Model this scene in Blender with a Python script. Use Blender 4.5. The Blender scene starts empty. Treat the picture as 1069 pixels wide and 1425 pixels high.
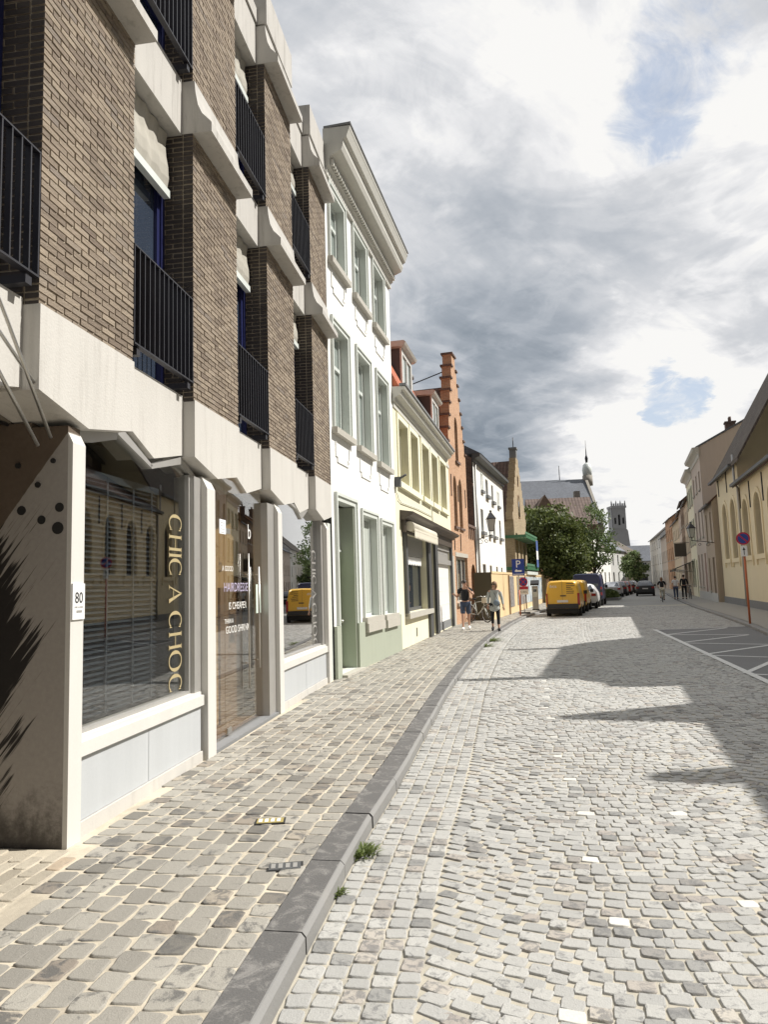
import bpy, bmesh, math, random
import numpy as np
from mathutils import Vector, Matrix
random.seed(7); rng = np.random.default_rng(11)
R = math.radians
SC = bpy.context.scene
COL = SC.collection

# ------------------------------------------------------------------ camera
cam_d = bpy.data.cameras.new('camera'); cam = bpy.data.objects.new('camera', cam_d); COL.objects.link(cam)
cam_d.sensor_fit = 'VERTICAL'; cam_d.sensor_height = 36.0; cam_d.sensor_width = 27.0
cam_d.lens = 36.0 * 990.0 / 1425.0
cam_d.clip_start = 0.05; cam_d.clip_end = 4000
PITCH, ROLL = R(6.0), R(1.76)
f0 = Vector((0, math.cos(PITCH), math.sin(PITCH))); r0 = Vector((1, 0, 0)); u0 = Vector((0, -math.sin(PITCH), math.cos(PITCH)))
cr = r0 * math.cos(ROLL) - u0 * math.sin(ROLL); cu = r0 * math.sin(ROLL) + u0 * math.cos(ROLL)
m = Matrix((cr, cu, -f0)).transposed().to_4x4(); m.translation = Vector((0, 0, 1.70))
cam.matrix_world = m
SC.camera = cam

# ------------------------------------------------------------------ light
SUN_AZ, SUN_EL = 88.0, 48.0          # azimuth clockwise from +Y
SC.view_settings.view_transform = 'Standard'; SC.view_settings.look = 'None'
SC.view_settings.exposure = 0.36; SC.view_settings.gamma = 1.0
sun_d = bpy.data.lights.new('sun', 'SUN'); sun_d.energy = 4.7; sun_d.angle = R(0.55); sun_d.color = (1.0, 0.96, 0.895)
sun = bpy.data.objects.new('sun', sun_d); COL.objects.link(sun)
sdir = Vector((math.sin(R(SUN_AZ)) * math.cos(R(SUN_EL)), math.cos(R(SUN_AZ)) * math.cos(R(SUN_EL)), math.sin(R(SUN_EL))))
sun.rotation_euler = sdir.to_track_quat('Z', 'Y').to_euler(); sun.location = (30, 0, 60)

# ------------------------------------------------------------------ node helper
class NT:
    def __init__(s, tree): s.t = tree
    def n(s, typ, props=None, **inp):
        nd = s.t.nodes.new(typ)
        for k, v in (props or {}).items(): setattr(nd, k, v)
        for k, v in inp.items():
            key = int(k[1:]) if k[0] == 'i' and k[1:].isdigit() else k.replace('_', ' ')
            s.set(nd.inputs[key], v)
        return nd
    def set(s, sock, v):
        if isinstance(v, bpy.types.NodeSocket): s.t.links.new(v, sock)
        elif isinstance(v, bpy.types.Node): s.t.links.new(v.outputs[0], sock)
        else:
            if sock.type == 'RGBA' and len(v) == 3: v = (*v, 1)
            sock.default_value = v
    def math(s, op, a, b=0.0, c=0.0, clamp=False):
        nd = s.t.nodes.new('ShaderNodeMath'); nd.operation = op; nd.use_clamp = clamp
        s.set(nd.inputs[0], a); s.set(nd.inputs[1], b); s.set(nd.inputs[2], c); return nd.outputs[0]
    def vmath(s, op, a, b=(0, 0, 0), scale=None):
        nd = s.t.nodes.new('ShaderNodeVectorMath'); nd.operation = op
        s.set(nd.inputs[0], a)
        if op != 'SCALE': s.set(nd.inputs[1], b)
        if scale is not None: s.set(nd.inputs[3], scale)
        return nd.outputs[1] if op in ('DOT_PRODUCT', 'LENGTH', 'DISTANCE') else nd.outputs[0]
    def mix(s, f, a, b, typ='MIX'):
        nd = s.t.nodes.new('ShaderNodeMix'); nd.data_type = 'RGBA'; nd.blend_type = typ
        s.set(nd.inputs[0], f); s.set(nd.inputs[6], a); s.set(nd.inputs[7], b); return nd.outputs[2]
    def ramp(s, f, stops, interp='LINEAR'):
        nd = s.t.nodes.new('ShaderNodeValToRGB'); nd.color_ramp.interpolation = interp
        e = nd.color_ramp.elements
        while len(e) > 1: e.remove(e[-1])
        e[0].position = stops[0][0]; e[0].color = (*stops[0][1], 1) if hasattr(stops[0][1], '__len__') else (stops[0][1],) * 3 + (1,)
        for p, c in stops[1:]:
            el = e.new(p); el.color = (*c, 1) if hasattr(c, '__len__') else (c, c, c, 1)
        s.set(nd.inputs[0], f); return nd.outputs[0]
    def noise(s, vec, scale, detail=3.0, rough=0.5, dist=0.0, dim='3D'):
        nd = s.n('ShaderNodeTexNoise', {'noise_dimensions': dim}, Scale=scale, Detail=detail, Roughness=rough, Distortion=dist)
        if vec is not None: s.set(nd.inputs['Vector'], vec)
        return nd.outputs[0]
    def smooth(s, x, a, b):
        nd = s.t.nodes.new('ShaderNodeMapRange'); nd.interpolation_type = 'SMOOTHSTEP'
        s.set(nd.inputs[0], x); s.set(nd.inputs[1], a); s.set(nd.inputs[2], b); return nd.outputs[0]

# ------------------------------------------------------------------ sky
W = bpy.data.worlds.new('World'); SC.world = W; W.use_nodes = True
wt = W.node_tree; wt.nodes.clear(); g = NT(wt)
out = wt.nodes.new('ShaderNodeOutputWorld'); bg = wt.nodes.new('ShaderNodeBackground'); bg.inputs[1].default_value = 0.10
wt.links.new(bg.outputs[0], out.inputs[0])
sky = g.n('ShaderNodeTexSky', {'sky_type': 'NISHITA', 'sun_disc': False, 'sun_elevation': R(SUN_EL), 'sun_rotation': R(SUN_AZ), 'air_density': 1.0, 'dust_density': 1.2})
d = wt.nodes.new('ShaderNodeTexCoord').outputs['Generated']
d = g.vmath('NORMALIZE', d)
sep = g.n('ShaderNodeSeparateXYZ', Vector=d)
den = g.math('ADD', g.math('MAXIMUM', sep.outputs[2], 0.0), 0.22)
px = g.math('DIVIDE', sep.outputs[0], den); py = g.math('DIVIDE', sep.outputs[1], den)
P2 = g.n('ShaderNodeCombineXYZ', X=px, Y=py, Z=0.0).outputs[0]
warp = g.noise(P2, 1.3, 3.0, 0.5)
big = g.noise(g.vmath('ADD', P2, (3.1, 1.7, 0.4)), 1.5, 9.0, 0.58, 0.35)
fine = g.noise(g.vmath('ADD', P2, (0.3, 5.2, 2.0)), 4.2, 8.0, 0.62, 0.5)
ud = g.math('ADD', g.math('MULTIPLY', px, 0.75), g.math('MULTIPLY', py, 0.66)); vd = g.math('SUBTRACT', g.math('MULTIPLY', px, 0.66), g.math('MULTIPLY', py, 0.75))
strk = g.noise(g.n('ShaderNodeCombineXYZ', X=g.math('MULTIPLY', ud, 0.9), Y=g.math('MULTIPLY', vd, 2.6), Z=1.3).outputs[0], 1.6, 8.0, 0.6, 0.4)
val = g.math('ADD', g.math('MULTIPLY', g.math('SUBTRACT', big, 0.5), 0.75), g.math('ADD', g.math('MULTIPLY', g.math('SUBTRACT', fine, 0.5), 0.42), g.math('MULTIPLY', g.math('SUBTRACT', strk, 0.5), 0.75)))
wd = g.vmath('NORMALIZE', g.vmath('ADD', d, g.vmath('SCALE', g.vmath('SUBTRACT', g.n('ShaderNodeTexNoise', Vector=P2, Scale=3.0, Detail=6.0, Roughness=0.62).outputs[1], (0.5, 0.5, 0.5)), scale=0.16)))
def blob(c, deg, soft=1.0, w=None):
    c = Vector(c).normalized(); ca = math.cos(R(deg))
    return g.smooth(g.vmath('DOT_PRODUCT', w or wd, tuple(c)), ca - (1 - ca) * soft, 1.0)
BL = [((0.119, 0.966, 0.23), 20, -0.24), ((0.21, 0.95, 0.20), 12, -0.14), ((0.347, 0.925, 0.15), 8, 0.42), ((0.396, 0.906, 0.151), 7, 0.22), ((0.36, 0.905, 0.26), 6, 0.20), ((-0.034, 0.83, 0.557), 8, 0.20),
      ((0.165, 0.85, 0.49), 13, 0.16), ((0.381, 0.75, 0.56), 16, 0.14), ((0.032, 0.944, 0.328), 9, -0.08), ((0.30, 0.87, 0.40), 10, -0.12), ((0.05, 0.79, 0.61), 11, -0.10), ((0.41, 0.85, 0.33), 7, 0.10), ((0.24, 0.80, 0.56), 8, 0.14)]
puff = g.noise(g.vmath('ADD', P2, (11.0, 4.0, 2.2)), 2.7, 7.0, 0.55, 0.7)
lump = g.math('ADD', g.smooth(puff, 0.46, 0.58), g.math('MULTIPLY', g.smooth(g.noise(g.vmath('ADD', P2, (2.0, 9.0, 5.0)), 5.6, 6.0, 0.58, 0.6), 0.47, 0.60), 0.55))
tot = g.math('ADD', val, g.math('ADD', 0.66, g.math('MULTIPLY', lump, 0.17)))
for c, dg, a in BL: tot = g.math('ADD', tot, g.math('MULTIPLY', blob(c, dg), a))
cloud = g.ramp(tot, [(0.0, (0.17, 0.205, 0.25)), (0.2, (0.285, 0.33, 0.385)), (0.4, (0.44, 0.48, 0.535)), (0.58, (0.58, 0.61, 0.655)), (0.76, (0.73, 0.745, 0.775)), (0.92, (0.93, 0.93, 0.94)), (1.0, (1.03, 1.02, 1.0))])
gn = g.noise(g.vmath('ADD', P2, (7.3, 0.2, 1.0)), 6.5, 8.0, 0.66, 0.9)
gm = g.math('MAXIMUM', g.math('MULTIPLY', blob((0.340, 0.776, 0.531), 3.2, 0.6), 0.95), g.math('MULTIPLY', g.math('MAXIMUM', blob((0.372, 0.899, 0.236), 1.9, 0.6), blob((0.391, 0.891, 0.232), 1.6, 0.6)), 1.2))
gm = g.math('MAXIMUM', gm, g.math('MULTIPLY', blob((0.357, 0.735, 0.58), 3.6, 0.6), 0.8))
gap = g.math('MULTIPLY', g.smooth(g.math('ADD', gn, g.math('MULTIPLY', gm, 0.24)), 0.52, 0.86), g.smooth(gm, 0.05, 0.4))
below = g.smooth(sep.outputs[2], -0.02, 0.0)
skyc = g.mix(0.35, g.vmath('SCALE', sky.outputs[0], scale=1.0), (3.6, 4.8, 6.6))
ccol = g.vmath('SCALE', cloud, scale=7.2)
fin = g.mix(g.math('MULTIPLY', gap, 0.65), ccol, skyc)
# unseen sky dimmed behind the viewer and brightened overhead to shape the fill light
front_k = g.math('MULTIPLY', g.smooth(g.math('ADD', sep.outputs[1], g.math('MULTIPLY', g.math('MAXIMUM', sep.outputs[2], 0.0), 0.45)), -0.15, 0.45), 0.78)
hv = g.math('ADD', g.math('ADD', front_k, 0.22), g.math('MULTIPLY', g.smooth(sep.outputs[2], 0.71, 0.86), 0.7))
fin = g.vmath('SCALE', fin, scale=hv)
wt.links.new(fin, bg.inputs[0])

# ------------------------------------------------------------------ scene graph helpers
def tag(o, label=None, cat=None, group=None, kind=None):
    if label: o['label'] = label
    if cat: o['category'] = cat
    if group: o['group'] = group
    if kind: o['kind'] = kind
    return o
def thing(name, label, cat, loc=(0, 0, 0), rz=0.0, group=None):
    o = bpy.data.objects.new(name, None); COL.objects.link(o); o.empty_display_size = 0.2
    o.location = loc; o.rotation_euler = (0, 0, rz)
    return tag(o, label, cat, group)
def kids(o): return [c for c in COL.objects if c.parent is o]
def copy_thing(o, loc, rz, label, group=None):
    ch = {}
    for c in list(COL.objects):
        if c.parent: ch.setdefault(c.parent.name, []).append(c)
    def rec(a, par):
        b = a.copy(); COL.objects.link(b)
        if par: b.parent = par
        for c in ch.get(a.name, []): rec(c, b)
        return b
    r = rec(o, None); r.location = loc; r.rotation_euler = (0, 0, rz); r['label'] = label
    if group: r['group'] = group
    return r
def lrow(p, az): return (p[0], p[1], 0), R(90 - az)       # left row: local x runs away from the camera, y into the house
def rrow(p, az): return (p[0], p[1], 0), R(270 - az)      # right row: local x runs towards the camera, y into the house
def adv(p, az, t): return (p[0] + math.sin(R(az)) * t, p[1] + math.cos(R(az)) * t)

class MB:
    def __init__(s): s.v = []; s.f = []; s.m = []; s.sm = []
    def add(s, vs, fs, m=0, smooth=False):
        b = len(s.v); s.v += [tuple(p) for p in vs]
        for f in fs: s.f.append([b + i for i in f]); s.m.append(m); s.sm.append(smooth)
        return s
    def quad(s, a, b, c, d, m=0): return s.add([a, b, c, d], [(0, 1, 2, 3)], m)
    def poly(s, pts, m=0): return s.add(pts, [tuple(range(len(pts)))], m)
    def box(s, x0, x1, y0, y1, z0, z1, m=0):
        v = [(x0, y0, z0), (x1, y0, z0), (x1, y1, z0), (x0, y1, z0), (x0, y0, z1), (x1, y0, z1), (x1, y1, z1), (x0, y1, z1)]
        return s.add(v, [(0, 3, 2, 1), (4, 5, 6, 7), (0, 1, 5, 4), (1, 2, 6, 5), (2, 3, 7, 6), (3, 0, 4, 7)], m)
    def obox(s, c, ax, ay, az_, m=0):          # oriented box: centre and three half vectors
        c, ax, ay, az_ = Vector(c), Vector(ax), Vector(ay), Vector(az_)
        v = [c + ax * i + ay * j + az_ * k for k in (-1, 1) for i, j in ((-1, -1), (1, -1), (1, 1), (-1, 1))]
        return s.add(v, [(0, 3, 2, 1), (4, 5, 6, 7), (0, 1, 5, 4), (1, 2, 6, 5), (2, 3, 7, 6), (3, 0, 4, 7)], m)
    def prism(s, pts, a0, a1, axis='y', m=0, smooth=False):
        n = len(pts)
        def mk(p, a):
            return {'y': (p[0], a, p[1]), 'x': (a, p[0], p[1]), 'z': (p[0], p[1], a)}[axis]
        v = [mk(p, a0) for p in pts] + [mk(p, a1) for p in pts]
        s.add(v, [tuple(range(n)), tuple(range(2 * n - 1, n - 1, -1))], m)
        b = len(s.v) - 2 * n
        for i in range(n):
            j = (i + 1) % n; s.f.append([b + i, b + n + i, b + n + j, b + j]); s.m.append(m); s.sm.append(smooth)
        return s
    def tube(s, pts, r, n=8, m=0, cap=True, smooth=True):
        pts = [Vector(p) for p in pts]; rs = r if hasattr(r, '__len__') else [r] * len(pts)
        rings = []; up = Vector((0, 0, 1))
        for i, p in enumerate(pts):
            t = (pts[min(i + 1, len(pts) - 1)] - pts[max(i - 1, 0)]).normalized()
            a = t.cross(up) if abs(t.dot(up)) < 0.95 else t.cross(Vector((1, 0, 0)))
            a.normalize(); b = t.cross(a)
            rings.append([p + (a * math.cos(2 * math.pi * k / n) + b * math.sin(2 * math.pi * k / n)) * rs[i] for k in range(n)])
        base = len(s.v)
        for rg in rings: s.v += [tuple(q) for q in rg]
        for i in range(len(pts) - 1):
            for k in range(n):
                k2 = (k + 1) % n
                s.f.append([base + i * n + k, base + i * n + k2, base + (i + 1) * n + k2, base + (i + 1) * n + k]); s.m.append(m); s.sm.append(smooth)
        if cap:
            s.f.append([base + k for k in range(n)][::-1]); s.m.append(m); s.sm.append(False)
            s.f.append([base + (len(pts) - 1) * n + k for k in range(n)]); s.m.append(m); s.sm.append(False)
        return s
    def ball(s, c, r, n=10, m=0, k=7):
        rx, ry, rz = r if hasattr(r, '__len__') else (r, r, r); base = len(s.v)
        for i in range(k + 1):
            th = math.pi * i / k
            for j in range(n):
                ph = 2 * math.pi * j / n
                s.v.append((c[0] + rx * math.sin(th) * math.cos(ph), c[1] + ry * math.sin(th) * math.sin(ph), c[2] + rz * math.cos(th)))
        for i in range(k):
            for j in range(n):
                j2 = (j + 1) % n
                s.f.append([base + i * n + j, base + (i + 1) * n + j, base + (i + 1) * n + j2, base + i * n + j2]); s.m.append(m); s.sm.append(True)
        return s
    def disc(s, c, r, y0, y1, n=20, m=0):     # round plate in the xz plane
        return s.prism([(c[0] + r * math.cos(2 * math.pi * i / n), c[1] + r * math.sin(2 * math.pi * i / n)) for i in range(n)], y0, y1, 'y', m)
    def wall(s, x0, x1, z0, z1, y, holes=(), depth=0.2, m=0, mr=None, top=None):
        """front face at y with openings (xa, xb, za, zb[, rise]); reveals go back by depth"""
        mr = m if mr is None else mr
        xs = sorted({x0, x1} | {h[0] for h in holes} | {h[1] for h in holes}); zs = sorted({z0, z1} | {h[2] for h in holes} | {h[3] for h in holes})
        for i in range(len(xs) - 1):
            for j in range(len(zs) - 1):
                cx, cz = (xs[i] + xs[i + 1]) / 2, (zs[j] + zs[j + 1]) / 2
                if any(h[0] < cx < h[1] and h[2] < cz < h[3] for h in holes): continue
                s.quad((xs[i], y, zs[j]), (xs[i + 1], y, zs[j]), (xs[i + 1], y, zs[j + 1]), (xs[i], y, zs[j + 1]), m)
        for h in holes:
            xa, xb, za, zb = h[:4]; rise = h[4] if len(h) > 4 else 0; sp = zb - rise
            s.quad((xa, y, za), (xa, y, sp), (xa, y + depth, sp), (xa, y + depth, za), mr)
            s.quad((xb, y, sp), (xb, y, za), (xb, y + depth, za), (xb, y + depth, sp), mr)
            s.quad((xb, y, za), (xa, y, za), (xa, y + depth, za), (xb, y + depth, za), mr)
            if not rise: s.quad((xa, y, zb), (xb, y, zb), (xb, y + depth, zb), (xa, y + depth, zb), mr)
            else:
                arc = arch_pts(xa, xb, sp, rise)
                for (p, q) in zip(arc[:-1], arc[1:]):
                    s.quad((p[0], y, p[1]), (q[0], y, q[1]), (q[0], y, zb), (p[0], y, zb), m)
                    s.quad((p[0], y, p[1]), (p[0], y + depth, p[1]), (q[0], y + depth, q[1]), (q[0], y, q[1]), mr)
        return s
    def build(s, name, mats, parent=None, loc=None, rz=None):
        me = bpy.data.meshes.new(name); me.from_pydata(s.v, [], s.f)
        mats = mats if isinstance(mats, (list, tuple)) else [mats]
        for mt in mats: me.materials.append(mt)
        me.polygons.foreach_set('material_index', s.m); me.polygons.foreach_set('use_smooth', s.sm); me.update()
        o = bpy.data.objects.new(name, me); COL.objects.link(o)
        if parent: o.parent = parent
        if loc: o.location = loc
        if rz is not None: o.rotation_euler = (0, 0, rz)
        return o
def arch_pts(xa, xb, sp, rise, n=10):
    c, hw = (xa + xb) / 2, (xb - xa) / 2
    return [(c - hw * math.cos(math.pi * i / n), sp + rise * math.sin(math.pi * i / n)) for i in range(n + 1)]
def ring_frame(mb, xa, xb, za, zb, w, y0, y1, m=0, rise=0.0, bottom=True):
    """rectangular or round-headed frame of width w between y0 and y1"""
    sp = zb - rise
    mb.box(xa, xa + w, y0, y1, za, sp, m); mb.box(xb - w, xb, y0, y1, za, sp, m)
    if bottom: mb.box(xa + w, xb - w, y0, y1, za, za + w, m)
    if not rise: mb.box(xa + w, xb - w, y0, y1, zb - w, zb, m)
    else:
        o = arch_pts(xa, xb, sp, rise); i = arch_pts(xa + w, xb - w, sp, max(rise - w, 0.02))
        for k in range(len(o) - 1): mb.prism([o[k], o[k + 1], i[k + 1], i[k]], y0, y1, 'y', m)
def text_mesh(name, txt, size, mat, parent, loc, rot=(R(90), 0, 0), ext=0.002, sx=1.0, align='CENTER'):
    cv = bpy.data.curves.new(name, 'FONT'); cv.body = txt; cv.size = size; cv.extrude = ext; cv.align_x = align; cv.resolution_u = 3
    t = bpy.data.objects.new(name, cv); COL.objects.link(t)
    dg = bpy.context.evaluated_depsgraph_get(); me = bpy.data.meshes.new_from_object(t.evaluated_get(dg))
    bpy.data.objects.remove(t); bpy.data.curves.remove(cv)
    me.materials.clear(); me.materials.append(mat)
    o = bpy.data.objects.new(name, me); COL.objects.link(o); o.parent = parent; o.location = loc; o.rotation_euler = rot; o.scale = (sx, 1, 1)
    return o
# ------------------------------------------------------------------ materials
def mat(name):
    mt = bpy.data.materials.new(name); mt.use_nodes = True; t = mt.node_tree
    for n in list(t.nodes):
        if n.type != 'OUTPUT_MATERIAL': t.nodes.remove(n)
    gg = NT(t); gg.out = [n for n in t.nodes if n.type == 'OUTPUT_MATERIAL'][0]; return mt, gg
def finish(gg, **inp):
    b = gg.n('ShaderNodeBsdfPrincipled', **inp); gg.t.links.new(b.outputs[0], gg.out.inputs[0]); return b
def objco(gg): return gg.t.nodes.new('ShaderNodeTexCoord').outputs['Object']
def bump(gg, h, strength=0.4, dist=0.01, normal=None):
    b = gg.n('ShaderNodeBump', Strength=strength, Distance=dist, Height=h)
    if normal is not None: gg.set(b.inputs['Normal'], normal)
    return b.outputs[0]
def facade_uv(gg):
    """metres along the wall and up, whichever way the face looks"""
    tc = gg.t.nodes.new('ShaderNodeTexCoord'); a = gg.n('ShaderNodeSeparateXYZ', Vector=tc.outputs['Object']); b = gg.n('ShaderNodeSeparateXYZ', Vector=tc.outputs['Normal'])
    k = gg.math('GREATER_THAN', gg.math('ABSOLUTE', b.outputs[0]), 0.6)
    u = gg.math('ADD', gg.math('MULTIPLY', a.outputs[0], gg.math('SUBTRACT', 1.0, k)), gg.math('MULTIPLY', a.outputs[1], k))
    return gg.n('ShaderNodeCombineXYZ', X=u, Y=a.outputs[2], Z=0.0).outputs[0], tc.outputs['Object']
def m_brick(name, c1, c2, mortar, w=0.21, h=0.065, ms=0.009, bs=0.7, bd=0.012, stain=0.25):
    mt, gg = mat(name); uv, co = facade_uv(gg)
    jit = gg.vmath('ADD', uv, gg.vmath('SCALE', gg.vmath('SUBTRACT', gg.n('ShaderNodeTexNoise', Vector=co, Scale=9.0, Detail=2.0).outputs[1], (0.5, 0.5, 0.5)), scale=0.012))
    br = gg.n('ShaderNodeTexBrick', {'offset': 0.5}, Vector=jit, Color1=c1, Color2=c2, Mortar=mortar, Scale=1.0, Mortar_Size=ms, Mortar_Smooth=0.25, Bias=0.0, Brick_Width=w, Row_Height=h)
    n1 = gg.noise(co, 1.1, 4.0, 0.6); n2 = gg.noise(co, 45.0, 4.0, 0.65)
    v = gg.math('ADD', gg.math('MULTIPLY', n1, stain * 1.6), gg.math('MULTIPLY', n2, 0.8)); v = gg.math('ADD', v, 1.0 - stain * 0.8 - 0.4)
    c = gg.mix(1.0, br.outputs[0], gg.n('ShaderNodeCombineXYZ', X=v, Y=v, Z=v).outputs[0], 'MULTIPLY')
    hgt = gg.math('ADD', gg.math('MULTIPLY', gg.math('SUBTRACT', 1.0, br.outputs[1]), 1.0), gg.math('MULTIPLY', n2, 0.55))
    finish(gg, Base_Color=c, Roughness=0.9, Normal=bump(gg, hgt, bs, bd)); return mt
def m_render(name, c, var=0.10, streak=0.12, rough=0.85, bs=0.15, tint=None, grime=0.0):
    """painted render, concrete, stone: mottling, rain streaks, fine grain"""
    mt, gg = mat(name); co = objco(gg)
    n1 = gg.noise(co, 0.9, 5.0, 0.6); n2 = gg.noise(gg.vmath('MULTIPLY', co, (7.0, 7.0, 0.5)), 1.0, 4.0, 0.6); n3 = gg.noise(co, 60.0, 3.0, 0.6)
    v = gg.math('ADD', gg.math('MULTIPLY', n1, var * 2), gg.math('ADD', gg.math('MULTIPLY', n2, streak * 2), gg.math('MULTIPLY', n3, 0.10)))
    v = gg.math('ADD', v, 1.0 - var - streak - 0.05)
    cc = gg.mix(1.0, (*c, 1), gg.n('ShaderNodeCombineXYZ', X=v, Y=v, Z=v).outputs[0], 'MULTIPLY')
    if tint: cc = gg.mix(gg.math('MULTIPLY', gg.smooth(gg.noise(co, 1.7, 6.0, 0.65), 0.52, 0.75), 0.6), cc, (*tint, 1))
    if grime:
        gr = gg.smooth(gg.noise(gg.vmath('MULTIPLY', co, (9.0, 9.0, 0.8)), 1.0, 6.0, 0.7), 0.50, 0.72)
        cc = gg.mix(gg.math('MULTIPLY', gr, grime), cc, (c[0] * 0.35, c[1] * 0.33, c[2] * 0.30, 1))
    finish(gg, Base_Color=cc, Roughness=rough, Normal=bump(gg, gg.math('ADD', n3, gg.math('MULTIPLY', n1, 0.5)), bs, 0.01)); return mt
def m_plain(name, c, rough=0.5, metal=0.0, spec=0.5, var=0.08, coat=0.0):
    mt, gg = mat(name); co = objco(gg); n = gg.noise(co, 6.0, 4.0, 0.6); v = gg.math('ADD', gg.math('MULTIPLY', n, var * 2), 1.0 - var)
    cc = gg.mix(1.0, (*c, 1), gg.n('ShaderNodeCombineXYZ', X=v, Y=v, Z=v).outputs[0], 'MULTIPLY')
    finish(gg, Base_Color=cc, Roughness=gg.math('ADD', gg.math('MULTIPLY', n, 0.15), rough - 0.07), Metallic=metal, Specular_IOR_Level=spec, Coat_Weight=coat); return mt
def m_tile(name, c1, c2, w=0.22, h=0.30, bs=0.8, moss=None):
    """pantiles: rows along local z (up the slope), rolls along local x"""
    mt, gg = mat(name); tc = gg.t.nodes.new('ShaderNodeTexCoord'); a = gg.n('ShaderNodeSeparateXYZ', Vector=tc.outputs['Object']); nb = gg.n('ShaderNodeSeparateXYZ', Vector=tc.outputs['Normal'])
    k = gg.math('GREATER_THAN', gg.math('ABSOLUTE', nb.outputs[0]), 0.35)
    u = gg.math('ADD', gg.math('MULTIPLY', a.outputs[0], gg.math('SUBTRACT', 1.0, k)), gg.math('MULTIPLY', a.outputs[1], k)); vv = gg.math('MULTIPLY', a.outputs[2], 1.3)
    uv = gg.n('ShaderNodeCombineXYZ', X=u, Y=vv, Z=0.0).outputs[0]
    br = gg.n('ShaderNodeTexBrick', {'offset': 0.0}, Vector=uv, Color1=c1, Color2=c2, Mortar=tuple(x * 0.45 for x in c1), Scale=1.0, Mortar_Size=0.012, Mortar_Smooth=0.4, Bias=0.0, Brick_Width=w, Row_Height=h)
    roll = gg.math('SINE', gg.math('MULTIPLY', u, 2 * math.pi / w)); lap = gg.math('FRACT', gg.math('DIVIDE', vv, h))
    n1 = gg.noise(tc.outputs['Object'], 1.4, 5.0, 0.65); v = gg.math('ADD', gg.math('MULTIPLY', n1, 0.7), 0.62)
    c = gg.mix(1.0, br.outputs[0], gg.n('ShaderNodeCombineXYZ', X=v, Y=v, Z=v).outputs[0], 'MULTIPLY')
    if moss: c = gg.mix(gg.math('MULTIPLY', gg.smooth(n1, 0.5, 0.7), 0.6), c, (*moss, 1))
    hh = gg.math('ADD', gg.math('MULTIPLY', roll, 0.5), gg.math('MULTIPLY', gg.math('SUBTRACT', 1.0, lap), 0.7))
    finish(gg, Base_Color=c, Roughness=0.85, Normal=bump(gg, hh, bs, 0.035)); return mt
def m_slate(name, c, w=0.3, h=0.2):
    mt, gg = mat(name); uv, co = facade_uv(gg)
    br = gg.n('ShaderNodeTexBrick', {'offset': 0.5}, Vector=uv, Color1=c, Color2=tuple(x * 1.25 for x in c), Mortar=tuple(x * 0.6 for x in c), Scale=1.0, Mortar_Size=0.01, Brick_Width=w, Row_Height=h)
    n1 = gg.noise(co, 0.5, 5.0, 0.6); v = gg.math('ADD', gg.math('MULTIPLY', n1, 0.6), 0.7)
    finish(gg, Base_Color=gg.mix(1.0, br.outputs[0], gg.n('ShaderNodeCombineXYZ', X=v, Y=v, Z=v).outputs[0], 'MULTIPLY'), Roughness=0.6, Normal=bump(gg, br.outputs[1], -0.3, 0.02)); return mt
def m_shopglass(name, tint=(0.93, 0.93, 0.91), refl=1.5):
    mt, gg = mat(name)
    ge = gg.t.nodes.new('ShaderNodeNewGeometry'); io = gg.math('SUBTRACT', 1.5, gg.math('MULTIPLY', ge.outputs['Backfacing'], 0.8333))
    fr = gg.n('ShaderNodeFresnel', IOR=io); k = gg.math('MINIMUM', gg.math('MULTIPLY', fr.outputs[0], refl), 1.0)
    tr = gg.n('ShaderNodeBsdfTransparent', Color=tint); gl = gg.n('ShaderNodeBsdfGlossy', Color=(0.95, 0.95, 0.95), Roughness=0.0)
    w = gg.noise(objco(gg), 1.5, 1.0); gg.set(gl.inputs['Normal'], bump(gg, w, 0.02, 0.02))
    mx = gg.n('ShaderNodeMixShader', i0=k, i1=tr.outputs[0], i2=gl.outputs[0]); gg.t.links.new(mx.outputs[0], gg.out.inputs[0]); return mt
def m_pane(name, c=(0.02, 0.025, 0.03), rough=0.04, spec=1.0, ior=1.5):
    """closed, dark room behind the pane; the surface mirrors"""
    mt, gg = mat(name); co = objco(gg); w = gg.noise(co, 0.9, 1.0)
    finish(gg, Base_Color=gg.mix(gg.noise(co, 2.0, 3.0), (*c, 1), tuple(x * 1.7 for x in c) + (1,)), Roughness=rough, Specular_IOR_Level=spec, IOR=ior, Normal=bump(gg, w, 0.03, 0.03)); return mt
M = {}
M['brick_tan'] = m_brick('brick_tan', (0.36, 0.265, 0.185), (0.25, 0.175, 0.118), (0.46, 0.40, 0.31), ms=0.008, bs=1.0, bd=0.02)
mt, gg = mat('brick_face'); ge = gg.t.nodes.new('ShaderNodeNewGeometry'); co = objco(gg); r_ = ge.outputs['Random Per Island']
c = gg.ramp(r_, [(0.0, (0.175, 0.136, 0.104)), (0.3, (0.225, 0.18, 0.137)), (0.6, (0.27, 0.217, 0.164)), (0.85, (0.315, 0.258, 0.195)), (1.0, (0.20, 0.166, 0.138))])
n1 = gg.noise(co, 60.0, 5.0, 0.7); n2 = gg.noise(gg.vmath('MULTIPLY', co, (14.0, 14.0, 60.0)), 1.0, 3.0, 0.6); n3 = gg.noise(co, 0.8, 4.0, 0.6)
v = gg.math('ADD', gg.math('ADD', gg.math('MULTIPLY', n1, 0.6), gg.math('MULTIPLY', n2, 0.35)), gg.math('ADD', gg.math('MULTIPLY', n3, 0.4), 0.32))
finish(gg, Base_Color=gg.mix(1.0, c, gg.n('ShaderNodeCombineXYZ', X=v, Y=v, Z=v).outputs[0], 'MULTIPLY'), Roughness=0.92, Normal=bump(gg, gg.math('ADD', n1, n2), 0.9, 0.008)); M['brick_face'] = mt
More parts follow.
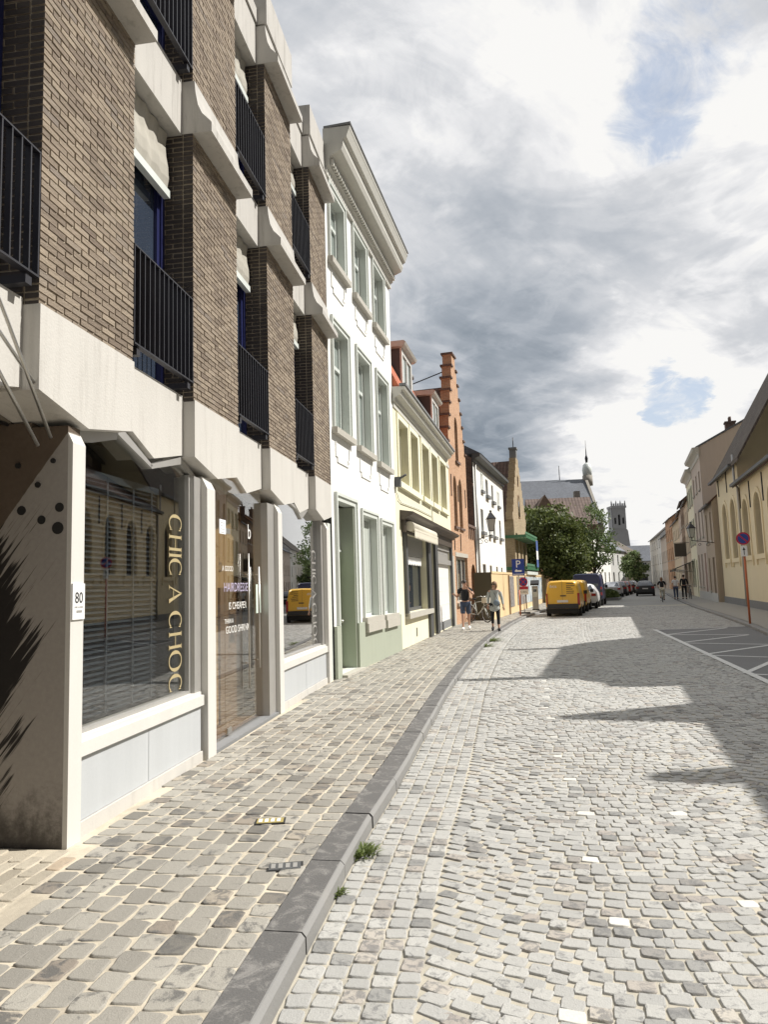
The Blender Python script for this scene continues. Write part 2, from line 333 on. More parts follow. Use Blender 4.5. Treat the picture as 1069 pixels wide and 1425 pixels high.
M['brick_black'] = m_render('brick_black', (0.055, 0.046, 0.042), 0.25, 0.1, 0.85, 0.4)
mt, gg = mat('brick_mortar'); co = objco(gg); n1 = gg.noise(co, 80.0, 3.0, 0.7); n3 = gg.noise(co, 1.3, 4.0, 0.6)
finish(gg, Base_Color=gg.mix(gg.math('ADD', gg.math('MULTIPLY', n1, 0.5), gg.math('MULTIPLY', n3, 0.4)), (0.30, 0.26, 0.20, 1), (0.52, 0.46, 0.37, 1)), Roughness=0.95, Normal=bump(gg, n1, 0.6, 0.004)); M['brick_mortar'] = mt
M['brick_orange'] = m_brick('brick_orange', (0.54, 0.32, 0.19), (0.45, 0.245, 0.14), (0.50, 0.40, 0.30), ms=0.007, bs=0.5)
M['brick_dark'] = m_brick('brick_dark', (0.10, 0.058, 0.045), (0.16, 0.095, 0.07), (0.22, 0.19, 0.17), ms=0.008)
M['brick_yellow'] = m_brick('brick_yellow', (0.46, 0.36, 0.22), (0.34, 0.25, 0.15), (0.42, 0.36, 0.27), ms=0.008)
M['brick_brown'] = m_brick('brick_brown', (0.25, 0.17, 0.11), (0.17, 0.11, 0.075), (0.32, 0.27, 0.21))
M['concrete'] = m_render('concrete', (0.48, 0.463, 0.432), 0.09, 0.10, 0.85, 0.25, grime=0.42)
M['concrete_white'] = m_render('concrete_white', (0.54, 0.522, 0.487), 0.08, 0.07, 0.85, 0.25, grime=0.22)
M['white_paint'] = m_render('white_paint', (0.62, 0.605, 0.57), 0.05, 0.06, 0.6, 0.05)
M['white_wall'] = m_render('white_wall', (0.80, 0.80, 0.775), 0.05, 0.07, 0.8, 0.10, grime=0.15)
M['cream_wall'] = m_render('cream_wall', (0.78, 0.745, 0.56), 0.06, 0.07, 0.85, 0.14, grime=0.17)
M['cream_trim'] = m_render('cream_trim', (0.83, 0.81, 0.62), 0.03, 0.04, 0.7, 0.05)
M['chapel_wall'] = m_render('chapel_wall', (0.72, 0.63, 0.44), 0.07, 0.07, 0.85, 0.15)
M['chapel_trim'] = m_render('chapel_trim', (0.76, 0.66, 0.45), 0.04, 0.05, 0.8, 0.1)
M['grey_green'] = m_render('grey_green', (0.36, 0.39, 0.315), 0.05, 0.06, 0.7, 0.06)
M['trim_grey'] = m_render('trim_grey', (0.60, 0.63, 0.59), 0.05, 0.08, 0.6, 0.04)
M['cornice_grey'] = m_render('cornice_grey', (0.56, 0.55, 0.50), 0.06, 0.10, 0.7, 0.05)
M['sill_stone'] = m_render('sill_stone', (0.44, 0.42, 0.37), 0.08, 0.10, 0.8, 0.1)
M['bluestone'] = m_render('bluestone', (0.20, 0.205, 0.21), 0.12, 0.10, 0.75, 0.15)
M['panel_grey'] = m_render('panel_grey', (0.47, 0.49, 0.505), 0.05, 0.10, 0.55, 0.04)
M['pink_wall'] = m_render('pink_wall', (0.57, 0.495, 0.43), 0.07, 0.10)
M['beige_wall'] = m_render('beige_wall', (0.58, 0.50, 0.38), 0.08, 0.10)
M['taupe_wall'] = m_render('taupe_wall', (0.42, 0.345, 0.265), 0.08, 0.12)
M['grey_wall'] = m_render('grey_wall', (0.50, 0.50, 0.48), 0.08, 0.10)
M['stone_church'] = m_render('stone_church', (0.29, 0.268, 0.232), 0.10, 0.12, tint=(0.25, 0.22, 0.18))
M['stone_tower_haze'] = m_render('stone_tower_haze', (0.36, 0.365, 0.38), 0.10, 0.10, tint=(0.27, 0.275, 0.29))  # stone paled and blued, distance haze mixed into its colour
M['red_paint'] = m_plain('red_paint', (0.35, 0.05, 0.05), 0.5)
M['tile_red'] = m_tile('tile_red', (0.50, 0.16, 0.075), (0.36, 0.10, 0.055))
M['tile_brown'] = m_tile('tile_brown', (0.15, 0.085, 0.06), (0.10, 0.06, 0.045), moss=(0.12, 0.11, 0.075))
M['tile_grey'] = m_tile('tile_grey', (0.13, 0.105, 0.085), (0.09, 0.075, 0.06), moss=(0.13, 0.12, 0.09))
M['tile_far'] = m_tile('tile_far', (0.175, 0.128, 0.108), (0.13, 0.095, 0.082), w=0.5, h=0.6)
M['slate'] = m_slate('slate', (0.105, 0.115, 0.135))
M['steel'] = m_plain('steel', (0.55, 0.54, 0.51), 0.35, 0.9)
M['alu'] = m_plain('alu', (0.42, 0.41, 0.39), 0.45, 0.4)
M['black_metal'] = m_plain('black_metal', (0.018, 0.017, 0.022), 0.42, 0.0, 0.6)
M['navy'] = m_plain('navy', (0.018, 0.022, 0.085), 0.35, 0.0, 0.5)
M['black'] = m_plain('black', (0.012, 0.012, 0.013), 0.6)
M['dark_wood'] = m_plain('dark_wood', (0.075, 0.06, 0.048), 0.5)
M['anthracite'] = m_plain('anthracite', (0.085, 0.088, 0.09), 0.5)
M['brown_wood'] = m_plain('brown_wood', (0.20, 0.12, 0.06), 0.6, var=0.2)
M['olive_board'] = m_plain('olive_board', (0.10, 0.085, 0.05), 0.7)
M['hoard_board'] = m_render('hoard_board', (0.70, 0.54, 0.32), 0.04, 0.03, 0.7, 0.03)
M['door_green'] = m_plain('door_green', (0.50, 0.58, 0.45), 0.45)
M['door_white'] = m_plain('door_white', (0.78, 0.77, 0.74), 0.5, var=0.04)
M['frame_white'] = m_plain('frame_white', (0.66, 0.70, 0.67), 0.4, var=0.05)
M['curtain'] = m_plain('curtain', (0.44, 0.47, 0.43), 0.9)
M['canvas'] = m_render('canvas', (0.62, 0.58, 0.48), 0.10, 0.10, 0.9, 0.15)
M['slatdark'] = m_plain('slatdark', (0.03, 0.04, 0.052), 0.45)
M['canvas_shaded'] = m_render('canvas_shaded', (0.40, 0.38, 0.33), 0.15, 0.2, 0.9, 0.15)  # darker copy of the canvas, shade on the blinds put into the colour
M['gold'] = m_plain('gold', (0.42, 0.345, 0.19), 0.5)
M['letter_white'] = m_plain('letter_white', (0.72, 0.72, 0.70), 0.6, var=0.03)
M['letter_mauve'] = m_plain('letter_mauve', (0.42, 0.38, 0.52), 0.6, var=0.03)
M['ink'] = m_plain('ink', (0.02, 0.02, 0.02), 0.6)
M['paper'] = m_plain('paper', (0.78, 0.80, 0.84), 0.7, var=0.05)
M['paper_blue'] = m_plain('paper_blue', (0.50, 0.58, 0.80), 0.7)
M['paper_green'] = m_plain('paper_green', (0.62, 0.74, 0.66), 0.7)
M['sign_blue'] = m_plain('sign_blue', (0.02, 0.05, 0.28), 0.35)
M['sign_red'] = m_plain('sign_red', (0.45, 0.02, 0.05), 0.35)
M['sign_white'] = m_plain('sign_white', (0.80, 0.80, 0.80), 0.4)
M['pole_orange'] = m_plain('pole_orange', (0.48, 0.13, 0.05), 0.5)
M['green_paint'] = m_plain('green_paint', (0.045, 0.15, 0.07), 0.5)
M['glass'] = m_shopglass('glass')
M['glass_grey'] = m_shopglass('glass_grey', (0.62, 0.64, 0.66), 2.6)
M['pane'] = m_pane('pane')
M['pane_sky'] = m_pane('pane_sky', (0.03, 0.04, 0.06), 0.02, 0.7, 2.2)
M['pane_curtain'] = m_pane('pane_curtain', (0.22, 0.25, 0.235), 0.06, 0.9)
M['pane_warm'] = m_pane('pane_warm', (0.10, 0.088, 0.065), 0.08, 0.8)
M['leadlight'] = m_pane('leadlight', (0.06, 0.055, 0.05), 0.15, 0.7)
M['room'] = m_plain('room', (0.05, 0.048, 0.045), 0.9)
M['room_brown'] = m_plain('room_brown', (0.42, 0.27, 0.12), 0.8)
M['tyre'] = m_plain('tyre', (0.02, 0.02, 0.02), 0.8)
M['rim'] = m_plain('rim', (0.40, 0.40, 0.40), 0.35, 0.7)
M['bumper'] = m_plain('bumper', (0.035, 0.035, 0.037), 0.7)
M['lamp_red'] = m_plain('lamp_red', (0.30, 0.015, 0.012), 0.2)
M['plate_white'] = m_plain('plate_white', (0.70, 0.68, 0.66), 0.4)
M['van_yellow'] = m_plain('van_yellow', (0.72, 0.42, 0.03), 0.35, coat=0.4, var=0.04)
M['car_white'] = m_plain('car_white', (0.70, 0.70, 0.70), 0.3, coat=0.4, var=0.03)
M['car_blue'] = m_plain('car_blue', (0.008, 0.012, 0.05), 0.45, coat=0.15, var=0.05)
M['car_black'] = m_plain('car_black', (0.012, 0.013, 0.017), 0.3, coat=0.5)
M['car_red'] = m_plain('car_red', (0.28, 0.02, 0.02), 0.3, coat=0.4)
M['car_silver'] = m_plain('car_silver', (0.40, 0.41, 0.43), 0.3, 0.4, coat=0.4)
M['skin'] = m_plain('skin', (0.52, 0.30, 0.21), 0.55, var=0.05)
M['hair_brown'] = m_plain('hair_brown', (0.22, 0.13, 0.07), 0.6)
M['hair_dark'] = m_plain('hair_dark', (0.04, 0.03, 0.025), 0.6)
M['cloth_black'] = m_plain('cloth_black', (0.015, 0.016, 0.018), 0.9)
M['cloth_denim'] = m_plain('cloth_denim', (0.06, 0.08, 0.13), 0.9)
M['cloth_pale'] = m_plain('cloth_pale', (0.45, 0.47, 0.45), 0.9)
M['cloth_white'] = m_plain('cloth_white', (0.75, 0.75, 0.74), 0.9)
M['bark'] = m_render('bark', (0.10, 0.075, 0.055), 0.15, 0.2, 0.9, 0.6)
def m_leaf(name, c, c2):
    mt, gg = mat(name); ge = gg.t.nodes.new('ShaderNodeNewGeometry'); n = gg.noise(objco(gg), 0.7, 3.0)
    f = gg.math('ADD', gg.math('MULTIPLY', ge.outputs['Random Per Island'], 0.6), gg.math('MULTIPLY', n, 0.5))
    cc = gg.mix(f, (*c, 1), (*c2, 1))
    b = gg.n('ShaderNodeBsdfPrincipled', Base_Color=cc, Roughness=0.6); tl = gg.n('ShaderNodeBsdfTranslucent', Color=cc)
    mx = gg.n('ShaderNodeMixShader', i0=0.3, i1=b.outputs[0], i2=tl.outputs[0]); gg.t.links.new(mx.outputs[0], gg.out.inputs[0]); return mt
M['leaf_dark'] = m_leaf('leaf_dark', (0.034, 0.060, 0.018), (0.18, 0.21, 0.06))
M['leaf_mid'] = m_leaf('leaf_mid', (0.075, 0.12, 0.05), (0.21, 0.27, 0.11))
M['leaf_light'] = m_leaf('leaf_light', (0.09, 0.13, 0.03), (0.17, 0.21, 0.06))
# ------------------------------------------------------------------ ground, road, kerbs, pavements
def catmull(pts, step=0.4):
    P = [Vector((p[0], p[1], 0)) for p in pts]; P = [P[0] * 2 - P[1]] + P + [P[-1] * 2 - P[-2]]; outp = []
    for i in range(1, len(P) - 2):
        n = max(2, int((P[i + 1] - P[i]).length / step))
        for k in range(n):
            t = k / n; a, b, c, d_ = P[i - 1], P[i], P[i + 1], P[i + 2]
            outp.append(0.5 * ((2 * b) + (c - a) * t + (2 * a - 5 * b + 4 * c - d_) * t * t + (3 * b - a - 3 * c + d_) * t ** 3))
    outp.append(P[-2]); return outp
KL = catmull([(-1.25, -2.0), (-0.50, 3.0), (-0.19, 5.0), (0.13, 6.7), (1.36, 13.6), (3.54, 23.4), (7.0, 35.5), (11.0, 46), (18.2, 65), (24.0, 80), (35, 110), (52, 160)])
KR = catmull([(2.9, -2.0), (10.66, 20.25), (12.06, 24.18), (14.41, 31.3), (18.25, 43.3), (26.3, 66.6), (42, 110), (60, 160)])
def offs(path, t, z=0.0):
    o = []
    for i, p in enumerate(path):
        tg = (path[min(i + 1, len(path) - 1)] - path[max(i - 1, 0)]).normalized()
        o.append((p.x - tg.y * t, p.y + tg.x * t, z))     # positive t = to the left
    return o
def ribbon(mb, path, t0, t1, z0, z1, m=0, i0=0, i1=None):
    a, b = offs(path, t0, z0), offs(path, t1, z1); i1 = len(path) - 1 if i1 is None else i1
    for i in range(i0, i1): mb.quad(b[i], a[i], a[i + 1], b[i + 1], m)

# base ground to the horizon
mt, gg = mat('town_ground'); n = gg.noise(objco(gg), 0.02, 4.0)
finish(gg, Base_Color=gg.mix(n, (0.14, 0.135, 0.12, 1), (0.22, 0.21, 0.19, 1)), Roughness=0.95)
tag(MB().quad((-1500, -300, -0.04), (1500, -300, -0.04), (1500, 3000, -0.04), (-1500, 3000, -0.04)).build('ground', mt), kind='structure')

# material of the setts: stone tops and sandy joints
def m_setts(name, a, b, dark, dk, scale_spot):
    mt, gg = mat(name); ge = gg.t.nodes.new('ShaderNodeNewGeometry'); co = objco(gg); r = ge.outputs['Random Per Island']
    c = gg.ramp(r, [(0.0, a), (0.35, tuple((x + y) / 2 for x, y in zip(a, b))), (0.7, b), (0.86, tuple(x * 0.68 for x in a)), (0.93, (a[0] * 1.05, a[1] * 0.96, a[2] * 0.9)), (1.0, (b[0] * 1.06, b[1] * 1.0, b[2] * 0.93))])
    w = gg.noise(co, scale_spot, 6.0, 0.7, 0.6); spot = gg.smooth(g_add(gg, w, r, 0.16), 0.53, 0.66)
    c = gg.mix(gg.math('MULTIPLY', spot, dk), c, (*dark, 1))
    n2 = gg.noise(co, 170.0, 3.0, 0.7); n3 = gg.noise(co, 0.45, 4.0, 0.6)
    v = gg.math('ADD', gg.math('ADD', gg.math('MULTIPLY', n2, 0.40), gg.math('MULTIPLY', n3, 0.36)), 0.62)
    c = gg.mix(1.0, c, gg.n('ShaderNodeCombineXYZ', X=v, Y=v, Z=v).outputs[0], 'MULTIPLY')
    rough = gg.math('SUBTRACT', 0.78, gg.math('MULTIPLY', spot, 0.15))
    finish(gg, Base_Color=c, Roughness=rough, Normal=bump(gg, gg.math('ADD', n2, gg.math('MULTIPLY', gg.noise(co, 40.0, 4.0, 0.7), 1.5)), 0.55, 0.006)); return mt
def g_add(gg, w, r, k): return gg.math('ADD', w, gg.math('MULTIPLY', gg.math('SUBTRACT', r, 0.5), k))
def m_joint(name, c, c2):
    mt, gg = mat(name); co = objco(gg); n = gg.noise(co, 2.2, 6.0, 0.7); n2 = gg.noise(co, 220.0, 2.0)
    finish(gg, Base_Color=gg.mix(gg.smooth(gg.math('ADD', n, gg.math('MULTIPLY', gg.math('SUBTRACT', n2, 0.5), 0.3)), 0.35, 0.7), (*c, 1), (*c2, 1)), Roughness=0.95, Normal=bump(gg, n2, 0.5, 0.004)); return mt
M['sett_road'] = m_setts('sett_road', (0.335, 0.332, 0.318), (0.445, 0.438, 0.412), (0.15, 0.15, 0.15), 0.7, 22.0)
M['sett_white'] = m_render('sett_white', (0.58, 0.57, 0.53), 0.16, 0.05, 0.8, 0.3, tint=(0.34, 0.33, 0.30))
M['sett_walk'] = m_setts('sett_walk', (0.245, 0.231, 0.203), (0.365, 0.345, 0.302), (0.115, 0.112, 0.106), 0.9, 9.0)
M['joint_road'] = m_joint('joint_road', (0.47, 0.43, 0.35), (0.33, 0.31, 0.26))
M['joint_walk'] = m_joint('joint_walk', (0.58, 0.52, 0.41), (0.38, 0.335, 0.265))
M['paver'] = m_setts('paver', (0.42, 0.37, 0.29), (0.50, 0.45, 0.36), (0.30, 0.27, 0.22), 0.35, 8.0)
mt, gg = mat('marking'); co = objco(gg); wn = gg.smooth(gg.noise(co, 26.0, 6.0, 0.75), 0.52, 0.62); wn2 = gg.smooth(gg.noise(co, 2.0, 4.0, 0.7), 0.45, 0.65)
finish(gg, Base_Color=gg.mix(gg.math('MULTIPLY', wn, gg.math('ADD', gg.math('MULTIPLY', wn2, 0.6), 0.25)), (0.60, 0.60, 0.58, 1), (0.17, 0.17, 0.165, 1)), Roughness=0.8); M['marking'] = mt
def m_asphalt(name, c):
    mt, gg = mat(name); co = objco(gg); n = gg.noise(co, 90.0, 4.0, 0.7); n1 = gg.noise(co, 0.35, 5.0, 0.6)
    v = gg.math('ADD', gg.math('ADD', gg.math('MULTIPLY', n, 0.7), gg.math('MULTIPLY', n1, 0.5)), 0.4)
    finish(gg, Base_Color=gg.mix(1.0, (*c, 1), gg.n('ShaderNodeCombineXYZ', X=v, Y=v, Z=v).outputs[0], 'MULTIPLY'), Roughness=0.85, Normal=bump(gg, n, 0.4, 0.01)); return mt
M['asphalt'] = m_asphalt('asphalt', (0.15, 0.15, 0.15))
M['road_far'] = m_asphalt('road_far', (0.29, 0.285, 0.265))

def stones_mesh(name, C, T, L, Wd, base_z, top, mats, near, jitter=0.10, matidx=None, rot_j=0.03, bed=None, tilt=0.02):
    """C (n,2) centres, T (n,) heading of the stone's length, L/Wd its sizes. near: bool, detailed outline."""
    V = []; F = []; MI = []; off = 0
    for sel, det in ((near, True), (~near, False)):
        idx = np.where(sel)[0]; n = len(idx)
        if n == 0: continue
        if det:
            cx = 0.58; u = np.array([(1, -cx), (1, cx), (0.90, 0.95), (cx * .6, 1), (-cx * .6, 1), (-0.90, 0.95), (-1, cx), (-1, -cx), (-0.90, -0.95), (-cx * .6, -1), (cx * .6, -1), (0.80, -0.95)])
            u[[2, 5, 8, 11]] *= 1.02
        else: u = np.array([(1, -1), (1, 1), (-1, 1), (-1, -1)], float)
        k = len(u)
        cj = rng.normal(0, jitter, (n, 4, 2))
        q = np.array([0 if (a >= 0 and b >= 0) else 1 if (a < 0 and b >= 0) else 2 if (a < 0 and b < 0) else 3 for a, b in u])
        uu = u[None] * (1 + cj[:, q, :] * 0.6) + rng.normal(0, 0.03, (n, k, 2)) * (1 if det else 0.3)
        hl, hw = (L[idx] / 2)[:, None], (Wd[idx] / 2)[:, None]
        rj = T[idx] + rng.normal(0, rot_j, n); cs, sn = np.cos(rj)[:, None], np.sin(rj)[:, None]
        tx, ty = rng.normal(0, tilt, (2, n)); zt = top + rng.normal(0, 0.0022, n)
        rings = [(1.0, 0.0, -0.012), (0.975, 0.70, 0), (0.90, 1.0, 0)] if det else [(1.0, 0.0, -0.006), (0.93, 1.0, 0)]
        vs = []
        for sc, hz, dz in rings:
            x = uu[:, :, 0] * hl * sc; y = uu[:, :, 1] * hw * sc
            X = C[idx, 0][:, None] + x * cs - y * sn; Y = C[idx, 1][:, None] + x * sn + y * cs
            Z = base_z + dz + hz * zt[:, None] + (x * tx[:, None] + y * ty[:, None]) * (hz > 0)
            vs.append(np.stack([X, Y, Z], -1))
        vs = np.concatenate(vs, 1).reshape(-1, 3); nr = len(rings); per = k * nr
        f = []
        for r_ in range(nr - 1):
            for i in range(k):
                j = (i + 1) % k; f.append((r_ * k + i, r_ * k + j, (r_ + 1) * k + j, (r_ + 1) * k + i))
        f = np.array(f); cap = np.arange((nr - 1) * k, nr * k)
        V.append(vs)
        F.append((f, cap, n, per, off, idx)); off += len(vs)
    V = np.concatenate(V); loops = []; sizes = []; mi = []; sm = []
    for f, cap, n, per, o_, idx in F:
        A = (f[None] + (np.arange(n) * per + o_)[:, None, None]).reshape(-1); B = (cap[None] + (np.arange(n) * per + o_)[:, None]).reshape(-1)
        loops += [A, B]; sizes += [np.full(len(f) * n, 4), np.full(n, len(cap))]
        k_ = matidx[idx] if matidx is not None else np.zeros(n, int)
        mi += [np.repeat(k_, len(f)), k_]; sm += [np.ones(len(f) * n, bool), np.zeros(n, bool)]
    if bed is not None:      # the bed of sand between the stones
        bv, bf = bed; bo = len(V); V = np.concatenate([V, np.array(bv)])
        bf = np.array(bf) + bo; loops.append(bf.reshape(-1)); sizes.append(np.full(len(bf), 4)); mi.append(np.full(len(bf), len(mats) - 1)); sm.append(np.zeros(len(bf), bool))
    loops = np.concatenate(loops).astype(np.int32); sizes = np.concatenate(sizes).astype(np.int32)
    me = bpy.data.meshes.new(name); me.vertices.add(len(V)); me.vertices.foreach_set('co', V.astype(np.float32).ravel())
    me.loops.add(len(loops)); me.loops.foreach_set('vertex_index', loops); me.polygons.add(len(sizes))
    me.polygons.foreach_set('loop_start', np.concatenate([[0], np.cumsum(sizes)[:-1]]).astype(np.int32)); me.polygons.foreach_set('loop_total', sizes)
    for mt in mats: me.materials.append(mt)
    me.polygons.foreach_set('material_index', np.concatenate(mi).astype(np.int32)); me.polygons.foreach_set('use_smooth', np.concatenate(sm))
    me.update(calc_edges=True); me.validate()
    o = bpy.data.objects.new(name, me); COL.objects.link(o); return o
def path_arrays(path):
    P = np.array([(p.x, p.y) for p in path]); d_ = np.linalg.norm(np.diff(P, axis=0), axis=1); s = np.concatenate([[0], np.cumsum(d_)]); return P, s
KLp, KLs = path_arrays(KL); KRp, KRs = path_arrays(KR)
def at_path(P, s, q, t):
    """points at arc length q and offset t to the left"""
    x = np.interp(q, s, P[:, 0]); y = np.interp(q, s, P[:, 1]); x2 = np.interp(q + 0.3, s, P[:, 0]); y2 = np.interp(q + 0.3, s, P[:, 1]); x1 = np.interp(q - 0.3, s, P[:, 0]); y1 = np.interp(q - 0.3, s, P[:, 1])
    tx, ty = x2 - x1, y2 - y1; l = np.hypot(tx, ty); tx, ty = tx / l, ty / l
    return np.stack([x - ty * t, y + tx * t], -1), np.arctan2(ty, tx)
def in_road(x, y): return x < np.interp(y, KRp[:, 1], KRp[:, 0]) - 0.02

# carriageway: three gutter courses along the kerb, then arcs of small setts
PITCHR, LEN, NEAR_END, ROAD_END = 0.096, 0.108, 9.5, 46.0
cc = []; hh = []; ll = []; ww = []
for row in range(5):
    s = 0.5
    while s < 47: 
        l = random.uniform(0.085, 0.125); cc.append(at_path(KLp, KLs, np.array([s + l / 2]), np.array([-0.06 - row * 0.11]))); ll.append(l - 0.010); ww.append(0.11 - 0.010); s += l
C1 = np.array([c[0][0] for c in cc]); T1 = np.array([c[1][0] for c in cc]); L1, W1 = np.array(ll), np.array(ww)
cs_, ts_, l_, w_ = [], [], [], []
ARC = 2.3; SAG = 0.30
ncol = 8
for col in range(ncol):
    t0 = 0.565 + col * ARC
    ks = np.arange(0, int(50 / PITCHR))
    for k in ks:
        wq = 0.0; n_ = 0
        arc_len = math.hypot(ARC, SAG * 1.2); n_ = int(arc_len / LEN); edges = np.cumsum(np.concatenate([[0], rng.uniform(0.75, 1.25, n_)])); edges /= edges[-1]
        mid = (edges[1:] + edges[:-1]) / 2; wd = np.diff(edges) * ARC
        q = k * PITCHR + SAG * (1 - (2 * mid - 1) ** 2) + rng.normal(0, 0.006, n_) + (0.05 * math.sin(k * 0.21 + col))
        tt = -(t0 + mid * ARC)
        slope = SAG * (-4 * (2 * mid - 1)) / ARC * -1.0
        cs_.append(np.stack([q, tt], -1)); ts_.append(np.arctan(slope)); l_.append(wd); w_.append(np.full(n_, PITCHR))
Q = np.concatenate(cs_); SL = np.concatenate(ts_); LL = np.concatenate(l_); WW = np.concatenate(w_)
PC, PT = at_path(KLp, KLs, Q[:, 0] + 0.4, Q[:, 1])
TH = PT - math.pi / 2 + SL                      # stone length runs across the street
LL2 = LL / np.cos(SL) - 0.009; WW2 = WW * np.cos(SL) - 0.009
keep = in_road(PC[:, 0], PC[:, 1]) & (PC[:, 1] > 1.2) & (PC[:, 1] < ROAD_END) & (np.abs(PC[:, 0]) < PC[:, 1] * 0.62 + 1.2)
Cn = np.concatenate([C1, PC[keep]]); Tn = np.concatenate([T1, TH[keep]]); Ln = np.concatenate([L1, LL2[keep]]); Wn = np.concatenate([W1, WW2[keep]])
mi = np.zeros(len(Cn), int)
WS = [(1.07, 3.71), (1.2, 4.58), (1.36, 5.45), (1.5, 6.32), (1.66, 7.19), (1.81, 8.07), (2.02, 9.06), (2.15, 9.88), (2.32, 10.8), (2.49, 11.66), (2.66, 12.49), (2.85, 13.4), (3.05, 14.3), (3.25, 15.2), (3.45, 16.1), (0.68, 3.01), (1.85, 3.87), (2.05, 5.31)]
for wx, wy in WS: mi[np.argmin((Cn[:, 0] - wx) ** 2 + (Cn[:, 1] - wy) ** 2)] = 1
bv = []; bf = []
ol = offs(KL, 0.02, -0.0015)
for i in range(len(KL)): bv += [ol[i], (float(np.interp(ol[i][1], KRp[:, 1], KRp[:, 0])), ol[i][1], -0.0015)]
for i in range(len(KL) - 1): 
    if KL[i].y < 46.2: bf.append((2 * i, 2 * i + 1, 2 * i + 3, 2 * i + 2))
road = stones_mesh('road', Cn, Tn, Ln, Wn, 0.0, 0.0075, [M['sett_road'], M['sett_white'], M['joint_road']], Cn[:, 1] < NEAR_END, matidx=mi, bed=(bv, bf), jitter=0.085, tilt=0.014)
tag(road, kind='structure')
fr = MB()
for i in range(len(KL) - 1):
    if KL[i].y >= 45.9: 
        a, b = KL[i], KL[i + 1]
        fr.quad((a.x, a.y, 0.0), (float(np.interp(a.y, KRp[:, 1], KRp[:, 0])), a.y, 0.0), (float(np.interp(b.y, KRp[:, 1], KRp[:, 0])), b.y, 0.0), (b.x, b.y, 0.0))
tag(fr.build('road_surface', M['road_far']), kind='structure')
# parking bay of darker asphalt, its white zigzag
bay = MB(); edge = [(6.02, 11.54), (8.78, 23.6), (12.0, 24.1)]
kr = [(float(np.interp(y, KRp[:, 1], KRp[:, 0])) - 0.03, y) for y in np.linspace(24.1, 8.0, 18)]
bay.poly([(p[0], p[1], 0.014) for p in [(5.2, 8.0), (6.02, 11.54), (8.86, 23.81), (11.2, 24.1)][:3]] + [(p[0], p[1], 0.014) for p in kr])
tag(bay.build('asphalt', M['asphalt']), kind='structure')
zz = MB()
def stripe(a, b, w=0.11, z=0.019):
    a, b = Vector((*a, z)), Vector((*b, z)); n_ = (b - a).normalized().cross(Vector((0, 0, 1))) * w / 2; zz.quad(a - n_, b - n_, b + n_, a + n_)
stripe((5.2, 8.0), (8.86, 23.9), 0.13); stripe((8.9, 23.81), (11.19, 23.75), 0.10, 0.0194)
stripe((11.15, 23.65), (8.36, 21.6), z=0.0198); stripe((8.40, 21.55), (10.4, 20.75), z=0.0194); stripe((10.3, 20.6), (7.61, 18.8), z=0.0198); stripe((7.65, 18.7), (9.34, 17.6), z=0.0194)
stripe((9.25, 17.45), (6.83, 15.75), z=0.0198); stripe((6.87, 15.65), (8.0, 14.8), z=0.0194); stripe((7.95, 14.7), (6.19, 12.6), z=0.0198); stripe((6.2, 12.5), (7.0, 11.8), z=0.0194)
stripe((9.7, 36.2), (15.3, 52.6), 0.12, 0.018)
tag(zz.build('road_marking', M['marking']), kind='structure')

# kerbs
mt, gg = mat('kerb_top'); co = objco(gg); n = gg.noise(co, 7.0, 6.0, 0.75, 0.8); n2 = gg.noise(co, 90.0, 4.0, 0.7)
sp = gg.smooth(gg.math('ADD', n, gg.math('MULTIPLY', gg.math('SUBTRACT', n2, 0.5), 0.25)), 0.47, 0.66)
c = gg.mix(sp, (0.085, 0.084, 0.083, 1), (0.23, 0.222, 0.21, 1))
finish(gg, Base_Color=gg.mix(gg.math('MULTIPLY', n2, 0.5), c, (0.19, 0.18, 0.17, 1)), Roughness=0.75, Normal=bump(gg, n2, 0.5, 0.006)); M['kerb_top'] = mt
M['kerb_edge'] = m_render('kerb_edge', (0.22, 0.217, 0.21), 0.12, 0.05, 0.8, 0.25, tint=(0.25, 0.24, 0.22))
def kerb(name, path, P, s, side, length0, mats):
    mb = MB(); q = 0.6; total = s[-1] - 1
    while q < total and q < 130:
        l = random.uniform(0.82, 1.05) if q < 50 else 2.0
        qs = np.array([q + 0.006, q + l - 0.006]); dz = random.uniform(-0.004, 0.004); dt = random.uniform(-0.006, 0.006)
        prof = [(0.0, -0.03, 1), (0.003, 0.078, 1), (0.022, 0.0995, 1), (0.030, 0.1005, 0), (0.205, 0.102, 0), (0.205, -0.02, 0)]
        rows = []
        for t, z, m_ in prof:
            pt, _ = at_path(P, s, qs, np.full(2, (t + dt) * side)); rows.append([(pt[i][0], pt[i][1], z + (dz if z > 0 else 0)) for i in range(2)])
        for i in range(len(prof) - 1):
            a, b, c_, d_ = rows[i][0], rows[i][1], rows[i + 1][1], rows[i + 1][0]
            mb.quad(*( (a, b, c_, d_) if side < 0 else (d_, c_, b, a)), 1 if i < 2 else (1 if i == 2 else 0))
        mb.poly([r[0] for r in rows], 0); mb.poly([r[1] for r in rows][::-1], 0)
        q += l
    return tag(mb.build(name, mats), kind='structure')
kerb('kerb', KL, KLp, KLs, 1, 0.9, [M['kerb_top'], M['kerb_edge']])
kerb('kerb', KR, KRp, KRs, -1, 0.9, [M['kerb_edge'], M['kerb_edge']])

